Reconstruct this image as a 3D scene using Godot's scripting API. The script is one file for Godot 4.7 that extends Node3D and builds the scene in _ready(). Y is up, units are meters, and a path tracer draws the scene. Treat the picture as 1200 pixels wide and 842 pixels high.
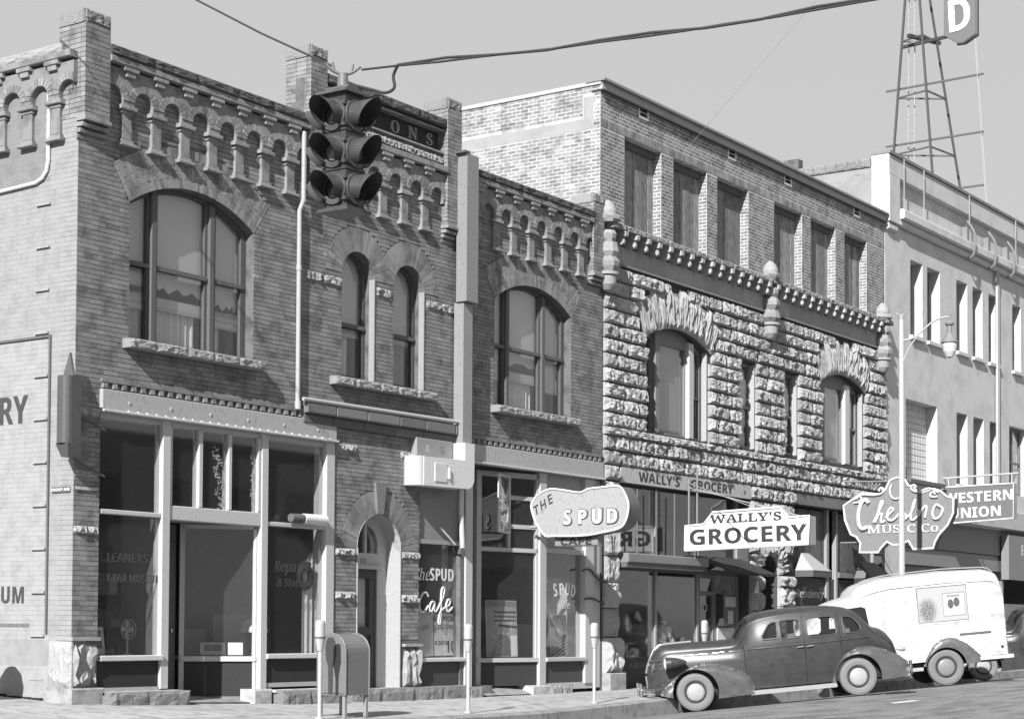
extends Node3D
# A street corner in the 1940s, built in metres. x runs along the street, z = 0 is the plane of the shop fronts,
# +z is the street. All tones are neutral: the photograph is black and white.

class G:
	var v := PackedVector3Array()
	var n := PackedVector3Array()
	var c := PackedColorArray()
	var uv := PackedVector2Array()
	var i := PackedInt32Array()
	var t := Transform3D()
	var k := Color(1, 1, 1)
	func tone(l: float) -> G:
		k = Color(l, l, l)
		return self
	func vert(p: Vector3, nn: Vector3, u := Vector2.ZERO) -> int:
		v.push_back(t * p)
		n.push_back((t.basis.inverse().transposed() * nn).normalized() if t.basis != Basis() else nn)
		c.push_back(k)
		uv.push_back(u)
		return v.size() - 1
	func tri(a: Vector3, b: Vector3, d: Vector3) -> void:
		var nn := (b - a).cross(d - a).normalized()
		var q := vert(a, nn)
		vert(b, nn)
		vert(d, nn)
		i.append_array(PackedInt32Array([q, q + 2, q + 1]))
	func quad(a: Vector3, b: Vector3, d: Vector3, e: Vector3) -> void:
		var nn := (d - a).cross(e - b).normalized()
		var q := vert(a, nn, Vector2(0, 1))
		vert(b, nn, Vector2(1, 1))
		vert(d, nn, Vector2(1, 0))
		vert(e, nn, Vector2(0, 0))
		i.append_array(PackedInt32Array([q, q + 2, q + 1, q, q + 3, q + 2]))
	func box(a: Vector3, b: Vector3, back := true) -> void:
		quad(Vector3(a.x, a.y, b.z), Vector3(b.x, a.y, b.z), Vector3(b.x, b.y, b.z), Vector3(a.x, b.y, b.z))
		if back:
			quad(Vector3(b.x, a.y, a.z), Vector3(a.x, a.y, a.z), Vector3(a.x, b.y, a.z), Vector3(b.x, b.y, a.z))
		quad(Vector3(b.x, a.y, b.z), Vector3(b.x, a.y, a.z), Vector3(b.x, b.y, a.z), Vector3(b.x, b.y, b.z))
		quad(Vector3(a.x, a.y, a.z), Vector3(a.x, a.y, b.z), Vector3(a.x, b.y, b.z), Vector3(a.x, b.y, a.z))
		quad(Vector3(a.x, b.y, b.z), Vector3(b.x, b.y, b.z), Vector3(b.x, b.y, a.z), Vector3(a.x, b.y, a.z))
		quad(Vector3(a.x, a.y, a.z), Vector3(b.x, a.y, a.z), Vector3(b.x, a.y, b.z), Vector3(a.x, a.y, b.z))
	func bbox(a: Vector3, b: Vector3, r: float) -> void:
		# a box whose front edges are chamfered
		box(Vector3(a.x, a.y, a.z), Vector3(b.x, b.y, b.z - r))
		var f := [Vector3(a.x + r, a.y + r, b.z), Vector3(b.x - r, a.y + r, b.z), Vector3(b.x - r, b.y - r, b.z), Vector3(a.x + r, b.y - r, b.z)]
		var e := [Vector3(a.x, a.y, b.z - r), Vector3(b.x, a.y, b.z - r), Vector3(b.x, b.y, b.z - r), Vector3(a.x, b.y, b.z - r)]
		quad(f[0], f[1], f[2], f[3])
		for q in 4:
			quad(e[q], e[(q + 1) % 4], f[(q + 1) % 4], f[q])
	func bar(a: Vector3, b: Vector3, w: float, h: float) -> void:
		# a square bar from a to b
		var d := (b - a).normalized()
		var up := Vector3.UP if absf(d.y) < 0.95 else Vector3.RIGHT
		var s := d.cross(up).normalized()
		up = s.cross(d)
		var o := t
		t = o * Transform3D(Basis(s, up, -d), a)
		box(Vector3(-w / 2, -h / 2, -a.distance_to(b)), Vector3(w / 2, h / 2, 0))
		t = o
	func tube(p: Array, r, sides := 8, cap := true) -> void:
		var rings := []
		var prev := Vector3.ZERO
		for q in p.size():
			var d: Vector3 = (p[mini(q + 1, p.size() - 1)] - p[maxi(q - 1, 0)]).normalized()
			var s := prev
			if q == 0:
				s = d.cross(Vector3.UP if absf(d.y) < 0.9 else Vector3.RIGHT).normalized()
			s = (s - d * s.dot(d)).normalized()
			prev = s
			var w := d.cross(s)
			var rr: float = r[q] if r is Array else r
			var ring := []
			for m in sides + 1:
				var a := TAU * m / sides
				var dir := s * cos(a) + w * sin(a)
				ring.append(vert(p[q] + dir * rr, dir))
			rings.append(ring)
		for q in p.size() - 1:
			for m in sides:
				i.append_array(PackedInt32Array([rings[q][m], rings[q + 1][m], rings[q][m + 1], rings[q][m + 1], rings[q + 1][m], rings[q + 1][m + 1]]))
		if cap:
			for e in [0, p.size() - 1]:
				var d: Vector3 = (p[0] - p[1]).normalized() if e == 0 else (p[e] - p[e - 1]).normalized()
				var q := vert(p[e], d)
				var ring := []
				for m in sides + 1:
					ring.append(vert(t.affine_inverse() * v[rings[e][m]], d))
				for m in sides:
					if e == 0:
						i.append_array(PackedInt32Array([q, ring[m], ring[m + 1]]))
					else:
						i.append_array(PackedInt32Array([q, ring[m + 1], ring[m]]))
	func lathe(p: Array, sides := 20, from := 0.0, to := TAU) -> void:
		# p: Vector2(radius, height), turned round the y axis
		var rings := []
		for m in sides + 1:
			var a := from + (to - from) * m / sides
			var d := Vector3(cos(a), 0, sin(a))
			var ring := []
			for q in p.size() - 1:
				var e: Vector2 = p[q + 1] - p[q]
				var nn := Vector2(e.y, -e.x).normalized()
				var n3 := d * nn.x + Vector3.UP * nn.y
				ring.append(vert(d * p[q].x + Vector3.UP * p[q].y, n3))
				ring.append(vert(d * p[q + 1].x + Vector3.UP * p[q + 1].y, n3))
			rings.append(ring)
		for m in sides:
			for q in p.size() - 1:
				var a: int = rings[m][2 * q]
				var b: int = rings[m][2 * q + 1]
				var d: int = rings[m + 1][2 * q]
				var e: int = rings[m + 1][2 * q + 1]
				i.append_array(PackedInt32Array([a, d, b, d, e, b]))
	func face(poly: PackedVector2Array, z: float, back := false) -> void:
		var ix := Geometry2D.triangulate_polygon(poly)
		var nn := Vector3(0, 0, -1 if back else 1)
		var base := v.size()
		for p in poly:
			vert(Vector3(p.x, p.y, z), nn)
		for q in range(0, ix.size(), 3):
			var a := poly[ix[q]]
			var b := poly[ix[q + 1]]
			var d := poly[ix[q + 2]]
			var ccw := (b - a).cross(d - a) > 0
			if ccw != back:
				i.append_array(PackedInt32Array([base + ix[q], base + ix[q + 2], base + ix[q + 1]]))
			else:
				i.append_array(PackedInt32Array([base + ix[q], base + ix[q + 1], base + ix[q + 2]]))
	func prism(poly: PackedVector2Array, z0: float, z1: float, skip := []) -> void:
		if poly.size() < 3:
			return
		if Geometry2D.is_polygon_clockwise(poly):
			poly = poly.duplicate()
			poly.reverse()
		face(poly, z1)
		face(poly, z0, true)
		for q in poly.size():
			var a := poly[q]
			var b := poly[(q + 1) % poly.size()]
			var cut := false
			for x in skip:
				if absf(a.x - x) < 1e-4 and absf(b.x - x) < 1e-4:
					cut = true
			if not cut and a.distance_to(b) > 1e-5:
				quad(Vector3(a.x, a.y, z0), Vector3(b.x, b.y, z0), Vector3(b.x, b.y, z1), Vector3(a.x, a.y, z1))
	func plate(outer: PackedVector2Array, holes: Array, z0: float, z1: float) -> void:
		# a slab with holes, cut into strips through the middle of every hole
		var lo := 1e9
		var hi := -1e9
		var ylo := 1e9
		var yhi := -1e9
		for p in outer:
			lo = minf(lo, p.x)
			hi = maxf(hi, p.x)
			ylo = minf(ylo, p.y)
			yhi = maxf(yhi, p.y)
		var cuts := []
		for h in holes:
			var a := 1e9
			var b := -1e9
			for p in h:
				a = minf(a, p.x)
				b = maxf(b, p.x)
			var m := (a + b) / 2
			if m > lo + 1e-3 and m < hi - 1e-3:
				var fresh := true
				for q in cuts:
					if absf(q - m) < 1e-3:
						fresh = false
				if fresh:
					cuts.append(m)
		cuts.sort()
		var xs := [lo - 1.0] + cuts + [hi + 1.0]
		for q in xs.size() - 1:
			var strip := PackedVector2Array([Vector2(xs[q], ylo - 1), Vector2(xs[q + 1], ylo - 1), Vector2(xs[q + 1], yhi + 1), Vector2(xs[q], yhi + 1)])
			var parts := Geometry2D.intersect_polygons(outer, strip)
			for h in holes:
				var nxt := []
				for p in parts:
					for r in Geometry2D.clip_polygons(p, h):
						if not Geometry2D.is_polygon_clockwise(r):
							nxt.append(r)
				parts.assign(nxt)
			for p in parts:
				prism(p, z0, z1, cuts)
	func mesh() -> ArrayMesh:
		var a := []
		a.resize(Mesh.ARRAY_MAX)
		a[Mesh.ARRAY_VERTEX] = v
		a[Mesh.ARRAY_NORMAL] = n
		a[Mesh.ARRAY_COLOR] = c
		a[Mesh.ARRAY_TEX_UV] = uv
		a[Mesh.ARRAY_INDEX] = i
		var m := ArrayMesh.new()
		m.add_surface_from_arrays(Mesh.PRIMITIVE_TRIANGLES, a)
		return m

var M := {}
var TONES := {}
var used := {}
var rng := RandomNumberGenerator.new()
var rocks := []
const FRONT := Basis()
const SIDE := Basis(Vector3(0, 0, 1), Vector3(0, 1, 0), Vector3(-1, 0, 0))   # faces -x, runs along z

func numbered(s: String) -> String:
	if not used.has(s):
		used[s] = 0
		return s
	used[s] += 1
	return "%s_%03d" % [s, used[s]]

func tag(o: Node, label: String, category: String, group := "") -> void:
	o.set_meta("label", label)
	o.set_meta("category", category)
	if group != "":
		o.set_meta("group", group)

func thing(called: String, label: String, category: String, at: Vector3, turn := Basis(), group := "") -> Node3D:
	var o := Node3D.new()
	o.name = numbered(called)
	add_child(o)
	o.transform = Transform3D(turn, at)
	tag(o, label, category, group)
	return o

# a part whose geometry is written in world coordinates (things that are not turned)
func part(parent: Node3D, called: String, g: G, m: Material, b := Basis(), at := Vector3.ZERO) -> MeshInstance3D:
	var o := MeshInstance3D.new()
	o.name = called
	o.mesh = g.mesh() if g.i.size() > 0 else BoxMesh.new()
	o.material_override = m
	parent.add_child(o, true)
	var off := Vector3.ZERO
	var p: Node = parent
	while p != self and p is Node3D:
		off += p.position
		p = p.get_parent()
	o.transform = Transform3D(b, at - off)
	return o

# a part whose geometry is written in its thing's own coordinates
func lpart(parent: Node3D, called: String, g: G, m: Material) -> MeshInstance3D:
	var o := MeshInstance3D.new()
	o.name = called
	o.mesh = g.mesh()
	o.material_override = m
	parent.add_child(o, true)
	return o

func placed(parent: Node3D, called: String, mesh: Mesh, m: Material, at: Transform3D) -> MeshInstance3D:
	var o := MeshInstance3D.new()
	o.name = called
	o.mesh = mesh
	o.material_override = m
	parent.add_child(o, true)
	var off := Vector3.ZERO
	var p: Node = parent
	while p != self and p is Node3D:
		off += p.position
		p = p.get_parent()
	o.transform = Transform3D(at.basis, at.origin - off)
	return o

func structure(called: String, g: G, m: Material) -> MeshInstance3D:
	var o := MeshInstance3D.new()
	o.name = numbered(called)
	o.mesh = g.mesh()
	o.material_override = m
	add_child(o)
	o.set_meta("kind", "structure")
	return o

func solo(called: String, g: G, m: Material, label: String, category: String, group := "") -> MeshInstance3D:
	var o := MeshInstance3D.new()
	o.name = numbered(called)
	o.mesh = g.mesh()
	o.material_override = m
	add_child(o)
	tag(o, label, category, group)
	return o

func rect(a: float, b: float, d: float, e: float) -> PackedVector2Array:
	return PackedVector2Array([Vector2(a, d), Vector2(b, d), Vector2(b, e), Vector2(a, e)])

func arched(a: float, b: float, y0: float, spring: float, rise: float, steps := 14) -> PackedVector2Array:
	# a rectangle from y0 to spring with a segmental arch of this rise on top, counter-clockwise
	var p := PackedVector2Array([Vector2(a, y0), Vector2(b, y0)])
	var w := b - a
	var r := w * w / (8.0 * rise) + rise / 2.0
	var cy := spring + rise - r
	var half := asin(clampf(w / 2.0 / r, -1, 1))
	if rise > w / 2.0:
		half = PI - half
	for q in steps + 1:
		var ang := half - 2.0 * half * q / steps
		p.push_back(Vector2((a + b) / 2 + sin(ang) * r, cy + cos(ang) * r))
	return p

func span_at(poly: PackedVector2Array, y: float) -> Array:
	var lo := 1e9
	var hi := -1e9
	for q in poly.size():
		var a := poly[q]
		var b := poly[(q + 1) % poly.size()]
		if (a.y <= y) != (b.y <= y):
			var x := a.x + (b.x - a.x) * (y - a.y) / (b.y - a.y)
			lo = minf(lo, x)
			hi = maxf(hi, x)
	return [lo, hi] if hi > lo else []

func text(parent: Node3D, called: String, s: String, at: Transform3D, h: float, tone: float, o := {}) -> MeshInstance3D:
	# raised or painted letters; h is the height of a capital
	var tm := TextMesh.new()
	var f := SystemFont.new()
	f.font_names = PackedStringArray([o.get("font", "Droid Sans")])
	f.font_weight = o.get("weight", 700)
	tm.font = f
	tm.font_size = 64
	tm.pixel_size = h / 64.0 / 0.714
	tm.depth = o.get("depth", 0.012)
	tm.curve_step = 2.0
	tm.text = s
	tm.horizontal_alignment = HORIZONTAL_ALIGNMENT_CENTER
	var m := MeshInstance3D.new()
	m.name = called
	m.mesh = tm
	m.material_override = flat(tone)
	var b := at.basis * Basis(Vector3(o.get("wide", 1.0), 0, 0), Vector3(o.get("slant", 0.0), 1, 0), Vector3(0, 0, 1))
	placed_node(parent, m, Transform3D(b, at.origin + at.basis.y.normalized() * h * 0.48))
	return m

func placed_node(parent: Node3D, m: Node3D, at: Transform3D) -> void:
	parent.add_child(m, true)
	var off := Vector3.ZERO
	var p: Node = parent
	if not parent.has_meta("local"):
		while p != self and p is Node3D:
			off += p.position
			p = p.get_parent()
	m.transform = Transform3D(at.basis, at.origin - off)

func flat(l: float, rough := 0.6) -> StandardMaterial3D:
	var key := "%.3f %.2f" % [l, rough]
	if not TONES.has(key):
		var m := StandardMaterial3D.new()
		m.albedo_color = Color(l, l, l).linear_to_srgb()
		m.roughness = rough
		TONES[key] = m
	return TONES[key]

func noise_image(sz: int, freq: float, lo: float, hi: float, oct := 4, sd := 1, gain := 0.5) -> Image:
	var f := FastNoiseLite.new()
	f.seed = sd
	f.frequency = freq
	f.fractal_octaves = oct
	f.fractal_gain = gain
	var im := f.get_seamless_image(sz, sz)
	im.convert(Image.FORMAT_RGB8)
	var d := im.get_data()
	for q in d.size():
		d[q] = int(clampf(lo + (hi - lo) * d[q] / 255.0, 0, 1) * 255.0)
	return Image.create_from_data(sz, sz, false, Image.FORMAT_RGB8, d)

func surf(key: String, tex: Image, per_m: float, rough: float, bump: Image = null, bs := 0.0, detail: Image = null, spec := 0.3) -> void:
	var m := StandardMaterial3D.new()
	m.vertex_color_use_as_albedo = true
	m.roughness = rough
	m.metallic_specular = spec
	m.uv1_triplanar = true
	m.uv1_world_triplanar = true
	m.uv1_scale = Vector3.ONE * per_m
	if tex:
		m.albedo_texture = ImageTexture.create_from_image(tex)
	if bump:
		var b := bump.duplicate() as Image
		b.bump_map_to_normal_map(bs)
		m.normal_enabled = true
		m.normal_texture = ImageTexture.create_from_image(b)
	M[key] = m

func materials() -> void:
	var fine := noise_image(512, 0.05, 0.72, 1.2, 5, 3, 0.65)
	var patch := noise_image(512, 0.012, 0.72, 1.22, 6, 5, 0.62)
	var grit := noise_image(512, 0.16, 0.55, 1.3, 4, 9, 0.7)
	var streak := noise_image(512, 0.02, 0.91, 1.06, 5, 11, 0.6)
	surf("brick", patch, 0.35, 0.9, grit, 1.2)
	surf("wall_paint", streak, 0.3, 0.85, grit, 0.8)
	surf("stone", fine, 0.9, 0.95, grit, 4.0)
	surf("stucco", streak, 0.1, 0.9, fine, 0.5)
	surf("concrete", patch, 0.4, 0.92, grit, 3.0)
	var tar := Image.create(1024, 1024, false, Image.FORMAT_RGB8)
	var cf := FastNoiseLite.new()
	cf.seed = 61
	cf.frequency = 0.006
	cf.fractal_octaves = 5
	var sf := FastNoiseLite.new()
	sf.seed = 62
	sf.frequency = 0.22
	for y in 1024:
		for x in 1024:
			var a := cf.get_noise_2d(x, y)
			var l := 0.95 + 0.28 * cf.get_noise_2d(x * 0.7 + 3000.0, y * 3.0) + 0.16 * sf.get_noise_2d(x, y)
			if absf(a) < 0.007:
				l *= 0.62
			tar.set_pixel(x, y, Color(l, l, l))
	surf("asphalt", tar, 0.11, 0.93, grit, 5.0)
	# weathered paint: mostly even, with small worn flecks and faint runs
	var wf := FastNoiseLite.new()
	wf.seed = 33
	wf.frequency = 0.035
	wf.fractal_octaves = 4
	var worn := Image.create(512, 512, false, Image.FORMAT_RGB8)
	for y in 512:
		for x in 512:
			var a := wf.get_noise_2d(x, y * 0.45)
			var b := wf.get_noise_2d(x * 2.3 + 900.0, y * 0.8)
			var l := 0.97 + 0.05 * b
			if a > 0.36:
				l -= 0.1 * clampf((a - 0.36) * 9.0, 0, 1)
			worn.set_pixel(x, y, Color(l, l, l))
	surf("wood", worn, 1.3, 0.55, fine, 0.4)
	surf("plain", streak, 0.5, 0.7)
	surf("metal", worn, 0.9, 0.42, null, 0, null, 0.5)
	surf("tin", worn, 0.6, 0.5, streak, 0.6)
	surf("cloth", fine, 2.0, 0.95)
	surf("rubber", fine, 3.0, 0.8)
	surf("body_paint", patch, 0.8, 0.4, null, 0, null, 0.5)
	surf("chrome", null, 1.0, 0.22, null, 0, null, 0.5)
	M.chrome.metallic = 0.9
	# boards with grain running up
	var gr := FastNoiseLite.new()
	gr.seed = 21
	gr.frequency = 0.05
	gr.fractal_octaves = 5
	var im := Image.create(256, 512, false, Image.FORMAT_RGB8)
	for y in 512:
		for x in 256:
			var l := clampf(0.85 + 0.45 * gr.get_noise_2d(x * 3.0, y * 0.12), 0.3, 1.2)
			im.set_pixel(x, y, Color(l, l, l))
	surf("board", im, 1.1, 0.85)
	var g := StandardMaterial3D.new()
	g.transparency = BaseMaterial3D.TRANSPARENCY_ALPHA
	g.albedo_color = Color(0.55, 0.55, 0.55, 0.05)
	g.roughness = 0.03
	g.metallic_specular = 0.7
	M.glass = g
	var cg := StandardMaterial3D.new()
	cg.vertex_color_use_as_albedo = true
	cg.roughness = 0.12
	cg.metallic_specular = 0.6
	M.chrome_glass = cg
	var bl := StandardMaterial3D.new()
	bl.albedo_color = Color(0.02, 0.02, 0.02)
	bl.roughness = 0.6
	M.black = bl

func make_rocks() -> void:
	# unit blocks with a hewn front, x and y from 0 to 1, z from 0 to about 1
	for q in 10:
		var f := FastNoiseLite.new()
		f.seed = 40 + q
		f.frequency = 0.75
		f.fractal_octaves = 4
		f.fractal_gain = 0.7
		var g := G.new()
		var nx := 10
		var ny := 6
		var ridge := []
		for x in nx + 1:
			ridge.append(rng.randf_range(-1, 1))
		var pts := []
		for y in ny + 1:
			var row := []
			for x in nx + 1:
				var u := float(x) / nx
				var w := float(y) / ny
				var ed := minf(minf(u, 1 - u) * 1.9, minf(w, 1 - w) * 1.4)
				var z: float = 0.3 + 0.34 * clampf(ed * 7.0, 0, 1) + (0.34 * f.get_noise_2d(u * 3.0 + 7.0, w * 1.6) + 0.17 * ridge[x] + rng.randf_range(-0.1, 0.1)) * clampf(ed * 7.0, 0.3, 1)
				var jx := 0.0 if x == 0 or x == nx else rng.randf_range(-0.045, 0.045)
				var jy := 0.0 if y == 0 or y == ny else rng.randf_range(-0.07, 0.07)
				row.append(Vector3(u + jx, w + jy, clampf(z, 0.12, 1.3)))
			pts.append(row)
		g.tone([0.9, 1.0, 1.1, 0.84, 1.05, 0.95, 1.16, 0.88, 1.0, 1.08][q])
		for y in ny:
			for x in nx:
				if (x + y + q) % 2 == 0:
					g.tri(pts[y][x], pts[y][x + 1], pts[y + 1][x + 1])
					g.tri(pts[y][x], pts[y + 1][x + 1], pts[y + 1][x])
				else:
					g.tri(pts[y][x], pts[y][x + 1], pts[y + 1][x])
					g.tri(pts[y][x + 1], pts[y + 1][x + 1], pts[y + 1][x])
		for x in nx:
			var a: Vector3 = pts[0][x]
			var b: Vector3 = pts[0][x + 1]
			g.quad(Vector3(a.x, 0, 0), Vector3(b.x, 0, 0), b, a)
			a = pts[ny][x]
			b = pts[ny][x + 1]
			g.quad(a, b, Vector3(b.x, 1, 0), Vector3(a.x, 1, 0))
		for y in ny:
			var a: Vector3 = pts[y][0]
			var b: Vector3 = pts[y + 1][0]
			g.quad(Vector3(0, a.y, 0), a, b, Vector3(0, b.y, 0))
			a = pts[y][nx]
			b = pts[y + 1][nx]
			g.quad(a, Vector3(1, a.y, 0), Vector3(1, b.y, 0), b)
		rocks.append(g.mesh())

func rock_mat(l: float) -> StandardMaterial3D:
	var key := "rock %.3f" % l
	if not TONES.has(key):
		var m := M.stone.duplicate() as StandardMaterial3D
		m.albedo_color = Color(l, l, l).linear_to_srgb()
		TONES[key] = m
	return TONES[key]

func rock(parent: Node3D, called: String, a: Vector3, b: Vector3, l := 0.3, basis := Basis(), at := Vector3.ZERO) -> MeshInstance3D:
	# a hewn block from a to b (b.z is how far the face stands out), in the frame basis/at
	var t := Transform3D(basis, at) * Transform3D(Basis.from_scale(b - a), a)
	return placed(parent, called, rocks[rng.randi() % rocks.size()], rock_mat(l), t)

func brick_wall(parent: Node3D, x0: float, x1: float, y0: float, y1: float, z: float, holes: Array, o := {}) -> void:
	# real bricks laid in courses; the nearest ones are parts of their own, the others one part
	var ch: float = o.get("course", 0.072)
	var ln: float = o.get("length", 0.235)
	var gap: float = o.get("gap", 0.008)
	var gx: float = o.get("gap_x", gap)
	var dep: float = o.get("proud", 0.012)
	var tn: float = o.get("tone", 0.17)
	var vary: float = o.get("vary", 0.22)
	var most: int = o.get("parts", 0)
	var b: Basis = o.get("basis", Basis())
	var at: Vector3 = o.get("at", Vector3.ZERO)
	var m: Material = o.get("mat", M.brick)
	var tone_at = o.get("tone_at")
	var g := G.new()
	var single := []
	if most > 0:
		for q in 8:
			var s := G.new()
			s.tone(tn * (1.0 + vary * (q / 3.5 - 1.0)))
			s.box(Vector3(0, 0, -0.004), Vector3(ln - gx, ch - gap, dep), false)
			single.append(s.mesh())
	var laid := 0
	var rows := int(round((y1 - y0) / ch))
	ch = (y1 - y0) / rows
	for r in rows:
		var ya := y0 + r * ch
		var spans := [[x0, x1]]
		for h in holes:
			var s := []
			for yy in [ya + 0.01, ya + ch / 2, ya + ch - 0.01]:
				var e := span_at(h, yy)
				if e.size() > 0:
					s = [minf(e[0], s[0]) if s.size() > 0 else e[0], maxf(e[1], s[1]) if s.size() > 0 else e[1]]
			if s.size() == 0:
				continue
			var nxt := []
			for p in spans:
				if s[1] <= p[0] or s[0] >= p[1]:
					nxt.append(p)
				else:
					if s[0] > p[0] + 0.02:
						nxt.append([p[0], s[0]])
					if s[1] < p[1] - 0.02:
						nxt.append([s[1], p[1]])
			spans = nxt
		var shift := (0.5 if r % 2 == 1 else 0.0) * ln
		for p in spans:
			var x: float = floor((p[0] - shift) / ln) * ln + shift
			while x < p[1] - 0.02:
				var a := maxf(x, p[0])
				var e := minf(x + ln, p[1])
				x += ln
				if e - a < 0.03:
					continue
				var jit := rng.randf_range(-0.25, 0.25) * dep
				var d := dep + jit
				var f := 1.0 + vary * (rng.randf() * 2.0 - 1.0)
				if rng.randf() < 0.05 and vary > 0.05:
					f *= rng.randf_range(0.75, 1.35)
				if laid < most and e - a > ln * 0.98:
					placed(parent, "brick", single[rng.randi() % 8], m, Transform3D(b, at + b * Vector3(a + gx / 2, ya + gap / 2, z + jit)))
					laid += 1
					continue
				var tt := tn
				if tone_at != null:
					tt = tone_at.call((a + e) / 2, ya)
				g.tone(tt * f)
				g.box(Vector3(a + gx / 2, ya + gap / 2, z - 0.004), Vector3(e - gx / 2, ya + ch - gap / 2, z + d), false)
	if g.i.size() > 0:
		var w := part(parent, "brickwork", g, m, b, at)
		w.set_meta("kind", "stuff")

func voussoirs(parent: Node3D, a: float, b: float, spring: float, rise: float, thick: float, z: float, dep: float, count: int, tn: float, called := "voussoir", split := 1) -> void:
	# a fan of bricks set on edge round an arch
	var w := b - a
	var r := w * w / (8.0 * rise) + rise / 2.0
	var cy := spring + rise - r
	var half := asin(clampf(w / 2.0 / r, -1, 1))
	var cx := (a + b) / 2
	for q in count:
		var a0 := -half + 2 * half * q / count
		var a1 := -half + 2 * half * (q + 1) / count
		var e := (a1 - a0) * 0.025
		var g := G.new()
		var from := 0.0
		for s in split:
			var upto := thick * (s + 1) / split
			if s < split - 1:
				upto += (0.06 if q % 2 == 0 else -0.06)
			g.tone(tn * rng.randf_range(0.8, 1.22))
			var p := PackedVector2Array()
			for t in [[a0 + e, from + 0.004], [a1 - e, from + 0.004], [a1 - e, upto - 0.004], [a0 + e, upto - 0.004]]:
				p.push_back(Vector2(cx + sin(t[0]) * (r + t[1]), cy + cos(t[0]) * (r + t[1])))
			g.prism(p, z - 0.004, z + dep + rng.randf_range(-0.003, 0.004))
			from = upto
		part(parent, called, g, M.brick)

func fan_outline(a: float, b: float, spring: float, rise: float, thick: float, steps := 12) -> PackedVector2Array:
	var w := b - a
	var r := w * w / (8.0 * rise) + rise / 2.0
	var cy := spring + rise - r
	var half := asin(clampf(w / 2.0 / r, -1, 1))
	var p := PackedVector2Array()
	for q in steps + 1:
		var t := half - 2 * half * q / steps
		p.push_back(Vector2((a + b) / 2 + sin(t) * (r + thick), cy + cos(t) * (r + thick)))
	for q in steps + 1:
		var t := -half + 2 * half * q / steps
		p.push_back(Vector2((a + b) / 2 + sin(t) * r, cy + cos(t) * r))
	return p

func inset_light(outline: PackedVector2Array, r: Array, inset := 0.07) -> PackedVector2Array:
	var inner := Geometry2D.offset_polygon(outline, -inset)
	if inner.size() == 0:
		return rect(r[0], r[1], r[2], r[3])
	var q := Geometry2D.intersect_polygons(inner[0], rect(r[0], r[1], r[2], r[3]))
	return q[0] if q.size() > 0 else rect(r[0], r[1], r[2], r[3])

func window(parent: Node3D, outline: PackedVector2Array, z: float, lights: Array, o := {}) -> MeshInstance3D:
	# a timber frame cut through for its panes; paint is the frame's own colour. Nothing stands behind the glass
	# but the blinds and curtains: beyond them is the real room, lit only through the openings
	var tone: float = o.get("paint", 0.13)
	var holes := []
	for l in lights:
		holes.append(inset_light(outline, l.r, o.get("inset", 0.07)))
	var g := G.new()
	g.tone(tone)
	var full := Geometry2D.offset_polygon(outline, 0.03)[0]
	g.plate(full, holes, z - 0.07, z)
	# beads round the panes
	var w := part(parent, "window", g, M.wood)
	for q in lights.size():
		var l: Dictionary = lights[q]
		var back: float = l.get("back", 0.035)
		var p := G.new()
		p.plate(Geometry2D.offset_polygon(holes[q], 0.01)[0], [], z - back - 0.004, z - back)
		part(w, "pane", p, M.glass)
		var lo := 1e9
		var hi := -1e9
		for v in holes[q]:
			lo = minf(lo, v.y)
			hi = maxf(hi, v.y)
		if l.has("blind"):
			var b := G.new()
			b.tone(l.get("blind_tone", 0.2))
			var y: float = l.blind
			if l.has("torn"):
				var tp := PackedVector2Array([Vector2(l.r[1] + 0.05, hi + 0.1), Vector2(l.r[0] - 0.05, hi + 0.1)])
				var n := 11
				for q2 in n + 1:
					tp.push_back(Vector2(lerpf(l.r[0] - 0.05, l.r[1] + 0.05, float(q2) / n), y + rng.randf_range(-0.06, 0.07)))
				b.prism(tp, z - 0.12, z - 0.116)
				b.tone(l.get("blind_tone", 0.2) * 0.8)
				y = l.torn
			b.plate(rect(l.r[0] - 0.05, l.r[1] + 0.05, y, hi + 0.1), [], z - 0.13, z - 0.125)
			b.tone(l.get("blind_tone", 0.2) * 0.7)
			b.box(Vector3(l.r[0] - 0.05, y, z - 0.135), Vector3(l.r[1] + 0.05, y + 0.03, z - 0.118))
			part(w, "roller_blind", b, M.cloth)
		if l.has("curtain"):
			var cu: Array = l.curtain          # x0, x1, y0, y1
			var b := G.new()
			b.tone(l.get("curtain_tone", 0.5))
			var nf := int((cu[1] - cu[0]) / 0.02)
			for s in nf:
				var xa: float = cu[0] + (cu[1] - cu[0]) * s / nf
				var xb: float = cu[0] + (cu[1] - cu[0]) * (s + 1) / nf
				var za := z - 0.2 + 0.025 * sin(xa * 43.0) + 0.015 * sin(xa * 97.0)
				var zb := z - 0.2 + 0.025 * sin(xb * 43.0) + 0.015 * sin(xb * 97.0)
				b.quad(Vector3(xa, cu[2], za), Vector3(xb, cu[2], zb), Vector3(xb, cu[3], zb), Vector3(xa, cu[3], za))
			part(w, "curtain", b, M.cloth)
	return w

func sheet(parent: Node3D, called: String, a: Vector3, b: Vector3, tone: float, m: Material, r := 0.0) -> MeshInstance3D:
	var g := G.new()
	g.tone(tone)
	if r > 0:
		g.bbox(a, b, r)
	else:
		g.box(a, b)
	return part(parent, called, g, m)

func pane(parent: Node3D, a: Vector3, b: Vector3) -> MeshInstance3D:
	var g := G.new()
	g.box(a, b)
	return part(parent, "pane", g, M.glass)

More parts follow.
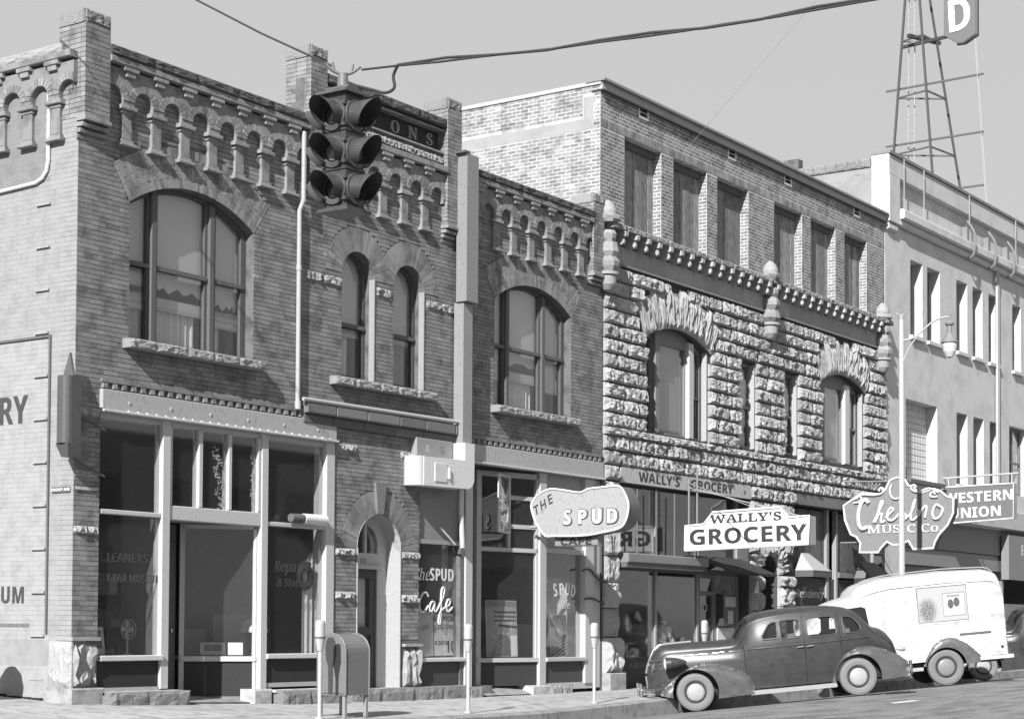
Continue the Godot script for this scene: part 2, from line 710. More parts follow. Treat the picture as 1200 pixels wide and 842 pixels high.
func arcade(parent: Node3D, cols: Array, x0: float, x1: float, y: float, z: float, tone: float, b := Basis(), at := Vector3.ZERO) -> void:
	# little blind arcade under the parapet: columns, arches on them, a corbelled band above. y is the height of the column feet
	var pitch := 0.604
	var holes := []
	var cs := []
	for c in cols:
		cs.append(c - pitch / 2)
	cs.append(cols[cols.size() - 1] + pitch / 2)
	for c in cs:
		var p := PackedVector2Array([Vector2(c - 0.185, y + 0.3), Vector2(c + 0.185, y + 0.3)])
		for q in 13:
			var an := PI * q / 12
			p.push_back(Vector2(c + 0.185 * cos(an), y + 0.62 + 0.185 * sin(an)))
		holes.append(p)
	var g := G.new()
	g.tone(tone)
	g.plate(rect(x0, x1, y + 0.55, y + 1.08), holes, -0.05, z)
	part(parent, "arch_screen", g, M.brick, b, at)
	# ring of small bricks round each arch
	for c in cs:
		var rg := G.new()
		var k := 11
		for q in k:
			var a0 := PI * q / k + 0.02
			var a1 := PI * (q + 1) / k - 0.02
			var p := PackedVector2Array()
			for t in [[a0, 0.19], [a1, 0.19], [a1, 0.30], [a0, 0.30]]:
				var px: float = c + cos(t[0]) * t[1]
				p.push_back(Vector2(clampf(px, x0 + 0.002, x1 - 0.002), y + 0.62 + sin(t[0]) * t[1]))
			if p[0].distance_to(p[1]) < 0.004 or p[2].distance_to(p[3]) < 0.004:
				continue
			rg.tone(tone * rng.randf_range(0.85, 1.3))
			rg.prism(p, z - 0.01, z + 0.008 + rng.randf_range(0, 0.006))
		if rg.i.size() > 0:
			part(parent, "arch_ring", rg, M.brick, b, at)
	for c in cols:
		var s := G.new()
		s.tone(tone * 1.02)
		s.bbox(Vector3(c - 0.1, y + 0.05, -0.01), Vector3(c + 0.1, y + 0.46, z - 0.03), 0.012)
		var col := part(parent, "arcade_column", s, M.brick, b, at)
		var cap := G.new()
		cap.tone(tone * 1.12)
		cap.bbox(Vector3(c - 0.125, y + 0.44, 0), Vector3(c + 0.125, y + 0.49, z - 0.015), 0.008)
		cap.bbox(Vector3(c - 0.17, y + 0.49, 0), Vector3(c + 0.17, y + 0.552, z + 0.025), 0.01)
		sub(col, "capital", cap, M.brick)
		var ba := G.new()
		ba.tone(tone * 1.12)
		ba.bbox(Vector3(c - 0.125, y, 0), Vector3(c + 0.125, y + 0.05, z - 0.015), 0.008)
		ba.bbox(Vector3(c - 0.17, y - 0.05, 0), Vector3(c + 0.17, y, z + 0.02), 0.01)
		sub(col, "base", ba, M.brick)
		var br := G.new()
		br.tone(tone * 1.2)
		br.bbox(Vector3(c - 0.09, y + 0.97, 0), Vector3(c + 0.09, y + 1.05, z + 0.05), 0.008)
		br.bbox(Vector3(c - 0.15, y + 1.05, 0), Vector3(c + 0.15, y + 1.119, z + 0.07), 0.008)
		part(parent, "bracket", br, M.brick, b, at)
	var band := G.new()
	band.tone(tone * 1.05)
	band.bbox(Vector3(x0, y + 1.12, -0.1), Vector3(x1, y + 1.22, z + 0.08), 0.01)
	part(parent, "corbel_band", band, M.brick, b, at)

func sub(parent: MeshInstance3D, called: String, g: G, m: Material) -> MeshInstance3D:
	# a sub-part written in the same frame as its part
	var o := MeshInstance3D.new()
	o.name = called
	o.mesh = g.mesh()
	o.material_override = m
	parent.add_child(o, true)
	return o

func rock_row(parent: Node3D, called: String, x0: float, x1: float, y0: float, y1: float, z0: float, z1: float, ln: float, l: float, b := Basis(), at := Vector3.ZERO) -> void:
	var k := maxi(1, int(round((x1 - x0) / ln)))
	var x := x0
	if z1 - z0 > 0.2:
		var bed := G.new()
		bed.tone(l * 0.9)
		bed.box(Vector3(x0, y0, z0), Vector3(x1, y1, z1 - 0.055))
		part(parent, called.get_slice("_", 0) + "_bed", bed, M.stone, b, at)
		z0 = z1 - 0.06
	for q in k:
		var e := x0 + (x1 - x0) * (q + 1) / k
		if q < k - 1:
			e += rng.randf_range(-0.12, 0.12) * ln
		rock(parent, called, Vector3(x + 0.004, y0, z0), Vector3(e - 0.004, y1, z1), l, b, at)
		x = e

func dentils(parent: Node3D, x0: float, x1: float, y: float, tone: float, pitch := 0.187) -> void:
	var x := x0
	while x < x1 - 0.1:
		var g := G.new()
		g.tone(tone * rng.randf_range(0.95, 1.3))
		g.bbox(Vector3(x, y, -0.02), Vector3(x + pitch * 0.52, y + 0.085, 0.05), 0.008)
		part(parent, "dentil", g, M.brick)
		x += pitch
	var g2 := G.new()
	g2.tone(tone * 0.95)
	g2.box(Vector3(x0 - 0.02, y + 0.085, -0.02), Vector3(x1, y + 0.135, 0.055))
	part(parent, "dentil_course", g2, M.brick)

func pilaster(parent: Node3D, x0: float, x1: float, y0: float, y1: float, z0: float, z1: float, tone: float, cap_l: float) -> void:
	# brick pier that stands out of the parapet, corbelled in at its foot, with a stone cap
	var g := G.new()
	g.tone(tone * 0.6)
	g.box(Vector3(x0 + 0.008, y0, z0), Vector3(x1 - 0.008, y1, z1 - 0.01))
	var p := part(parent, "pier", g, M.brick)
	var fr := G.new()
	var rows := int((y1 - y0) / 0.072)
	for r in rows:
		var ya := y0 + r * (y1 - y0) / rows
		var yb := y0 + (r + 1) * (y1 - y0) / rows - 0.008
		var cut := x0 + (x1 - x0) * (0.5 if r % 2 == 0 else 0.27)
		for s in [[x0, cut - 0.004], [cut + 0.004, x1]]:
			fr.tone(tone * rng.randf_range(0.85, 1.2))
			fr.box(Vector3(s[0], ya, z1 - 0.1), Vector3(s[1], yb, z1 + rng.randf_range(-0.003, 0.003)), false)
		var d := z0
		while d < z1 - 0.108:
			fr.tone(tone * rng.randf_range(0.85, 1.2))
			fr.box(Vector3(x0 + rng.randf_range(-0.003, 0.003), ya, d + 0.004), Vector3(x0 + 0.1, yb, minf(d + 0.225, z1 - 0.104)))
			d += 0.23
	sub(p, "brickwork", fr, M.brick).set_meta("kind", "stuff")
	for q in 4:
		var s := G.new()
		s.tone(tone * 1.12)
		s.bbox(Vector3(x0 - 0.02, y0 - 0.085 * q - 0.06, -0.02), Vector3(x1 + 0.02, y0 - 0.085 * q, z1 + 0.03 - 0.05 * q), 0.008)
		part(parent, "corbel_course", s, M.brick)
	rock(parent, "pier_cap", Vector3(x0 - 0.02, y1, z1 - 0.06), Vector3(x1 + 0.02, y1 + 0.2, z1 + 0.03), cap_l)
	rock(parent, "pier_cap", Vector3(z0, y1, -x0 - 0.04), Vector3(z1, y1 + 0.2, -x0 + 0.03), cap_l * 1.3, SIDE)
	var s2 := G.new()
	s2.tone(cap_l * 1.2)
	s2.box(Vector3(x0 - 0.015, y1, z0), Vector3(x1 + 0.015, y1 + 0.19, z1 - 0.02))
	part(parent, "cap_block", s2, M.stone)

func base_y(x: float) -> float:
	return curve([[-30, 0.3], [-4, 0.05], [0, 0.0], [2.4, -0.07], [4.3, -0.125], [7.7, -0.17], [12.3, -0.18], [15, -0.155], [20, -0.1], [30, 0.02], [90, 0.5]], x)

func kerb_y(x: float) -> float:
	return curve([[-30, -0.15], [-4, -0.16], [5.2, -0.245], [7.2, -0.25], [8.75, -0.21], [11.4, -0.14], [20, -0.02], [30, 0.1], [90, 0.7]], x)

func walk_y(x: float, z: float) -> float:
	if z <= 0:
		return base_y(x) - z * 0.05 * clampf(1.0 - maxf(x, 0.0) * 0.5, 0, 1)
	return lerpf(base_y(x), kerb_y(x), clampf(z / 3.4, 0, 1))

func road_y(x: float, z: float) -> float:
	var p := curve([[-40, 0.2], [0, -0.45], [3.42, -0.41], [3.84, -0.365], [6.3, -0.09], [8.5, -0.01], [13, 0.0], [20, -0.16], [28, -0.4], [60, -0.8]], z)
	return p + 0.018 * (clampf(x, -6, 60) - 12.5)

func curve(p: Array, x: float) -> float:
	if x <= p[0][0]:
		return p[0][1]
	for q in p.size() - 1:
		if x <= p[q + 1][0]:
			return lerpf(p[q][1], p[q + 1][1], (x - p[q][0]) / (p[q + 1][0] - p[q][0]))
	return p[p.size() - 1][1]

func sheet_mesh(xs: Array, zs: Array, h: Callable, tone: float) -> G:
	var g := G.new()
	g.tone(tone)
	var id := []
	for x in xs:
		var row := []
		for z in zs:
			var y: float = h.call(x, z)
			var nx: float = h.call(x + 0.1, z) - y
			var nz: float = h.call(x, z + 0.1) - y
			row.append(g.vert(Vector3(x, y, z), Vector3(-nx, 0.1, -nz).normalized()))
		id.append(row)
	for a in xs.size() - 1:
		for b in zs.size() - 1:
			g.i.append_array(PackedInt32Array([id[a][b], id[a + 1][b], id[a][b + 1], id[a + 1][b], id[a + 1][b + 1], id[a][b + 1]]))
	return g

func seq(a: float, b: float, step: float) -> Array:
	var r := []
	var k := int(ceil((b - a) / step))
	for q in k + 1:
		r.append(a + (b - a) * q / k)
	return r

func _ready() -> void:
	rng.seed = 7
	# --- camera: a level view camera with a raised front, from across the corner ---
	var cam := Camera3D.new()
	cam.name = "camera"
	cam.projection = Camera3D.PROJECTION_FRUSTUM
	cam.near = 0.1
	cam.far = 800.0
	cam.size = 842.0 / 2132.9 * 0.1
	cam.frustum_offset = Vector2(0, (663.85 - 421.0) / 2132.9 * 0.1)
	var yaw := 0.9649
	var right := Vector3(cos(yaw), 0, sin(yaw))
	var back := Vector3(-sin(yaw), 0, cos(yaw))
	var b := Basis(right, Vector3.UP, back)
	b = b * Basis(Vector3(1, 0, 0), 0.0339) * Basis(Vector3(0, 0, 1), 0.0060)
	cam.transform = Transform3D(b, Vector3(-17.81, 1.1106, 20.0))
	add_child(cam)
	cam.current = true
	# --- sky and sun ---
	var env := Environment.new()
	env.background_mode = Environment.BG_SKY
	var sm := ProceduralSkyMaterial.new()
	sm.sky_top_color = Color(0.6, 0.6, 0.6)
	sm.sky_horizon_color = Color(0.648, 0.648, 0.648)
	sm.sky_curve = 0.25
	sm.ground_bottom_color = Color(0.35, 0.35, 0.35)
	sm.ground_horizon_color = Color(0.5, 0.5, 0.5)
	sm.sun_angle_max = 1.0
	sm.energy_multiplier = 1.0
	var sky := Sky.new()
	sky.sky_material = sm
	env.sky = sky
	env.tonemap_mode = Environment.TONE_MAPPER_LINEAR
	env.tonemap_exposure = 1.75
	env.sdfgi_enabled = true
	env.ssao_enabled = true
	env.ssil_enabled = true
	var we := WorldEnvironment.new()
	we.name = "environment"
	we.environment = env
	add_child(we)
	var sun := DirectionalLight3D.new()
	sun.name = "sun"
	sun.light_energy = 1.6
	sun.light_angular_distance = 0.5
	sun.shadow_enabled = true
	sun.light_color = Color(1, 1, 1)
	var to_sun := Vector3(-3.7, 2.5, 1.0).normalized()
	sun.basis = Basis.looking_at(-to_sun, Vector3.UP)
	add_child(sun)
	materials()
	make_rocks()
	ground()
	corner_building()
	cafe_building()
	stone_building()
	stucco_building()
	street_things()
	window_things()
	vehicles()

func ground() -> void:
	var g := G.new()
	g.tone(0.16)
	g.box(Vector3(-300, -1.6, -300), Vector3(300, -1.5, 300))
	structure("ground", g, M.asphalt)
	structure("road", sheet_mesh(seq(-40, -6, 4) + seq(-5, 40, 1.0) + seq(44, 90, 8), [-40.0, -20.0, -8.0, 0.0, 1.5, 3.42, 3.84, 4.6, 5.4, 6.3, 7.4, 8.5, 10.5, 13.0, 16.0, 20.0, 24.0, 28.0, 60.0], road_y, 0.21), M.asphalt)
	var road := get_node("road") as Node3D
	# painted stall marks by the kerb
	for m in [[10.0, 8.25, 10.95, 8.28]]:
		var pl := G.new()
		pl.tone(0.7)
		var a := Vector3(m[0], road_y(m[0], m[1]) + 0.006, m[1])
		var e := Vector3(m[2], road_y(m[2], m[3]) + 0.006, m[3])
		var s := (e - a).cross(Vector3.UP).normalized() * 0.06
		pl.quad(a - s, a + s, e + s, e - s)
		part(road, "painted_line", pl, M.plain)
	# footway: slabs cut by joints, in two wings
	var joints := []
	var x := -3.4
	while x < 46.0:
		joints.append(x)
		x += 1.55
	var k := 0
	var sw := G.new()
	sw.tone(0.05)
	for z in 1:
		pass
	var bed := sheet_mesh([-3.4] + seq(-2, 46, 1.0), [0.0, 1.7, 3.38], func(a, c): return walk_y(a, c) - 0.02, 0.1)
	var walk := structure("footway", bed, M.concrete)
	for q in joints.size() - 1:
		for zz in [[0.0, 1.12], [1.12, 2.25], [2.25, 3.2]]:
			var sl := sheet_mesh([joints[q] + 0.006, (joints[q] + joints[q + 1]) / 2, joints[q + 1] - 0.006], [zz[0] + 0.006, (zz[0] + zz[1]) / 2, zz[1] - 0.006], walk_y, 0.36 * rng.randf_range(0.93, 1.07))
			part(walk, "slab", sl, M.concrete)
			k += 1
	var bed2 := sheet_mesh([-3.4, -1.7, 0.0], [-40.0, -20.0, -10.0, -5.0, -2.5, 0.0], walk_y, 0.34)
	structure("side_footway", bed2, M.concrete)
	# kerbs
	for q in 16:
		var a := -3.4 + q * 3.1
		var e := a + 3.1 - 0.008
		var kg := G.new()
		kg.tone(0.28 * rng.randf_range(0.9, 1.1))
		var steps := 4
		for s in steps:
			var xa := lerpf(a, e, float(s) / steps)
			var xb := lerpf(a, e, float(s + 1) / steps)
			var ya := kerb_y(xa)
			var yb := kerb_y(xb)
			kg.quad(Vector3(xa, ya, 3.38), Vector3(xb, yb, 3.38), Vector3(xb, walk_y(xb, 3.2), 3.2), Vector3(xa, walk_y(xa, 3.2), 3.2))
			kg.quad(Vector3(xa, ya - 0.03, 3.41), Vector3(xb, yb - 0.03, 3.41), Vector3(xb, yb, 3.38), Vector3(xa, ya, 3.38))
			kg.quad(Vector3(xa, road_y(xa, 3.42) - 0.15, 3.42), Vector3(xb, road_y(xb, 3.42) - 0.15, 3.42), Vector3(xb, yb - 0.03, 3.41), Vector3(xa, ya - 0.03, 3.41))
		part(walk, "kerb_stone", kg, M.concrete)

const BR := 0.21     # tone of the old brick

func shell(parent: Node3D, x0: float, x1: float, y0: float, y1: float, zb: float, floors: Array, l := 0.3) -> void:
	# roof, back, party walls and floors, so that light enters only through the openings
	var g := G.new()
	g.tone(l)
	g.box(Vector3(x0 + 0.05, y1 - 0.3, zb), Vector3(x1 - 0.05, y1 - 0.1, -0.28))
	part(parent, "roof", g, M.plain)
	for s in [[x0 + 0.02, x0 + 0.22], [x1 - 0.22, x1 - 0.02]]:
		var w := G.new()
		w.tone(l)
		w.box(Vector3(s[0], y0, zb), Vector3(s[1], y1 - 0.3, -0.29))
		part(parent, "party_wall", w, M.plain)
	var bk := G.new()
	bk.tone(l)
	bk.box(Vector3(x0 + 0.02, y0, zb - 0.2), Vector3(x1 - 0.02, y1, zb))
	part(parent, "rear_wall", bk, M.plain)
	for f in floors:
		var fl := G.new()
		fl.tone(l)
		fl.box(Vector3(x0 + 0.22, f, zb), Vector3(x1 - 0.22, f + 0.2, -0.31))
		part(parent, "floor", fl, M.plain)

func arch_sash(parent: Node3D, x0: float, lower_dark := false) -> void:
	# the wide three-light window used in both brick fronts, 2.68 wide
	var out := arched(x0, x0 + 2.68, 5.36, 7.42, 0.42)
	var t := 0.16
	var l1 := x0 + 0.10
	var l2 := x0 + 0.50
	var m1 := x0 + 0.72
	var m2 := x0 + 1.74
	var r1 := x0 + 1.98
	var r2 := x0 + 2.56
	var y := 6.56
	window(parent, out, -t, [
		{r = [l1, l2, y + 0.03, 8.0], blind = 5.9, blind_tone = 0.5},
		{r = [m1, m2, y + 0.03, 8.0], blind = 5.95, blind_tone = 0.52},
		{r = [r1, r2, y + 0.03, 8.0], blind = 5.85, blind_tone = 0.52},
		{r = [l1, l2, 5.44, y - 0.03], back = 0.05, blind = 6.0 if not lower_dark else 6.5, blind_tone = 0.5, curtain = [l1, l2 + 0.05, 5.4, 6.2], curtain_tone = 0.5},
		{r = [m1, m2, 5.44, y - 0.03], back = 0.05, blind = 6.28, torn = 5.98, blind_tone = 0.5, curtain = [m1, m2, 5.4, 6.2], curtain_tone = 0.6},
		{r = [r1, r2, 5.44, y - 0.03], back = 0.05, blind = 6.2 if not lower_dark else 6.5, torn = 5.95 if not lower_dark else 6.4, blind_tone = 0.5, curtain = [r1, r1 + 0.25, 5.4, 6.2], curtain_tone = 0.65}], {paint = 0.1})
	# moulding on the mullions
	for c in [(l2 + m1) / 2, (m2 + r1) / 2]:
		sheet(parent, "mullion", Vector3(c - 0.06, 5.4, -t), Vector3(c + 0.06, 7.74, -t + 0.05), 0.11, M.wood, 0.015)
	for s in [[l1 - 0.02, l2 + 0.04], [m1 - 0.03, m2 + 0.03], [r1 - 0.03, r2 + 0.03]]:
		sheet(parent, "meeting_rail", Vector3(s[0], y - 0.035, -t), Vector3(s[1], y + 0.03, -t + 0.025), 0.12, M.wood)
	voussoirs(parent, x0, x0 + 2.68, 7.42, 0.42, 0.62, 0.0, 0.008, 44, BR * 1.06, "voussoir", 3)
	rock_row(parent, "sill_stone", x0 - 0.12, x0 + 2.8, 5.22, 5.36, -0.1, 0.22, 0.6, 0.3)
	sheet(parent, "sill", Vector3(x0, 5.34, -0.3), Vector3(x0 + 2.68, 5.372, 0.06), 0.22, M.stone)

func corner_building() -> void:
	var o := thing("corner_building", "two storey brick corner building with little arcade under its parapet and painted side wall", "building", Vector3(4.7, 0, 0))
	var w1 := arched(1.02, 3.70, 5.36, 7.42, 0.42)
	var w2 := arched(5.90, 6.78, 5.38, 7.16, 0.44)
	var w3 := arched(7.32, 8.20, 5.38, 7.16, 0.44)
	var dr := arched(6.36, 7.58, -0.4, 2.48, 0.61)
	var shop := rect(0.49, 5.76, -0.6, 4.55)
	var cafe := rect(8.12, 9.5, -0.6, 4.5)
	var g := G.new()
	g.tone(BR * 0.62)
	g.plate(rect(0.0, 9.38, -0.5, 9.45), [w1, w2, w3, dr, shop, cafe], -0.3, -0.002)
	g.plate(rect(4.9, 9.14, 9.449, 10.28), [rect(5.42, 8.74, 9.84, 10.22)], -0.3, -0.002)
	part(o, "wall", g, M.brick)
	var f1 := fan_outline(1.02, 3.70, 7.42, 0.42, 0.63)
	var f2 := fan_outline(5.90, 6.78, 7.16, 0.44, 0.42)
	var f3 := fan_outline(7.32, 8.20, 7.16, 0.44, 0.42)
	var f4 := fan_outline(6.36, 7.58, 2.48, 0.61, 0.42)
	var course := rect(4.86, 9.16, 4.5, 4.9)
	brick_wall(o, 0.0, 9.38, 0.9, 9.45, 0.0, [w1, w2, w3, dr, shop, cafe, f1, f2, f3, f4, course], {tone = BR, parts = 300, proud = 0.006, gap = 0.009, gap_x = 0.004, length = 0.27, vary = 0.17})
	brick_wall(o, 4.9, 9.14, 9.45, 10.28, 0.0, [rect(5.42, 8.74, 9.84, 10.22)], {tone = BR, proud = 0.006, gap = 0.009, gap_x = 0.004, length = 0.27, vary = 0.17})
	# side wall, on the corner street: painted below, bare brick above
	var sg := G.new()
	sg.tone(0.255)
	sg.box(Vector3(-14, -0.5, -0.28), Vector3(-0.302, 9.4, -0.0012))
	part(o, "side_wall", sg, M.wall_paint, SIDE)
	var tone_side := func(s: float, y: float) -> float:
		if y > 7.55 and s < -0.6:
			return 0.19
		if y < 5.3 and s < -0.5:
			return 0.29
		return 0.265
	brick_wall(o, -4.2, 0.0, 0.9, 9.4, 0.0, [], {basis = SIDE, tone_at = tone_side, vary = 0.02, proud = 0.0008, gap = 0.006, gap_x = 0.003, mat = M.wall_paint})
	var sp := G.new()
	sp.tone(0.255)
	sp.box(Vector3(-0.3, -0.5, -0.28), Vector3(0.0, 9.4, -0.0012))
	part(o, "corner_core", sp, M.wall_paint, SIDE)
	var low := G.new()
	low.tone(0.29)
	low.bbox(Vector3(-14, -0.4, -0.1), Vector3(-0.46, 0.52, 0.025), 0.01)
	part(o, "rendered_plinth", low, M.wall_paint, SIDE)
	var fr := G.new()
	fr.tone(0.12)
	fr.box(Vector3(-6, 5.3, 0), Vector3(-0.5, 5.335, 0.03))
	fr.box(Vector3(-0.535, 1.0, 0), Vector3(-0.5, 5.3, 0.03))
	part(o, "sign_border", fr, M.wood, SIDE)
	var cond := G.new()
	cond.tone(0.62)
	cond.tube([Vector3(-4, 7.5, 0.03), Vector3(-0.86, 7.6, 0.03), Vector3(-0.72, 7.65, 0.03), Vector3(-0.63, 7.75, 0.03), Vector3(-0.6, 7.9, 0.03), Vector3(-0.6, 8.9, 0.03)], 0.03)
	part(o, "conduit", cond, M.metal, SIDE)
	for q in 12:
		var y := 7.25 - q * 0.63
		var lg := G.new()
		lg.tone(0.3)
		lg.box(Vector3(-0.85, y, 0), Vector3(-0.56, y + 0.03, 0.035))
		part(o, "ledge_brick", lg, M.wall_paint, SIDE)
	var side_t := Transform3D(SIDE, Vector3(-0.006, 0, 0))
	text(o, "lettering", "RY", Transform3D(SIDE, SIDE * Vector3(-1.33, 4.085, 0.006)), 0.4, 0.045, {depth = 0.008, wide = 1.0})
	text(o, "lettering", "UM", Transform3D(SIDE, SIDE * Vector3(-1.27, 1.44, 0.006)), 0.24, 0.045, {depth = 0.008, weight = 700, wide = 1.0})
	var ul := G.new()
	ul.tone(0.14)
	ul.box(Vector3(-3.0, 1.09, 0), Vector3(-0.9, 1.14, 0.006))
	part(o, "painted_rule", ul, M.plain, SIDE)
	var tar := G.new()
	tar.tone(0.03)
	for q in 10:
		var za := -3.0 + q * 0.275
		tar.box(Vector3(za, walk_y(-0.1, za) - 0.05, 0), Vector3(za + 0.275, walk_y(-0.1, za) + 0.015 + 0.006 * (q % 3), 0.045))
	part(o, "tar_seam", tar, M.asphalt, SIDE)
	arcade(o, [-3.46, -2.856, -2.252, -1.648, -1.044, -0.44], -4.2, -0.02, 8.19, 0.09, 0.2, SIDE)
	var sw := G.new()
	sw.tone(0.3)
	sw.box(Vector3(-14, 9.4, -0.28), Vector3(-0.3, 9.41, 0.1))
	part(o, "parapet", sw, M.wall_paint, SIDE)
	rock_row(o, "coping_stone", -5.0, -0.28, 9.415, 9.56, -0.25, 0.13, 0.9, 0.3, SIDE)
	# arcades of the front
	arcade(o, [0.89, 1.494, 2.098, 2.702, 3.306, 3.91, 4.514], 0.47, 4.9, 8.25, 0.085, BR * 1.05)
	arcade(o, [5.75, 6.354, 6.958, 7.562, 8.166], 5.32, 8.71, 8.33, 0.085, BR * 1.05)
	rock_row(o, "coping_stone", 0.47, 4.9, 9.475, 9.615, -0.28, 0.21, 0.95, 0.1)
	rock_row(o, "coping_stone", 5.32, 8.71, 10.285, 10.44, -0.28, 0.16, 0.95, 0.1)
	pilaster(o, -0.01, 0.47, 8.45, 9.82, -0.42, 0.14, BR * 1.02, 0.2)
	pilaster(o, 4.9, 5.32, 8.5, 10.62, -0.42, 0.14, BR * 1.02, 0.2)
	pilaster(o, 8.71, 9.14, 8.5, 10.66, -0.42, 0.14, BR * 1.02, 0.2)
	# name panel
	sheet(o, "name_panel", Vector3(5.42, 9.84, -0.2), Vector3(8.74, 10.22, -0.1), 0.055, M.stone)
	for e in [[5.38, 8.78, 9.80, 9.84], [5.38, 8.78, 10.22, 10.26], [5.38, 5.42, 9.84, 10.22], [8.74, 8.78, 9.84, 10.22]]:
		sheet(o, "panel_border", Vector3(e[0], e[2], -0.1), Vector3(e[1], e[3], 0.06), BR * 1.25, M.brick, 0.01)
	for q in 3:
		text(o, "lettering", ["O", "N", "S"][q], Transform3D(Basis(), Vector3(7.42 + q * 0.51, 9.93, -0.1)), 0.22, 0.22, {font = "Droid Serif", depth = 0.06, wide = 1.15})
	rock_row(o, "carved_frieze", 5.45, 8.7, 9.6, 9.75, -0.02, 0.1, 0.16, 0.26)
	# small arched windows
	for q in 2:
		var x: float = [5.90, 7.32][q]
		window(o, [w2, w3][q], -0.2, [
			{r = [x + 0.06, x + 0.8, 6.35, 7.9], blind = 6.2, blind_tone = 0.5},
			{r = [x + 0.06, x + 0.8, 5.46, 6.29], back = 0.05, blind = 6.15 if q == 0 else 6.33, blind_tone = 0.5, curtain = [x + 0.05, x + 0.62, 5.4, 6.25] if q == 0 else [x + 0.4, x + 0.8, 5.4, 6.3], curtain_tone = 0.6 if q == 0 else 0.3}], {paint = 0.1, inset = 0.05})
		sheet(o, "meeting_rail", Vector3(x + 0.04, 6.29, -0.2), Vector3(x + 0.84, 6.36, -0.17), 0.12, M.wood)
		voussoirs(o, x, x + 0.88, 7.16, 0.43, 0.42, 0.0, 0.007, 22, BR * 1.03)
		sheet(o, "jamb_board", Vector3(x + 0.86, 5.4, -0.1), Vector3(x + 0.885, 7.18, 0.02), 0.28, M.wood)
	rock_row(o, "sill_stone", 5.6, 8.45, 5.22, 5.36, -0.1, 0.2, 0.6, 0.3)
	for s in [[4.92, 5.88], [6.82, 7.28], [8.24, 9.2]]:
		rock_row(o, "band_stone", s[0], s[1], 6.9, 7.07, -0.05, 0.07, 0.5, 0.3)
	arch_sash(o, 1.02)
	# downpipe and string course
	var dp := G.new()
	dp.tone(0.36)
	dp.tube([Vector3(4.74, 4.72, 0.055), Vector3(4.74, 8.0, 0.055), Vector3(4.74, 8.16, 0.14), Vector3(4.74, 9.3, 0.14)], 0.04, 10)
	dp.tube([Vector3(4.74, 4.7, 0.06), Vector3(4.74, 4.84, 0.06)], 0.055, 10)
	dp.tube([Vector3(4.74, 7.0, 0.055), Vector3(4.74, 7.08, 0.055)], 0.05, 10)
	part(o, "downpipe", dp, M.metal)
	var gut := G.new()
	gut.tone(0.4)
	gut.tube([Vector3(4.76, 4.87, 0.16), Vector3(9.14, 4.9, 0.16)], 0.035, 8)
	part(o, "gutter_pipe", gut, M.metal)
	var cx := 4.86
	while cx < 9.1:
		var e := minf(cx + rng.randf_range(0.7, 0.95), 9.15)
		var s := G.new()
		s.tone(0.17 * rng.randf_range(0.85, 1.2))
		s.bbox(Vector3(cx + 0.004, 4.66, -0.1), Vector3(e - 0.004, 4.85, 0.17), 0.02)
		part(o, "string_stone", s, M.stone)
		var s2 := G.new()
		s2.tone(0.15 * rng.randf_range(0.85, 1.2))
		s2.bbox(Vector3(cx + 0.004, 4.5, -0.1), Vector3(e - 0.004, 4.655, 0.09), 0.015)
		part(o, "string_stone", s2, M.stone)
		cx = e
	# rough stones set in the brick piers
	for s in [[0.02, 0.47, 4.13, 4.27], [0.0, 0.47, 3.26, 3.36], [0.0, 0.47, 2.44, 2.55], [5.79, 6.33, 4.12, 4.24], [7.55, 8.08, 4.12, 4.24], [5.78, 6.3, 2.34, 2.46], [7.6, 8.1, 2.34, 2.46], [5.78, 6.32, 1.6, 1.72], [7.6, 8.1, 1.55, 1.7]]:
		rock_row(o, "band_stone", s[0], s[1], s[2], s[3], -0.03, 0.09, 0.25, 0.34)
	# corner plinth
	rock(o, "plinth_stone", Vector3(0.0, 0.22, -0.1), Vector3(0.5, 0.9, 0.14), 0.3)
	rock(o, "plinth_stone", Vector3(-0.46, 0.22, -0.02), Vector3(0.03, 0.9, 0.09), 0.36, SIDE)
	sheet(o, "plinth_base", Vector3(-0.1, -0.4, -0.46), Vector3(0.54, 0.22, 0.12), 0.32, M.concrete, 0.02)
	sheet(o, "plinth_cap", Vector3(-0.03, 0.9, -0.3), Vector3(0.51, 0.95, 0.06), 0.32, M.stone)
	# dentils, tin fascia
	dentils(o, 0.5, 5.55, 4.585, BR)
	var fa := G.new()
	fa.tone(0.36)
	fa.bbox(Vector3(0.47, 4.27, -0.1), Vector3(5.73, 4.565, 0.07), 0.01)
	var fas := part(o, "fascia", fa, M.tin)
	for q in 6:
		var bl := G.new()
		bl.tone(0.36)
		bl.lathe([Vector2(0.0, 0.012), Vector2(0.025, 0.008), Vector2(0.034, 0.0)], 8)
		var bo := sub(fas, "boss", bl, M.metal)
		bo.transform = Transform3D(Basis(Vector3(1, 0, 0), PI / 2), Vector3(1.0 + q * 0.85, 4.4, 0.07) - Vector3.ZERO)
	var lip := G.new()
	lip.tone(0.5)
	lip.bbox(Vector3(0.46, 4.235, -0.1), Vector3(5.74, 4.268, 0.12), 0.006)
	var q0 := 0.95
	while q0 < 5.6:
		lip.prism(PackedVector2Array([Vector2(q0, 4.265), Vector2(q0 + 0.1, 4.265), Vector2(q0 + 0.01, 4.295)]), 0.075, 0.1)
		q0 += 0.19
	sub(fas, "drip_edge", lip, M.tin)
	shop_front(o)
	door_front(o)
	cafe_front(o)
	shell(o, 0.3, 9.4, -0.6, 9.3, -9.0, [-0.35, 4.45])

func post(o: Node3D, x0: float, x1: float, y0: float, y1: float, z0 := -0.16, z1 := 0.02, tone := 0.45) -> void:
	sheet(o, "post", Vector3(x0, y0, z0), Vector3(x1, y1, z1), tone, M.wood, 0.012)

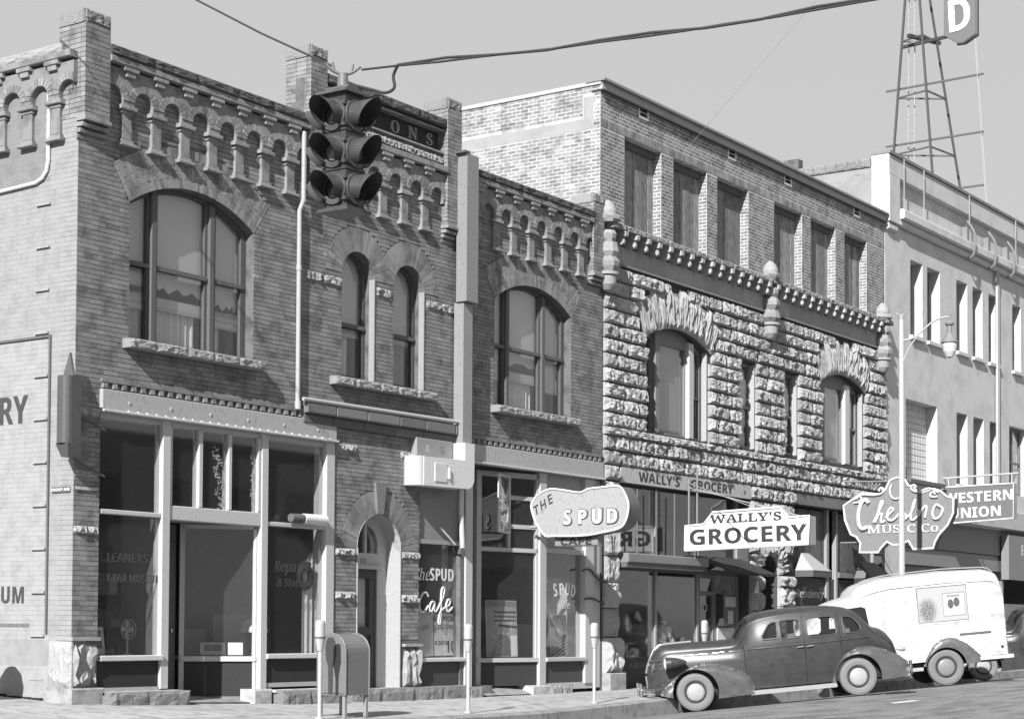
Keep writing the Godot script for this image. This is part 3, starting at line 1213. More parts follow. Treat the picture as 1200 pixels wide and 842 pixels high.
func shop_front(o: Node3D) -> void:
	var W := 0.45
	post(o, 1.74, 1.91, 0.17, 4.24)
	post(o, 3.94, 4.1, 0.1, 4.24)
	post(o, 5.52, 5.74, 0.0, 4.24, -0.25, 0.03)
	post(o, 0.49, 0.53, 0.2, 4.24, -0.2, -0.03, 0.3)
	# head and transom rails
	sheet(o, "head_rail", Vector3(0.5, 4.15, -0.2), Vector3(5.6, 4.235, -0.02), 0.42, M.wood, 0.01)
	for s in [[0.53, 1.74], [4.1, 5.52]]:
		sheet(o, "transom_rail", Vector3(s[0], 2.75, -0.15), Vector3(s[1], 2.82, 0.0), W, M.wood, 0.01)
		sheet(o, "window_sill", Vector3(s[0] - 0.02, 0.6, -0.2), Vector3(s[1] + 0.03, 0.68, 0.06), 0.5, M.wood, 0.01)
		sheet(o, "kick_panel", Vector3(s[0], 0.2, -0.16), Vector3(s[1], 0.6, -0.03), 0.035, M.wood)
		sheet(o, "bottom_rail", Vector3(s[0], 0.14, -0.18), Vector3(s[1], 0.21, 0.0), 0.35, M.wood)
		pane(o, Vector3(s[0], 2.82, -0.06), Vector3(s[1], 4.15, -0.055))
		pane(o, Vector3(s[0], 0.68, -0.06), Vector3(s[1], 2.75, -0.055))
	# transom over the entry: three lights
	sheet(o, "transom_rail", Vector3(1.91, 2.73, -0.16), Vector3(3.94, 2.95, 0.0), W, M.wood, 0.012)
	for m in [[1.91, 1.97], [2.53, 2.62], [3.19, 3.27], [3.87, 3.94]]:
		sheet(o, "glazing_bar", Vector3(m[0], 2.95, -0.14), Vector3(m[1], 4.15, 0.0), W, M.wood, 0.01)
	for m in [[1.97, 2.53], [2.62, 3.19], [3.27, 3.87]]:
		pane(o, Vector3(m[0], 2.95, -0.06), Vector3(m[1], 4.15, -0.055))
	# flaking paint left on the glass of two lights
	for m in [[2.78, 3.12, 30], [3.75, 3.87, 16]]:
		var fl := G.new()
		for q in m[2] * 5:
			var t: float = float(q) / (m[2] * 5)
			var y := 2.98 + t * 0.95
			var xc: float = lerpf(m[1] - 0.06, m[0] + 0.12, t * (0.6 if m[2] == 30 else 0.1)) + 0.05 * sin(t * 19.0)
			var r := rng.randf_range(0.006, 0.02)
			var p := PackedVector2Array()
			var cxy := Vector2(clampf(xc + rng.randf_range(-0.07, 0.07), m[0], m[1] - 0.02), y + rng.randf_range(-0.02, 0.02))
			for a in 6:
				p.push_back(cxy + Vector2(cos(a * TAU / 6), sin(a * TAU / 6)) * r * rng.randf_range(0.5, 1.3))
			fl.tone(rng.randf_range(0.2, 0.45))
			if not Geometry2D.is_polygon_clockwise(p):
				fl.face(p, -0.053 + 0.0002 * (q % 9))
		if fl.i.size() > 0:
			part(o, "flaked_paint", fl, M.plain).set_meta("kind", "stuff")
	# entry: slanting show window on the right, door at the back
	var a := Vector3(3.02, 0, -0.86)
	var e := Vector3(3.95, 0, -0.1)
	var d := (e - a).normalized()
	var ln := a.distance_to(e)
	var bs := Basis(d, Vector3.UP, d.cross(Vector3.UP))
	var sl := G.new()
	sl.tone(0.5)
	sl.box(Vector3(0, 0.56, -0.04), Vector3(ln, 0.64, 0.06))
	sl.box(Vector3(0, 2.68, -0.04), Vector3(ln, 2.74, 0.04))
	sl.box(Vector3(-0.02, -0.1, -0.05), Vector3(0.06, 2.75, 0.04))
	sl.box(Vector3(ln - 0.05, 0.0, -0.05), Vector3(ln, 2.75, 0.04))
	var sw := part(o, "entry_window", sl, M.wood, bs, a)
	var kp := G.new()
	kp.tone(0.04)
	kp.box(Vector3(0.06, 0.0, -0.03), Vector3(ln - 0.05, 0.56, 0.02))
	sub(sw, "kick_panel", kp, M.wood)
	var kb := G.new()
	kb.tone(0.2)
	kb.box(Vector3(0.06, -0.12, -0.03), Vector3(ln - 0.05, 0.0, 0.03))
	sub(sw, "bottom_rail", kb, M.wood)
	var gl := G.new()
	gl.box(Vector3(0.06, 0.64, -0.004), Vector3(ln - 0.05, 2.68, 0.0))
	sub(sw, "pane", gl, M.glass)
	# torn card behind the corner of that window
	# door and left return
	var lt := G.new()
	lt.tone(0.14)
	lt.box(Vector3(1.78, 0.05, -0.9), Vector3(1.86, 2.74, -0.2))
	part(o, "entry_return", lt, M.wood)
	var dr := G.new()
	dr.tone(0.1)
	dr.plate(rect(1.9, 2.95, 0.0, 2.73), [rect(2.08, 2.72, 1.0, 2.4)], -0.95, -0.9)
	var door := part(o, "door", dr, M.wood)
	var dgl := G.new()
	dgl.box(Vector3(2.06, 0.98, -0.93), Vector3(2.74, 2.42, -0.926))
	part(door, "pane", dgl, M.glass)
	var dk := G.new()
	dk.tone(0.4)
	dk.lathe([Vector2(0, 0.06), Vector2(0.03, 0.045), Vector2(0.03, 0.025), Vector2(0.012, 0.015), Vector2(0.012, 0)], 8)
	dk.t = Transform3D()
	var kn := part(door, "handle", dk, M.chrome, Basis(Vector3(1, 0, 0), PI / 2), Vector3(2.84, 1.05, -0.9))
	kn.name = "handle"
	# ceiling and paving of the entry
	sheet(o, "entry_ceiling", Vector3(1.86, 2.76, -0.95), Vector3(3.96, 2.8, -0.16), 0.3, M.wood)
	var pv := G.new()
	pv.tone(0.26)
	pv.quad(Vector3(1.8, walk_y(1.8, 0) + 0.02, 0.02), Vector3(4.0, walk_y(4.0, 0) + 0.02, 0.02), Vector3(4.0, 0.02, -0.95), Vector3(1.8, 0.06, -0.95))
	part(o, "entry_paving", pv, M.concrete)
	sheet(o, "post_foot", Vector3(3.72, -0.3, -0.2), Vector3(4.16, 0.12, 0.1), 0.42, M.concrete, 0.03)
	# hewn steps
	rock_row(o, "step_stone", 0.5, 2.1, -0.15, 0.15, -0.1, 0.34, 0.8, 0.22)
	sheet(o, "step_top", Vector3(0.5, 0.11, -0.2), Vector3(2.08, 0.152, 0.16), 0.5, M.concrete)
	rock_row(o, "step_stone", 4.2, 5.72, -0.25, 0.08, -0.1, 0.34, 0.8, 0.22)
	sheet(o, "step_top", Vector3(4.16, 0.06, -0.2), Vector3(5.72, 0.1, 0.16), 0.5, M.concrete)
	# lettering on the glass
	var z := -0.054
	text(o, "glass_lettering", "CLEANERS", Transform3D(Basis(), Vector3(1.05, 2.06, z)), 0.13, 0.05, {depth = 0.002, weight = 400, wide = 1.15})
	text(o, "glass_lettering", "CITY PAR MUSEUM", Transform3D(Basis(), Vector3(1.13, 1.76, z)), 0.12, 0.05, {depth = 0.002, weight = 700, wide = 0.92})
	text(o, "glass_lettering", "Repaırs", Transform3D(Basis(), Vector3(4.76, 2.02, z)), 0.17, 0.05, {depth = 0.002, weight = 400, slant = 0.3, font = "Droid Serif"})
	text(o, "glass_lettering", "& Storage", Transform3D(Basis(), Vector3(4.82, 1.78, z)), 0.13, 0.05, {depth = 0.002, weight = 400, slant = 0.2, font = "Droid Serif"})

func door_front(o: Node3D) -> void:
	var out := arched(6.36, 7.58, -0.1, 2.48, 0.61)
	voussoirs(o, 6.36, 7.58, 2.48, 0.6, 0.42, 0.0, 0.006, 24, BR * 1.0)
	var ks := G.new()
	ks.tone(0.19)
	ks.prism(PackedVector2Array([Vector2(6.87, 3.09), Vector2(7.03, 3.09), Vector2(7.1, 3.64), Vector2(6.8, 3.64)]), -0.05, 0.06)
	part(o, "keystone", ks, M.stone)
	# white lined reveal
	var rv := G.new()
	rv.tone(0.36)
	for q in out.size() - 1:
		var a := out[q + 1]
		var b := out[(q + 2) % out.size()]
		if q + 2 >= out.size():
			break
		rv.quad(Vector3(a.x, a.y, 0.015), Vector3(b.x, b.y, 0.015), Vector3(b.x - (b.x - 6.97) * 0.03, b.y - 0.012, -0.34), Vector3(a.x - (a.x - 6.97) * 0.03, a.y - 0.012, -0.34))
	rv.box(Vector3(7.555, -0.1, -0.34), Vector3(7.578, 2.48, 0.02))
	rv.box(Vector3(6.362, -0.1, -0.34), Vector3(6.385, 2.48, 0.02))
	part(o, "door_reveal", rv, M.wood)
	var fr := G.new()
	fr.tone(0.42)
	var lun := arched(6.62, 7.3, 2.42, 2.5, 0.42)
	fr.plate(Geometry2D.offset_polygon(out, -0.01)[0], [rect(6.66, 7.3, -0.2, 2.14), lun], -0.36, -0.3)
	fr.box(Vector3(6.93, 2.42, -0.35), Vector3(6.99, 2.9, -0.29))
	fr.box(Vector3(6.6, 2.14, -0.32), Vector3(7.4, 2.2, -0.24))
	var df := part(o, "door_frame", fr, M.wood)
	var lg := G.new()
	lg.plate(lun, [], -0.335, -0.33)
	part(df, "pane", lg, M.glass)
	text(df, "house_number", "117", Transform3D(Basis(), Vector3(6.9, 2.24, -0.298)), 0.08, 0.1, {depth = 0.004})
	var dg := G.new()
	dg.tone(0.07)
	dg.plate(rect(6.66, 7.3, 0.05, 2.14), [rect(6.82, 7.12, 1.12, 1.98), rect(6.8, 7.16, 0.62, 0.98), rect(6.8, 7.16, 0.18, 0.52)], -0.38, -0.33)
	var d := part(o, "door", dg, M.wood)
	var pn := G.new()
	pn.tone(0.055)
	pn.box(Vector3(6.78, 0.16, -0.375), Vector3(7.18, 0.99, -0.355))
	part(d, "door_panel", pn, M.wood)
	var gp := G.new()
	gp.box(Vector3(6.8, 1.1, -0.36), Vector3(7.14, 2.0, -0.355))
	part(d, "pane", gp, M.glass)
	var cu := G.new()
	cu.tone(0.55)
	cu.box(Vector3(6.83, 1.1, -0.42), Vector3(7.1, 2.0, -0.41))
	part(d, "door_curtain", cu, M.cloth)
	rock_row(o, "step_stone", 6.1, 9.5, -0.4, 0.05, -0.3, 0.2, 0.9, 0.22)
	sheet(o, "step_top", Vector3(6.1, 0.02, -0.4), Vector3(9.5, 0.058, 0.1), 0.34, M.concrete)
	rock(o, "pier_stone", Vector3(7.66, 0.04, -0.1), Vector3(8.14, 0.78, 0.14), 0.32)
	rock(o, "pier_stone", Vector3(5.8, 0.04, -0.1), Vector3(6.3, 0.78, 0.14), 0.26)
	sheet(o, "pier_cap", Vector3(7.64, 0.78, -0.1), Vector3(8.16, 0.83, 0.08), 0.34, M.stone)

func cafe_front(o: Node3D) -> void:
	sheet(o, "panel_board", Vector3(8.12, 2.72, -0.14), Vector3(9.5, 4.2, -0.06), 0.22, M.wood)
	sheet(o, "header_box", Vector3(7.86, 4.2, -0.1), Vector3(8.94, 4.52, 0.13), 0.26, M.wood, 0.01)
	text(o, "lettering", "A", Transform3D(Basis(), Vector3(8.18, 4.27, 0.13)), 0.14, 0.36, {depth = 0.004})
	text(o, "lettering", "G", Transform3D(Basis(), Vector3(8.62, 4.27, 0.13)), 0.14, 0.1, {depth = 0.004, weight = 400})
	sheet(o, "head_rail", Vector3(8.12, 2.64, -0.2), Vector3(9.5, 2.72, -0.02), 0.28, M.wood)
	sheet(o, "window_sill", Vector3(8.1, 0.5, -0.2), Vector3(9.52, 0.57, 0.06), 0.5, M.wood, 0.01)
	sheet(o, "kick_panel", Vector3(8.12, 0.06, -0.18), Vector3(9.5, 0.5, -0.03), 0.06, M.wood)
	pane(o, Vector3(8.12, 0.57, -0.1), Vector3(9.5, 2.64, -0.095))
	text(o, "glass_lettering", "The", Transform3D(Basis(), Vector3(8.33, 1.98, -0.09)), 0.2, 0.6, {depth = 0.003, slant = 0.25, weight = 400, font = "Droid Serif"})
	text(o, "glass_lettering", "SPUD", Transform3D(Basis(), Vector3(8.93, 1.98, -0.09)), 0.22, 0.6, {depth = 0.003, wide = 0.95})
	# script: thick strokes
	var sc := G.new()
	sc.tone(0.6)
	var strokes := [
		[[0.30, 0.36], [0.24, 0.44], [0.14, 0.42], [0.05, 0.28], [0.03, 0.12], [0.09, 0.01], [0.19, 0.02], [0.30, 0.14]],
		[[0.50, 0.22], [0.42, 0.24], [0.34, 0.12], [0.36, 0.02], [0.43, 0.05], [0.50, 0.20], [0.49, 0.05], [0.54, 0.02], [0.62, 0.12]],
		[[0.62, 0.12], [0.74, 0.32], [0.80, 0.54], [0.74, 0.56], [0.70, 0.40], [0.69, 0.0], [0.66, -0.26], [0.62, -0.2], [0.68, 0.02], [0.84, 0.12]],
		[[0.84, 0.12], [0.95, 0.18], [0.98, 0.27], [0.92, 0.30], [0.86, 0.18], [0.88, 0.05], [0.95, 0.03], [1.05, 0.12]]]
	for s in strokes:
		var p := []
		for q in s:
			p.append(Vector3(8.22 + q[0] * 0.98, 1.40 + q[1] * 0.8, -0.088))
		sc = G.new()
		sc.tone(0.6)
		sc.tube(smooth(p, 4), 0.019, 6)
		part(o, "script_letter", sc, M.plain)

func smooth(p: Array, k: int) -> Array:
	var r := []
	for q in p.size() - 1:
		var a: Vector3 = p[maxi(q - 1, 0)]
		var b: Vector3 = p[q]
		var c: Vector3 = p[q + 1]
		var d: Vector3 = p[mini(q + 2, p.size() - 1)]
		for s in k:
			r.append(b.cubic_interpolate(c, a, d, float(s) / k))
	r.append(p[p.size() - 1])
	return r

func cafe_building() -> void:
	var o := thing("cafe_building", "narrow two storey brick cafe front with one wide arched window", "building", Vector3(11.8, 0, 0))
	var w := arched(10.42, 13.1, 5.36, 7.42, 0.42)
	var shop := rect(9.5, 14.33, -0.6, 4.55)
	var g := G.new()
	g.tone(BR * 0.62)
	g.plate(rect(9.382, 14.33, -0.5, 9.5), [w, shop], -0.3, -0.002)
	part(o, "wall", g, M.brick)
	brick_wall(o, 9.382, 14.33, 4.55, 9.5, 0.0, [w, fan_outline(10.42, 13.1, 7.42, 0.42, 0.63)], {tone = BR * 0.98, parts = 300, proud = 0.006, gap = 0.009, gap_x = 0.004, length = 0.27, vary = 0.17})
	arch_sash(o, 10.42, true)
	arcade(o, [9.79, 10.394, 10.998, 11.602, 12.206, 12.81, 13.414], 9.4, 13.75, 8.36, 0.085, BR * 1.05)
	rock_row(o, "coping_stone", 9.4, 13.75, 9.585, 9.72, -0.28, 0.21, 0.95, 0.1)
	pilaster(o, 13.75, 14.15, 8.45, 9.92, -0.42, 0.14, BR, 0.24)
	dentils(o, 9.45, 14.3, 4.585, BR)
	# a lighter patch where a notice was taken off the wall
	sheet(o, "fascia", Vector3(9.5, 4.24, -0.1), Vector3(14.31, 4.565, 0.06), 0.36, M.tin, 0.01)
	sheet(o, "drip_edge", Vector3(9.5, 4.205, -0.1), Vector3(14.31, 4.238, 0.11), 0.5, M.tin, 0.006)
	# posts
	post(o, 9.5, 9.73, 0.0, 4.2, -0.5, 0.03)
	post(o, 12.0, 12.24, 0.0, 4.2, -0.12, 0.02)
	post(o, 13.66, 14.0, 0.0, 4.2, -0.2, 0.03)
	post(o, 14.003, 14.32, -0.1, 4.2, -0.2, -0.02, 0.45)
	# right bay: boarded above, window below
	sheet(o, "panel_board", Vector3(12.24, 2.72, -0.12), Vector3(13.66, 4.2, -0.05), 0.3, M.wood)
	sheet(o, "transom_rail", Vector3(12.24, 2.62, -0.14), Vector3(13.66, 2.72, 0.0), 0.42, M.wood)
	sheet(o, "window_sill", Vector3(12.22, 0.46, -0.2), Vector3(13.68, 0.54, 0.06), 0.42, M.wood, 0.01)
	sheet(o, "kick_panel", Vector3(12.24, 0.02, -0.16), Vector3(13.66, 0.46, -0.03), 0.07, M.wood)
	sheet(o, "bottom_rail", Vector3(12.24, -0.1, -0.2), Vector3(13.98, 0.03, 0.0), 0.45, M.wood)
	pane(o, Vector3(12.24, 0.54, -0.1), Vector3(13.66, 2.62, -0.095))
	# left bay: door set back, show window running forward to the post
	var a := Vector3(10.44, 0, -0.42)
	var e := Vector3(12.02, 0, -0.06)
	var d := (e - a).normalized()
	var ln := a.distance_to(e)
	var bs := Basis(d, Vector3.UP, d.cross(Vector3.UP))
	var f := G.new()
	f.tone(0.4)
	f.box(Vector3(0, 0.46, -0.06), Vector3(ln, 0.54, 0.07))
	f.box(Vector3(0, 2.6, -0.05), Vector3(ln, 2.68, 0.04))
	f.box(Vector3(-0.02, 0.0, -0.06), Vector3(0.1, 4.15, 0.05))
	f.box(Vector3(ln - 0.06, 0.54, -0.05), Vector3(ln, 4.15, 0.04))
	f.box(Vector3(0.1, 4.05, -0.05), Vector3(ln, 4.15, 0.04))
	f.box(Vector3(ln * 0.52, 3.62, -0.04), Vector3(ln - 0.06, 3.7, 0.03))
	f.box(Vector3(ln * 0.52, 3.06, -0.04), Vector3(ln - 0.06, 3.14, 0.03))
	f.box(Vector3(ln * 0.5, 2.68, -0.05), Vector3(ln * 0.54, 4.05, 0.03))
	var w2 := part(o, "show_window", f, M.wood, bs, a)
	var gl := G.new()
	gl.box(Vector3(0.1, 0.54, -0.004), Vector3(ln - 0.06, 2.6, 0.0))
	gl.box(Vector3(0.1, 2.68, -0.004), Vector3(ln - 0.06, 4.05, 0.0))
	sub(w2, "pane", gl, M.glass)
	var kp := G.new()
	kp.tone(0.05)
	kp.box(Vector3(0.1, 0.0, -0.05), Vector3(ln, 0.46, 0.02))
	sub(w2, "kick_panel", kp, M.wood)
	# vent sash swung open
	var vs := G.new()
	vs.tone(0.45)
	vs.t = Transform3D(Basis(Vector3.UP, 0.5), Vector3(ln * 0.5, 0, 0.04))
	vs.box(Vector3(-0.03, 2.95, 0), Vector3(0.03, 4.08, 0.03))
	vs.box(Vector3(-0.62, 2.95, 0), Vector3(-0.03, 2.99, 0.03))
	vs.box(Vector3(-0.62, 4.04, 0), Vector3(-0.03, 4.08, 0.03))
	vs.box(Vector3(-0.66, 2.95, 0), Vector3(-0.62, 4.08, 0.03))
	sub(w2, "vent_sash", vs, M.wood)
	var vg := G.new()
	vg.t = Transform3D(Basis(Vector3.UP, 0.5), Vector3(ln * 0.5, 0, 0.04))
	vg.box(Vector3(-0.62, 2.99, 0.012), Vector3(-0.03, 4.04, 0.016))
	sub(w2, "pane", vg, M.glass)
	var dg := G.new()
	dg.tone(0.16)
	dg.plate(rect(9.74, 10.44, 0.02, 2.6), [rect(9.86, 10.32, 1.3, 2.45), rect(9.86, 10.32, 0.75, 1.18), rect(9.86, 10.32, 0.2, 0.62)], -0.55, -0.5)
	dg.box(Vector3(9.73, 2.6, -0.55), Vector3(10.46, 2.7, -0.48))
	dg.box(Vector3(9.86, 1.2, -0.52), Vector3(10.32, 1.23, -0.48))
	var dr := part(o, "door", dg, M.wood)
	var pn := G.new()
	pn.tone(0.12)
	pn.box(Vector3(9.84, 0.18, -0.545), Vector3(10.34, 1.2, -0.525))
	part(dr, "door_panel", pn, M.wood)
	var dp := G.new()
	dp.box(Vector3(9.84, 1.28, -0.53), Vector3(10.34, 2.47, -0.525))
	dp.box(Vector3(9.74, 2.7, -0.53), Vector3(10.44, 4.15, -0.525))
	part(dr, "pane", dp, M.glass)
	sheet(o, "door_sill", Vector3(9.7, -0.2, -0.55), Vector3(10.5, 0.03, -0.05), 0.2, M.concrete)
	var pv := G.new()
	pv.tone(0.28)
	pv.quad(Vector3(9.6, -0.15, 0.04), Vector3(12.1, -0.165, 0.04), Vector3(12.1, 0.0, -0.4), Vector3(9.6, 0.0, -0.55))
	part(o, "entry_paving", pv, M.concrete)
	sheet(o, "post_foot", Vector3(11.7, -0.3, -0.3), Vector3(12.3, 0.0, 0.08), 0.45, M.concrete, 0.02)
	rock_row(o, "step_stone", 12.3, 13.1, -0.35, 0.0, -0.1, 0.14, 0.5, 0.3)
	rock_row(o, "step_stone", 9.5, 9.95, -0.35, 0.02, -0.1, 0.18, 0.5, 0.28)
	# lettering on the glass, bent in an arc
	for q in 4:
		var t := (q - 1.5) * 0.13
		text(o, "glass_lettering", "SPUD"[q], Transform3D(Basis(Vector3(0, 0, 1), -t * 1.1), Vector3(13.05 + (q - 1.5) * 0.2, 1.80 - absf(q - 1.5) * 0.02, -0.09)), 0.24, 0.65, {depth = 0.003, wide = 0.9})
	text(o, "glass_lettering", "The", Transform3D(Basis(), Vector3(12.55, 1.9, -0.09)), 0.16, 0.5, {depth = 0.003, slant = 0.2, weight = 400})
	text(o, "glass_lettering", "Cafe", Transform3D(Basis(), Vector3(13.05, 1.52, -0.09)), 0.16, 0.5, {depth = 0.003, slant = 0.2, weight = 400})
	# cables and pipes down the right pier
	var cb := G.new()
	cb.tone(0.08)
	cb.tube(smooth([Vector3(13.5, 2.3, 0.05), Vector3(13.8, 2.33, 0.06), Vector3(14.2, 2.1, 0.07), Vector3(14.9, 2.12, 0.2)], 4), 0.02, 6)
	cb.tube(smooth([Vector3(13.6, 1.72, 0.05), Vector3(13.9, 1.74, 0.06), Vector3(14.3, 1.62, 0.07)], 4), 0.02, 6)
	cb.tube([Vector3(14.22, 4.2, 0.05), Vector3(14.22, 2.0, 0.05)], 0.03, 6)
	part(o, "service_cable", cb, M.rubber)
	shell(o, 9.4, 14.3, -0.6, 9.4, -9.0, [-0.35, 4.45])

const ST := 0.36      # tone of the hewn stone

func stone_building() -> void:
	var o := thing("stone_building", "three storey front of rough hewn stone below and pale brick with boarded windows above", "building", Vector3(21.6, 0, 0))
	var wa := arched(16.09, 18.88, 5.4, 7.42, 0.36)
	var wb := rect(20.41, 21.25, 5.42, 7.48)
	var wc := rect(22.76, 23.55, 5.45, 7.5)
	var wd := arched(24.93, 27.55, 5.46, 7.46, 0.34)
	var shop1 := rect(14.95, 20.92, -0.6, 4.22)
	var shop2 := rect(23.3, 28.8, -0.6, 4.25)
	var stair := arched(21.5, 22.44, -0.6, 2.45, 0.46)
	var ups := []
	for s in [[15.18, 16.74], [17.28, 18.83], [19.33, 20.89], [22.26, 23.82], [24.33, 25.81], [26.38, 27.81]]:
		ups.append(rect(s[0], s[1], 9.62, 11.62))
	var g := G.new()
	g.tone(0.08)
	g.plate(rect(14.33, 29.04, -0.5, 9.5), [wa, wb, wc, wd, shop1, shop2, stair], -0.4, 0.0)
	part(o, "stone_wall", g, M.stone)
	var gb := G.new()
	gb.tone(0.5)
	gb.plate(rect(14.2, 29.0, 9.5, 12.45), ups, -0.3, 0.0)
	part(o, "upper_wall", gb, M.brick)
	# stone courses
	var solid := [wa, wb, wc, wd, fan_outline(16.0, 18.97, 7.42, 0.36, 0.72), fan_outline(24.84, 27.64, 7.46, 0.34, 0.72), rect(15.9, 19.05, 7.5, 8.2), rect(24.75, 27.7, 7.5, 8.2)]
	var y := 5.35
	var n := 0
	while y < 8.7:
		var ch := 0.31 if y < 8.45 else 8.8 - y
		hewn_course(o, 14.34, 29.04, y, y + ch, solid, 0.14)
		y += ch
	for q in 2:
		hewn_course(o, 14.34, 29.04, 4.55 + q * 0.315, 4.865 + q * 0.315, [], 0.14)
	rock_row(o, "ledge_stone", 14.34, 29.04, 5.18, 5.35, 0.0, 0.19, 0.75, ST)
	hewn_course(o, 14.34, 14.95, 4.22, 4.55, [], 0.14)
	hewn_course(o, 20.95, 23.3, 4.22, 4.55, [], 0.14)
	hewn_course(o, 28.82, 29.04, 4.22, 4.55, [], 0.14)
	# fans of long stones over the wide windows
	for f in [[16.0, 18.97, 7.42, 0.36], [24.84, 27.64, 7.46, 0.34]]:
		var k := 12
		var w: float = f[1] - f[0]
		var r: float = w * w / (8.0 * f[3]) + f[3] / 2.0
		var cy: float = f[2] + f[3] - r
		var half := asin(w / 2.0 / r)
		var fb := G.new()
		fb.tone(ST * 0.85)
		fb.prism(fan_outline(f[0], f[1], f[2], f[3], 0.8), 0.002, 0.04)
		part(o, "arch_bed", fb, M.stone)
		for q in k:
			var an := -half + 2 * half * (q + 0.5) / k
			var ww := 2 * half * r / k * 1.02
			var h := 0.78 + (0.12 if q % 2 == 0 else -0.05)
			var at := Vector3((f[0] + f[1]) / 2 + sin(an) * r, cy + cos(an) * r, 0.0)
			var bs := Basis(Vector3(0, 0, 1), -an)
			placed(o, "voussoir", rocks[rng.randi() % 10], rock_mat(ST), Transform3D(bs * Basis.from_scale(Vector3(ww * 0.95, h, rng.randf_range(0.1, 0.17))), at + bs * Vector3(-ww / 2, 0.005, 0)))
	# frieze and cornice
	var fx := 14.4
	while fx < 29.0:
		var e := minf(fx + 0.62, 29.04)
		var sl := G.new()
		sl.tone(0.38 * rng.randf_range(0.9, 1.1))
		sl.bbox(Vector3(fx + 0.004, 8.82, -0.02), Vector3(e - 0.004, 9.22, 0.03), 0.01)
		part(o, "frieze_slab", sl, M.stone)
		fx = e
	sheet(o, "frieze_ledge", Vector3(14.34, 8.79, 0.0), Vector3(29.04, 8.83, 0.1), 0.25, M.stone)
	var cx := 14.72
	while cx < 28.5:
		var cb := G.new()
		cb.tone(ST * 1.15 * rng.randf_range(0.85, 1.15))
		cb.bbox(Vector3(cx, 9.36, 0), Vector3(cx + 0.15, 9.478, 0.31), 0.02)
		cb.bbox(Vector3(cx + 0.01, 9.2, 0), Vector3(cx + 0.14, 9.355, 0.25), 0.04)
		part(o, "corbel", cb, M.stone)
		cx += 0.478
	rock_row(o, "cornice_stone", 14.3, 29.0, 9.48, 9.6, 0.0, 0.32, 0.6, ST * 0.8)
	for x in [14.32, 21.82, 28.6]:
		finial(o, x)
	# windows
	window(o, wa, -0.18, [
		{r = [16.2, 16.62, 6.45, 7.5], blind = 6.4, blind_tone = 0.35},
		{r = [16.2, 16.62, 5.48, 6.4], back = 0.05},
		{r = [16.9, 18.12, 5.48, 7.42], blind = 5.55, blind_tone = 0.28},
		{r = [18.45, 18.85, 6.42, 7.45], blind = 6.4, blind_tone = 0.4},
		{r = [18.45, 18.85, 5.48, 6.36], back = 0.05, blind = 6.0, blind_tone = 0.1}], {paint = 0.2})
	sheet(o, "mullion", Vector3(18.17, 5.42, -0.18), Vector3(18.4, 7.6, -0.08), 0.45, M.wood, 0.02)
	sheet(o, "mullion", Vector3(16.66, 5.42, -0.18), Vector3(16.86, 7.6, -0.08), 0.2, M.wood, 0.02)
	window(o, wb, -0.13, [{r = [20.5, 21.18, 6.45, 7.4], blind = 6.4, blind_tone = 0.32}, {r = [20.5, 21.18, 5.5, 6.39], back = 0.05, curtain = [20.85, 21.1, 5.45, 6.4], curtain_tone = 0.12}], {paint = 0.22})
	window(o, wc, -0.13, [{r = [22.84, 23.48, 6.45, 7.42], blind = 6.4, blind_tone = 0.32}, {r = [22.84, 23.48, 5.53, 6.39], back = 0.05, curtain = [22.85, 23.05, 5.45, 6.4], curtain_tone = 0.1}], {paint = 0.2})
	window(o, wd, -0.18, [
		{r = [25.02, 25.3, 6.45, 7.5], blind = 6.4, blind_tone = 0.35},
		{r = [25.02, 25.3, 5.55, 6.4], back = 0.05},
		{r = [25.55, 26.55, 5.55, 7.45], blind = 5.65, blind_tone = 0.45},
		{r = [26.95, 27.5, 6.5, 7.45], blind = 6.4, blind_tone = 0.5},
		{r = [26.95, 27.5, 5.55, 6.44], back = 0.05, blind = 6.0, blind_tone = 0.15}], {paint = 0.2})
	sheet(o, "mullion", Vector3(26.6, 5.5, -0.18), Vector3(26.9, 7.6, -0.08), 0.5, M.wood, 0.02)
	for s in [[18.83, 5.42, 7.45], [21.21, 5.44, 7.46], [23.51, 5.47, 7.48], [27.5, 5.5, 7.45]]:
		sheet(o, "jamb_board", Vector3(s[0], s[1], -0.13), Vector3(s[0] + 0.035, s[2], 0.0), 0.36, M.wood)
	# boarded windows of the top storey
	for u in ups:
		var x0: float = u[0].x
		var x1: float = u[1].x
		var k := 7
		for q in k:
			var b := G.new()
			b.tone(0.27 * rng.randf_range(0.7, 1.3))
			b.box(Vector3(lerpf(x0, x1, float(q) / k) + 0.003, 9.62, -0.3), Vector3(lerpf(x0, x1, float(q + 1) / k) - 0.003, 11.6, -0.21 + rng.randf_range(-0.006, 0.006)))
			part(o, "board", b, M.board)
		var jb := G.new()
		for r in 25:
			var yy := 9.63 + r * 0.0791
			for zz in ([[-0.2, -0.012]] if r % 2 == 0 else [[-0.2, -0.12], [-0.1, -0.012]]):
				jb.tone(0.2 * rng.randf_range(0.8, 1.25))
				jb.box(Vector3(x1 - 0.0015, yy, zz[0]), Vector3(x1 + 0.01, yy + 0.058, zz[1]))
		part(o, "jamb_brickwork", jb, M.brick).set_meta("kind", "stuff")
		sheet(o, "head_board", Vector3(x0, 11.46, -0.21), Vector3(x1, 11.62, -0.15), 0.16, M.board)
	# brick of the top storey, front and side
	var topb := {tone = 0.2, vary = 0.25, course = 0.077, length = 0.214, gap = 0.02, proud = 0.0012}
	var soldiers := rect(14.1, 29.1, 11.62, 11.81)
	var vents := []
	for v in [15.76, 19.84, 22.8, 26.94]:
		vents.append(rect(v, v + 0.36, 12.19, 12.41))
	brick_wall(o, 14.2, 29.0, 9.5, 12.36, 0.0, ups + [soldiers] + vents, topb)
	var so := G.new()
	var sx := 14.2
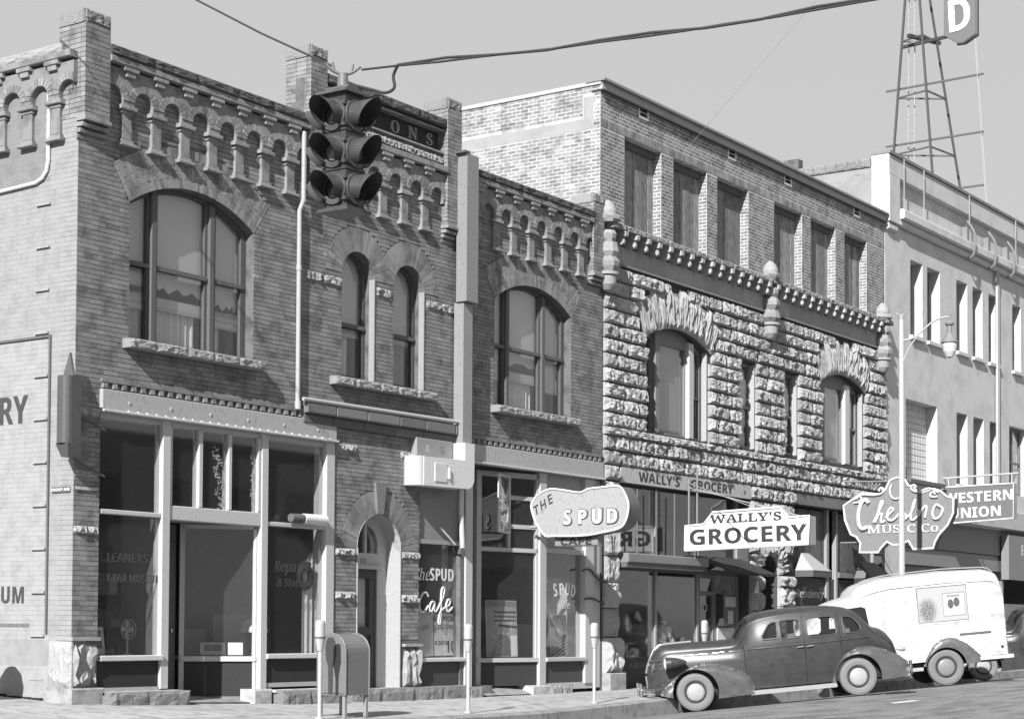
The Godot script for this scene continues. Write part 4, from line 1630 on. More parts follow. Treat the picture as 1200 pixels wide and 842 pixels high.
	while sx < 28.98:
		so.tone(0.25 * rng.randf_range(0.8, 1.2))
		so.box(Vector3(sx + 0.005, 11.63, -0.004), Vector3(sx + 0.072, 11.8, 0.008), false)
		sx += 0.077
	part(o, "soldier_course", so, M.brick).set_meta("kind", "stuff")
	for v in vents:
		var vg := G.new()
		vg.tone(0.62)
		vg.plate(Geometry2D.offset_polygon(v, 0.03)[0], [rect(v[0].x + 0.02, v[1].x - 0.02, 12.21, 12.39)], 0.004, 0.03)
		for q in 1:
			vg.box(Vector3(v[0].x + 0.02, 12.293 + q * 0.05, 0.008), Vector3(v[1].x - 0.02, 12.307 + q * 0.05, 0.02))
		var ve := part(o, "vent", vg, M.metal)
		var vb := G.new()
		vb.tone(0.02)
		vb.box(Vector3(v[0].x, 12.19, 0.001), Vector3(v[1].x, 12.41, 0.006))
		part(ve, "vent_backing", vb, M.plain)
	sheet(o, "flashing", Vector3(14.17, 12.36, -0.2), Vector3(29.02, 12.39, 0.1), 0.06, M.metal)
	sheet(o, "coping", Vector3(14.2, 12.39, -0.3), Vector3(29.02, 12.56, 0.05), 0.4, M.stucco)
	sheet(o, "coping_cap", Vector3(14.15, 12.56, -0.34), Vector3(29.02, 12.61, 0.14), 0.22, M.metal)
	# side of the top storey over the cafe roof
	var sg := G.new()
	sg.tone(0.42)
	sg.box(Vector3(-4.2, 8.6, -0.3), Vector3(-0.3, 12.5, 0.0))
	part(o, "side_wall", sg, M.brick, SIDE, Vector3(14.2, 0, 0))
	sg = G.new()
	sg.tone(0.4)
	sg.box(Vector3(-4.2, 12.5, -0.3), Vector3(0.03, 12.58, 0.03))
	part(o, "side_coping", sg, M.metal, SIDE, Vector3(14.2, 0, 0))
	var band := rect(-4.2, -0.16, 11.57, 11.84)
	var band2 := rect(-0.42, -0.16, 11.8, 12.3)
	var sb := topb.duplicate()
	sb.basis = SIDE
	sb.at = Vector3(14.2, 0, 0)
	sb.tone = 0.23
	brick_wall(o, -4.2, 0.0, 8.7, 12.5, 0.0, [band, band2], sb)
	sg = G.new()
	sg.tone(0.29)
	sg.box(Vector3(-4.2, 11.585, -0.01), Vector3(-0.165, 11.82, 0.004))
	sg.box(Vector3(-0.41, 11.82, -0.01), Vector3(-0.165, 12.28, 0.0045))
	part(o, "render_band", sg, M.stucco, SIDE, Vector3(14.2, 0, 0))
	grocery_front(o)
	pillar_and_right_shop(o)
	shell(o, 14.4, 29.0, -0.6, 9.5, -9.0, [-0.3, 4.5], 0.2)
	var rf := G.new()
	rf.tone(0.2)
	rf.box(Vector3(14.4, 12.2, -4.2), Vector3(29.0, 12.35, -0.3))
	rf.box(Vector3(14.4, 9.3, -4.3), Vector3(29.0, 12.3, -4.2))
	part(o, "top_roof", rf, M.plain)

func hewn_course(o: Node3D, x0: float, x1: float, y0: float, y1: float, holes: Array, dep: float) -> void:
	var spans := [[x0, x1]]
	for h in holes:
		var s := []
		for yy in [y0 + 0.03, (y0 + y1) / 2, y1 - 0.03]:
			var e := span_at(h, yy)
			if e.size() > 0:
				s = [minf(e[0], s[0]) if s.size() > 0 else e[0], maxf(e[1], s[1]) if s.size() > 0 else e[1]]
		if s.size() == 0:
			continue
		var nxt := []
		for p in spans:
			if s[1] <= p[0] or s[0] >= p[1]:
				nxt.append(p)
			else:
				if s[0] > p[0] + 0.05:
					nxt.append([p[0], s[0]])
				if s[1] < p[1] - 0.05:
					nxt.append([s[1], p[1]])
		spans = nxt
	for p in spans:
		var x: float = p[0]
		while x < p[1] - 0.02:
			var e := x + rng.randf_range(0.32, 0.85)
			if p[1] - e < 0.3:
				e = p[1]
			var d := dep * rng.randf_range(0.8, 1.35)
			rock(o, "stone", Vector3(x + 0.016, y0 + 0.016, 0), Vector3(e - 0.016, y1 - 0.016, d), ST * rng.randf_range(0.8, 1.15))
			x = e

func finial(o: Node3D, x: float) -> void:
	# a pendant of stacked stones with a smooth drop below and a pointed head above
	var g := G.new()
	g.tone(0.32)
	g.t = Transform3D(Basis(), Vector3(x, 0, 0.12))
	g.lathe([Vector2(0.0, 8.14), Vector2(0.1, 8.17), Vector2(0.18, 8.28), Vector2(0.2, 8.42), Vector2(0.2, 8.47)], 14)
	g.lathe([Vector2(0.2, 8.47), Vector2(0.25, 8.48), Vector2(0.25, 8.54), Vector2(0.2, 8.55)], 14)
	var f := part(o, "finial", g, M.stone)
	var k := 0
	for s in [[8.55, 8.86, 0.24], [8.86, 9.16, 0.23], [9.16, 9.42, 0.18], [9.58, 9.76, 0.24]]:
		var b := G.new()
		b.tone(0.27 * rng.randf_range(0.9, 1.15))
		var ns := 9
		var p := []
		for yy in 4:
			var row := []
			for q in ns:
				var a := TAU * q / ns
				var r: float = s[2] * rng.randf_range(0.82, 1.12) * (0.8 if yy == 0 or yy == 3 else 1.08)
				row.append(Vector3(x + cos(a) * r, lerpf(s[0], s[1], yy / 3.0), 0.13 + sin(a) * r))
			p.append(row)
		for yy in 3:
			for q in ns:
				b.quad(p[yy][(q + 1) % ns], p[yy][q], p[yy + 1][q], p[yy + 1][(q + 1) % ns])
		for q in ns:
			b.tri(p[3][(q + 1) % ns], p[3][q], Vector3(x, s[1], 0.13))
			b.tri(p[0][q], p[0][(q + 1) % ns], Vector3(x, s[0], 0.13))
		part(f, "finial_stone", b, M.stone)
	var h := G.new()
	h.tone(0.32)
	h.t = Transform3D(Basis(), Vector3(x, 0, 0.12))
	h.lathe([Vector2(0.2, 9.75), Vector2(0.2, 9.82), Vector2(0.15, 9.95), Vector2(0.05, 10.05), Vector2(0.0, 10.06)], 10)
	part(f, "finial_head", h, M.stone)

func grocery_front(o: Node3D) -> void:
	# plate glass from floor to band, set back; canopy box half way up
	for m in [[14.95, 15.05], [17.0, 17.07], [18.9, 18.97], [20.84, 20.92]]:
		sheet(o, "glazing_bar", Vector3(m[0], 0.45, -0.36), Vector3(m[1], 4.2, -0.26), 0.3, M.wood)
	sheet(o, "transom_rail", Vector3(14.95, 2.38, -0.4), Vector3(20.9, 2.5, -0.22), 0.12, M.wood)
	for s in [[15.05, 17.0], [17.07, 18.9]]:
		pane(o, Vector3(s[0], 0.5, -0.3), Vector3(s[1], 2.38, -0.295))
		pane(o, Vector3(s[0], 2.5, -0.3), Vector3(s[1], 4.2, -0.295))
	pane(o, Vector3(18.97, 2.5, -0.3), Vector3(20.84, 4.2, -0.295))
	sheet(o, "kick_panel", Vector3(14.95, -0.3, -0.38), Vector3(18.95, 0.5, -0.24), 0.06, M.wood)
	for q in 2:
		if q == 0:
			text(o, "lettering", "P. BEDDING CO", Transform3D(Basis(), Vector3(16.4, 0.28, -0.24)), 0.1, 0.12, {depth = 0.004})
		elif q == 1:
			text(o, "lettering", "OUTFITS", Transform3D(Basis(), Vector3(16.4, 0.12, -0.24)), 0.09, 0.1, {depth = 0.004, weight = 400})
	# door and boarded wall beside it
	var dg := G.new()
	dg.tone(0.2)
	dg.plate(rect(18.97, 19.85, -0.1, 2.38), [rect(19.1, 19.72, 0.7, 1.9), rect(19.1, 19.72, 2.0, 2.3)], -0.36, -0.3)
	var d := part(o, "door", dg, M.wood)
	var pg := G.new()
	pg.box(Vector3(19.08, 0.68, -0.335), Vector3(19.74, 2.32, -0.33))
	part(d, "pane", pg, M.glass)
	var st := G.new()
	st.tone(0.5)
	st.lathe([Vector2(0.0, 0.004), Vector2(0.11, 0.004), Vector2(0.11, 0.0)], 16)
	st.tone(0.06)
	st.lathe([Vector2(0.0, 0.007), Vector2(0.07, 0.007), Vector2(0.07, 0.0)], 16)
	part(d, "sticker", st, M.plain, Basis(Vector3(1, 0, 0), PI / 2), Vector3(19.38, 1.62, -0.33))
	for q in 4:
		var b := G.new()
		b.tone(0.42 * rng.randf_range(0.9, 1.1))
		b.box(Vector3(19.86 + q * 0.25, -0.1, -0.36), Vector3(20.105 + q * 0.25, 2.38, -0.3))
		part(o, "board", b, M.board)
	# band sign
	sheet(o, "sign_band", Vector3(15.0, 4.22, -0.02), Vector3(20.94, 4.54, 0.06), 0.42, M.tin)
	text(o, "lettering", "WALLY'S", Transform3D(Basis(), Vector3(16.62, 4.28, 0.06)), 0.2, 0.025, {depth = 0.01, wide = 1.6})
	text(o, "lettering", "GROCERY", Transform3D(Basis(), Vector3(19.0, 4.28, 0.06)), 0.2, 0.025, {depth = 0.01, wide = 1.6})
	text(o, "lettering", ">", Transform3D(Basis(), Vector3(20.62, 4.29, 0.06)), 0.14, 0.025, {depth = 0.01, wide = 1.2})

func pillar_and_right_shop(o: Node3D) -> void:
	# stone pier at the left edge
	for s in [[3.72, 4.2, 0.03], [3.2, 3.7, 0.0], [2.65, 3.18, 0.02], [2.1, 2.63, 0.0], [1.55, 2.08, 0.03], [0.95, 1.53, 0.0]]:
		rock(o, "pier_stone", Vector3(14.36, s[0], 0), Vector3(14.93, s[1], 0.16 + s[2]), ST)
	rock(o, "pier_stone", Vector3(14.36, 0.2, 0), Vector3(15.0, 0.93, 0.3), ST * 1.1)
	sheet(o, "pier_base", Vector3(14.36, -0.4, -0.2), Vector3(15.02, 0.2, 0.2), 0.3, M.concrete, 0.02)
	# arched doorway in the middle pier
	for s in [[20.95, 21.48], [22.46, 23.28]]:
		var y := 0.0
		while y < 2.4:
			var h := rng.randf_range(0.28, 0.5)
			rock(o, "pier_stone", Vector3(s[0], y, 0), Vector3(s[1], minf(y + h, 2.45) - 0.012, rng.randf_range(0.16, 0.26)), ST * rng.randf_range(0.9, 1.2))
			y += h
	for s in [[20.95, 23.28, 2.95, 3.3], [20.95, 23.28, 3.32, 3.75], [20.95, 23.28, 3.77, 4.2]]:
		hewn_course(o, s[0], s[1], s[2], s[3], [fan_outline(21.5, 22.44, 2.45, 0.46, 0.5)], 0.15)
	for q in 9:
		var an := -PI / 2 * 0.98 + PI * 0.98 * (q + 0.5) / 9
		var ww := PI * 0.47 / 9 * 1.25
		placed(o, "voussoir", rocks[rng.randi() % 10], rock_mat(ST * 1.1), Transform3D(Basis(Vector3(0, 0, 1), -an) * Basis.from_scale(Vector3(ww, 0.52, 0.2)), Vector3(21.97 + sin(an) * 0.48, 2.45 + cos(an) * 0.48, 0) + Basis(Vector3(0, 0, 1), -an) * Vector3(-ww / 2, 0, 0)))
	sheet(o, "stair_door", Vector3(21.5, -0.2, -0.5), Vector3(22.44, 3.0, -0.45), 0.05, M.wood)
	# right-hand shop: tall panelled blind above, canopy strip, dark fascia
	for m in [[23.3, 23.4], [25.72, 25.86], [26.3, 26.4], [28.7, 28.8]]:
		sheet(o, "glazing_bar", Vector3(m[0], -0.2, -0.32), Vector3(m[1], 4.25, -0.2), 0.28, M.wood)
	for s in [[23.4, 25.72], [26.4, 28.7]]:
		var k := 9
		for q in k:
			var b := G.new()
			b.tone(0.16 * rng.randf_range(0.85, 1.2))
			b.box(Vector3(lerpf(s[0], s[1], float(q) / k) + 0.004, 2.66, -0.34), Vector3(lerpf(s[0], s[1], float(q + 1) / k) - 0.004, 4.2, -0.28))
			part(o, "board", b, M.board)
		sheet(o, "transom_rail", Vector3(s[0], 2.5, -0.34), Vector3(s[1], 2.64, -0.15), 0.2, M.wood)
		pane(o, Vector3(s[0], 0.5, -0.3), Vector3(s[1], 1.5, -0.295))
		sheet(o, "kick_panel", Vector3(s[0], -0.3, -0.36), Vector3(s[1], 0.5, -0.25), 0.05, M.wood)
	sheet(o, "name_board", Vector3(23.35, 1.55, -0.33), Vector3(28.75, 2.45, -0.26), 0.07, M.wood)
	text(o, "lettering", "Resıdency", Transform3D(Basis(), Vector3(24.85, 1.95, -0.26)), 0.2, 0.5, {depth = 0.01, slant = 0.3, weight = 400, wide = 1.3})
	sheet(o, "sign_band", Vector3(23.3, 4.26, -0.02), Vector3(28.8, 4.53, 0.05), 0.16, M.tin)

func stucco_building() -> void:
	var o := thing("stucco_building", "tall stuccoed building with deep narrow windows and a moulded parapet", "building", Vector3(36, 0, 0))
	var top := [[30.85, 31.75], [32.11, 33.09], [34.4, 35.3], [35.75, 36.6], [37.13, 37.95], [39.29, 40.1], [40.7, 41.5], [43.0, 43.8]]
	var low := [[34.4, 35.29], [35.79, 36.68], [37.21, 38.13]]
	var holes := []
	for t in top:
		holes.append(rect(t[0], t[1], 9.5, 11.66))
	for t in low:
		holes.append(rect(t[0], t[1], 5.5, 7.67))
	var gb := rect(30.5, 32.86, 5.4, 7.66)
	var big := rect(38.97, 40.6, 5.5, 7.7)
	holes.append(gb)
	holes.append(big)
	holes.append(rect(30.2, 45.4, -0.5, 4.3))
	var g := G.new()
	g.tone(0.5)
	g.plate(rect(29.06, 46, -0.5, 12.4), holes, -0.42, 0.0)
	part(o, "wall", g, M.stucco)
	# jambs that catch the sun are part of the wall; frames and glass deep in the reveals
	for t in top + low:
		var y0 := 9.5 if top.has(t) else 5.5
		var y1 := 11.66 if top.has(t) else 7.67
		window(o, rect(t[0], t[1], y0, y1), -0.34, [
			{r = [t[0] + 0.07, t[1] - 0.07, y0 + 0.08, lerpf(y0, y1, 0.48)]},
			{r = [t[0] + 0.07, t[1] - 0.07, lerpf(y0, y1, 0.52), y1 - 0.08]}], {paint = 0.14, inset = 0.04})
		sheet(o, "sill", Vector3(t[0] - 0.06, y0 - 0.1, -0.1), Vector3(t[1] + 0.1, y0 - 0.002, 0.1), 0.5, M.stucco)
	window(o, big, -0.2, [{r = [39.1, 39.7, 6.6, 7.6], blind = 6.4, blind_tone = 0.35}, {r = [39.1, 39.7, 5.6, 6.54]}, {r = [39.85, 40.5, 6.6, 7.6], blind = 6.4, blind_tone = 0.35}, {r = [39.85, 40.5, 5.6, 6.54]}], {paint = 0.16})
	# glass blocks
	var gm := flat(0.34, 0.25)
	var bm := G.new()
	bm.tone(0.5)
	bm.bbox(Vector3(0.008, 0.008, 0), Vector3(0.19, 0.19, 0.03), 0.02)
	var block := bm.mesh()
	for r in 12:
		for q in 12:
			var x := 30.52 + q * 0.195
			if r < 2 and q < 4:
				continue
			placed(o, "glass_block", block, M.metal, Transform3D(Basis(), Vector3(x, 5.42 + r * 0.187, -0.36)))
	sheet(o, "mortar_panel", Vector3(30.5, 5.4, -0.41), Vector3(32.86, 7.66, -0.352), 0.22, M.plain)
	window(o, rect(30.52, 31.28, 5.41, 5.79), -0.3, [{r = [30.58, 30.88, 5.46, 5.74]}, {r = [30.94, 31.22, 5.46, 5.74]}], {paint = 0.14, inset = 0.03})
	sheet(o, "sill", Vector3(30.4, 5.28, -0.1), Vector3(33.0, 5.39, 0.2), 0.12, M.stucco)
	# parapet: cornice, sunk frieze, cap
	sheet(o, "cornice", Vector3(29.8, 12.6, -0.3), Vector3(46, 12.88, 0.26), 0.5, M.stucco, 0.04)
	sheet(o, "cornice", Vector3(29.8, 12.42, -0.3), Vector3(46, 12.6, 0.14), 0.5, M.stucco, 0.03)
	sheet(o, "frieze", Vector3(29.8, 12.88, -0.4), Vector3(46, 13.75, -0.04), 0.5, M.stucco)
	sheet(o, "attic", Vector3(29.06, 13.72, -0.4), Vector3(46, 14.3, 0.12), 0.5, M.stucco, 0.02)
	sheet(o, "cap", Vector3(29.04, 14.3, -0.42), Vector3(46, 14.38, 0.17), 0.2, M.stucco)
	sheet(o, "end_pier", Vector3(29.06, 12.42, -0.4), Vector3(29.8, 13.72, 0.14), 0.5, M.stucco, 0.02)
	sheet(o, "end_corbel", Vector3(29.08, 12.2, -0.2), Vector3(29.78, 12.42, 0.1), 0.5, M.stucco, 0.05)
	for x in [29.95, 31.4, 35.0, 39.1]:
		var p := G.new()
		p.tone(0.3)
		p.tube([Vector3(x, 14.3, 0.19), Vector3(x, 12.9, 0.19)], 0.018, 6)
		part(o, "pipe", p, M.metal)
	# pipe down the wall, stumps of old letters
	var dpp := G.new()
	dpp.tone(0.4)
	dpp.tube([Vector3(37.6, 12.4, 0.1), Vector3(37.6, 4.5, 0.1)], 0.05, 6)
	dpp.tube([Vector3(37.75, 12.4, 0.1), Vector3(37.75, 4.5, 0.1)], 0.03, 6)
	part(o, "downpipe", dpp, M.metal)
	for q in 3:
		var x: float = [34.9, 36.7, 38.4][q]
		var s := G.new()
		s.tone(0.2)
		s.tube(smooth([Vector3(x, 13.5, 0.15), Vector3(x + 0.1, 13.1, 0.35), Vector3(x + 0.15, 12.5, 0.3), Vector3(x + 0.2, 12.4, 0.1)], 4), 0.045, 6)
		s.box(Vector3(x - 0.12, 12.7, 0.05), Vector3(x + 0.06, 13.3, 0.2))
		part(o, "letter_bracket", s, M.metal)
	# old side wall over the stone building's roof
	var sd := G.new()
	sd.tone(0.26)
	sd.box(Vector3(-9, 9.0, -0.3), Vector3(-0.41, 14.0, 0.0))
	part(o, "side_wall", sd, M.stucco, SIDE, Vector3(29.06, 0, 0))
	rock_row(o, "coping_stone", -9, -0.42, 13.98, 14.22, -0.3, 0.08, 0.35, 0.24, SIDE, Vector3(29.06, 0, 0))
	for q in 14:
		var rg := Vector3(rng.randf_range(-3.0, -0.6), rng.randf_range(12.7, 13.9), -0.04)
		rock(o, "old_brick", rg, rg + Vector3(rng.randf_range(0.15, 0.4), 0.07, 0.06), 0.25, SIDE, Vector3(29.06, 0, 0))
	var ch := G.new()
	ch.tone(0.14)
	ch.box(Vector3(29.3, 13.9, -3.2), Vector3(29.6, 14.6, -2.75))
	part(o, "chimney", ch, M.brick)
	# ground floor: fascia and shop
	sheet(o, "shop_fascia", Vector3(30.2, 3.5, -0.25), Vector3(46, 4.3, -0.05), 0.2, M.wood)
	sheet(o, "shop_soffit", Vector3(29.3, 4.32, 0.0), Vector3(46, 4.9, 0.3), 0.4, M.stucco, 0.02)
	sheet(o, "dark_band", Vector3(30.2, 3.0, -0.3), Vector3(46, 3.48, -0.1), 0.22, M.wood)
	for q in 11:
		var bp := G.new()
		bp.tone(0.3 * rng.randf_range(0.9, 1.1))
		bp.box(Vector3(30.25 + q * 0.8, 2.0, -0.3), Vector3(31.03 + q * 0.8, 2.98, -0.22))
		part(o, "panel_board", bp, M.board)
	pane(o, Vector3(30.2, 0.4, -0.3), Vector3(45.4, 2.0, -0.295))
	sheet(o, "kick_panel", Vector3(30.2, -0.4, -0.35), Vector3(45.4, 0.4, -0.25), 0.06, M.wood)
	sheet(o, "sign_board", Vector3(38.2, 2.75, 0.0), Vector3(44.6, 4.15, 0.25), 0.2, M.wood)
	text(o, "lettering", "EAST-A", Transform3D(Basis(), Vector3(40.5, 3.55, 0.25)), 0.33, 0.42, {depth = 0.01, wide = 1.6})
	text(o, "lettering", "FAIRY", Transform3D(Basis(), Vector3(40.9, 2.92, 0.25)), 0.36, 0.55, {depth = 0.01, wide = 1.7})
	shell(o, 29.1, 46, -0.6, 13.8, -9.0, [-0.2, 4.6, 8.6], 0.2)

func board_sign(called: String, label: String, x: float, outline: Array, thick: float, tone: float, edge_tone: float, rim: float) -> Node3D:
	# a sign that projects from the wall: outline in (z, y), faces towards -x
	var o := thing(called, label, "sign", Vector3(x, outline[0][1], 0))
	var p := PackedVector2Array()
	for q in outline:
		p.push_back(Vector2(q[0], q[1]))
	if Geometry2D.is_polygon_clockwise(p):
		p.reverse()
	var g := G.new()
	g.tone(edge_tone)
	g.prism(p, -thick + 0.004, -0.004)
	part(o, "casing", g, M.metal, SIDE, Vector3(x, 0, 0))
	var f := G.new()
	f.tone(tone)
	var ins := Geometry2D.offset_polygon(p, -0.02)[0]
	f.prism(ins, -0.008, 0.0)
	f.prism(ins, -thick, -thick + 0.008)
	part(o, "face", f, M.tin, SIDE, Vector3(x, 0, 0))
	if rim > 0:
		var r := G.new()
		r.tone(0.62)
		var pts := []
		for q in p:
			pts.append(Vector3(q.x, q.y, 0.0))
		pts.append(pts[0])
		r.tube(pts, rim, 6, false)
		part(o, "rim", r, M.metal, SIDE, Vector3(x, 0, 0))
	return o

func at_side(x: float, z: float, y: float) -> Transform3D:
	return Transform3D(SIDE, Vector3(x, y, z))

func neon(o: Node3D, called: String, x: float, strokes: Array, z0: float, y0: float, sz: float, sy: float, r: float, tone: float, w := 0.03, m: Material = null) -> void:
	var g := G.new()
	g.tone(tone)
	for s in strokes:
		var p := []
		for q in s:
			p.append(Vector3(z0 + q[0] * sz, y0 + q[1] * sy, w))
		g.tube(smooth(p, 4), r, 6)
	part(o, called, g, m if m else M.metal, SIDE, Vector3(x, 0, 0))

func street_things() -> void:
	projecting_signs()
	corner_sign()
	duct()
	traffic_light()
	mailbox()
	meters()
	street_lamp()
	roof_tower()
	awnings()
	# bin standing out on the side street, its round shadow falls on the painted wall
	var bo := thing("litter_bin", "round steel litter bin on the side street footway", "bin", Vector3(-1.2, walk_y(-1.2, -0.95), -0.95))
	var bg := G.new()
	bg.tone(0.2)
	bg.lathe([Vector2(0, 0), Vector2(0.26, 0), Vector2(0.27, 0.9), Vector2(0.25, 1.03), Vector2(0.15, 1.15), Vector2(0, 1.19)], 20)
	lpart(bo, "drum", bg, M.metal)
	bg = G.new()
	bg.tone(0.3)
	bg.lathe([Vector2(0.265, 0.86), Vector2(0.285, 0.86), Vector2(0.285, 0.9), Vector2(0.265, 0.9)], 20)
	lpart(bo, "band", bg, M.metal)
	# thin guy wire to the pale brick storey
	var wg := G.new()
	wg.tone(0.12)
	wg.tube([Vector3(17.6, 11.9, 0.2), Vector3(19.6, 16.6, 3.8), Vector3(22.0, 22.0, 8.0)], 0.004, 5)
	solo("guy_wire", wg, M.metal, "thin guy wire running up from the pale brick storey into the sky", "wire")
	opposite_side()

func opposite_side() -> void:
	# the shaded block over the way, which the shop glass mirrors
	var o := thing("opposite_block", "plain brick block on the far side of the street", "building", Vector3(20, -0.4, 29))
	var g := G.new()
	g.tone(0.22)
	var holes := []
	for q in 14:
		holes.append(rect(1.0 + q * 3.6, 3.0 + q * 3.6, 4.6, 6.6))
		holes.append(rect(0.6 + q * 3.6, 3.4 + q * 3.6, 0.2, 3.4))
	g.plate(rect(-4, 52, -1, 8), holes, 29.0, 29.4)
	part(o, "wall", g, M.brick)
	g = G.new()
	g.tone(0.3)
	g.box(Vector3(-4, -1, 38), Vector3(52, 8, 38.3))
	part(o, "rear_wall", g, M.plain)
	g = G.new()
	g.tone(0.3)
	g.box(Vector3(-4, 7.7, 29.4), Vector3(52, 7.9, 38))
	part(o, "roof", g, M.plain)
	g = G.new()
	g.tone(0.3)
	g.box(Vector3(-4, 3.8, 29.4), Vector3(52, 4.0, 38))
	part(o, "floor", g, M.plain)
	for x in [-4.0, 51.8]:
		g = G.new()
		g.tone(0.3)
		g.box(Vector3(x, -1, 29.4), Vector3(x + 0.2, 7.7, 38))
		part(o, "end_wall", g, M.plain)
	g = G.new()
	g.tone(0.2)
	g.box(Vector3(-4.1, 8, 28.9), Vector3(52.1, 8.2, 29.8))
	part(o, "coping", g, M.stone)

func projecting_signs() -> void:
	# potato-shaped cafe sign
	var pot := [[0.14, 3.48], [0.17, 3.58], [0.29, 3.70], [0.56, 3.81], [0.88, 3.78], [1.26, 3.72], [1.46, 3.78], [1.75, 3.80], [2.09, 3.81], [2.21, 3.75], [2.32, 3.56], [2.35, 3.39], [2.29, 3.15], [2.15, 3.01], [1.76, 2.94], [1.47, 2.90], [1.12, 2.89], [0.68, 2.90], [0.47, 2.91], [0.29, 3.11], [0.20, 3.28]]
	var fine := []
	for q in pot.size():
		var v := []
		for k in [-1, 0, 1, 2]:
			var e: Array = pot[(q + k + pot.size()) % pot.size()]
			v.append(Vector2(e[0], e[1]))
		for s in 3:
			var c: Vector2 = v[1].cubic_interpolate(v[2], v[0], v[3], s / 3.0)
			fine.append([c.x, c.y])
	var o := board_sign("potato_sign", "pale potato-shaped neon sign reading The Spud over the cafe window", 11.5, fine, 0.42, 0.31, 0.1, 0.022)
	for q in 4:
		var ch := "SPUD"[q]
		text(o, "letter", ch, at_side(11.495, 1.0 + q * 0.335, 3.1), 0.3, 0.06, {depth = 0.03, wide = 1.15})
		text(o, "letter_face", ch, at_side(11.474, 1.0 + q * 0.335, 3.115), 0.27, 0.6, {depth = 0.02, wide = 1.0})
	for q in 3:
		text(o, "letter", "THE"[q], Transform3D(SIDE * Basis(Vector3(0, 0, 1), 0.42), Vector3(11.495, 3.34 + q * 0.1, 0.3 + q * 0.16)), 0.17, 0.05, {depth = 0.03, weight = 400, slant = 0.2})
	var hb := G.new()
	hb.tone(0.3)
	hb.tube([Vector3(0.0, 3.6, -0.2), Vector3(0.3, 3.6, -0.2)], 0.03, 8)
	hb.tube([Vector3(0.0, 3.1, -0.2), Vector3(0.4, 3.1, -0.2)], 0.03, 8)
	part(o, "bracket", hb, M.metal, SIDE, Vector3(11.5, 0, 0))
	var cf := thing("cafe_plate", "small dark plate lettered cafe hung below the potato sign", "sign", Vector3(11.7, 2.8, 1.1))
	var cg := G.new()
	cg.tone(0.22)
	cg.bbox(Vector3(0.62, 2.7, -0.3), Vector3(1.6, 2.89, -0.1), 0.02)
	part(cf, "plate", cg, M.metal, SIDE, Vector3(11.5, 0, 0))
	text(cf, "lettering", "CAFE", at_side(11.6, 1.12, 2.73), 0.13, 0.03, {depth = 0.03, wide = 1.7})
	# grocery sign
	var wo := [[0.09, 2.87], [3.11, 2.95], [3.11, 3.56], [2.64, 3.53], [2.56, 3.62], [2.42, 3.76], [0.79, 3.70], [0.66, 3.55], [0.56, 3.44], [0.1, 3.42]]
	o = board_sign("grocery_sign", "white projecting sign reading Wally's Grocery in dark letters", 17.7, wo, 0.35, 0.68, 0.3, 0.03)
	text(o, "lettering", "WALLY'S", Transform3D(SIDE * Basis(Vector3(0, 0, 1), 0.02), Vector3(17.69, 3.475, 1.6)), 0.18, 0.03, {depth = 0.02, font = "Droid Serif", wide = 1.5})
	text(o, "lettering", "GROCERY", Transform3D(SIDE * Basis(Vector3(0, 0, 1), 0.02), Vector3(17.69, 3.02, 1.62)), 0.33, 0.025, {depth = 0.02, wide = 1.38})
	for s in [[0.09, 2.6, 4.5], [0.3, 3.4, 4.7]]:
		var rd := G.new()
		rd.tone(0.2)
		rd.tube([Vector3(s[0], s[1], -0.17), Vector3(s[0], s[2], -0.17)], 0.025, 6)
		part(o, "hanger", rd, M.metal, SIDE, Vector3(17.7, 0, 0))
	var gy := G.new()
	gy.tone(0.35)
	gy.tube([Vector3(0.05, 4.3, -0.17), Vector3(2.9, 3.55, -0.17)], 0.012, 5)
	gy.tube([Vector3(0.05, 4.4, -0.17), Vector3(2.5, 3.7, 1.6)], 0.01, 5)
	part(o, "stay", gy, M.metal, SIDE, Vector3(17.7, 0, 0))
	# music shop sign, shield-shaped with scrolls
	var co := [[0.15, 4.36], [0.47, 4.55], [0.65, 4.66], [0.95, 4.63], [1.21, 4.62], [1.31, 4.73], [1.44, 4.97], [1.59, 5.02], [1.73, 5.04], [1.85, 4.95], [1.93, 4.81], [2.08, 4.78], [2.16, 4.64], [2.33, 4.62], [2.62, 4.70], [2.78, 4.64], [2.95, 4.50], [3.13, 4.44], [3.12, 4.07], [2.98, 3.78], [2.75, 3.54], [2.64, 3.36], [2.61, 3.20], [2.07, 3.18], [1.93, 3.40], [1.76, 3.32], [1.53, 3.30], [1.35, 3.39], [1.18, 3.23], [1.12, 3.12], [0.59, 3.13], [0.62, 3.37], [0.50, 3.54], [0.35, 3.60], [0.19, 3.97]]
	o = board_sign("music_sign", "grey shield-shaped scrolled neon sign reading Chesbro Music Co", 26.0, co, 0.3, 0.2, 0.06, 0.032)
	# script letters as thick strokes
	var C := [[[0.30, 0.86], [0.22, 0.98], [0.10, 0.86], [0.02, 0.5], [0.03, 0.12], [0.12, -0.06], [0.26, 0.0]]]
	neon(o, "letter", 26.0, C, 0.56, 3.78, 1.0, 0.72, 0.055, 0.66)
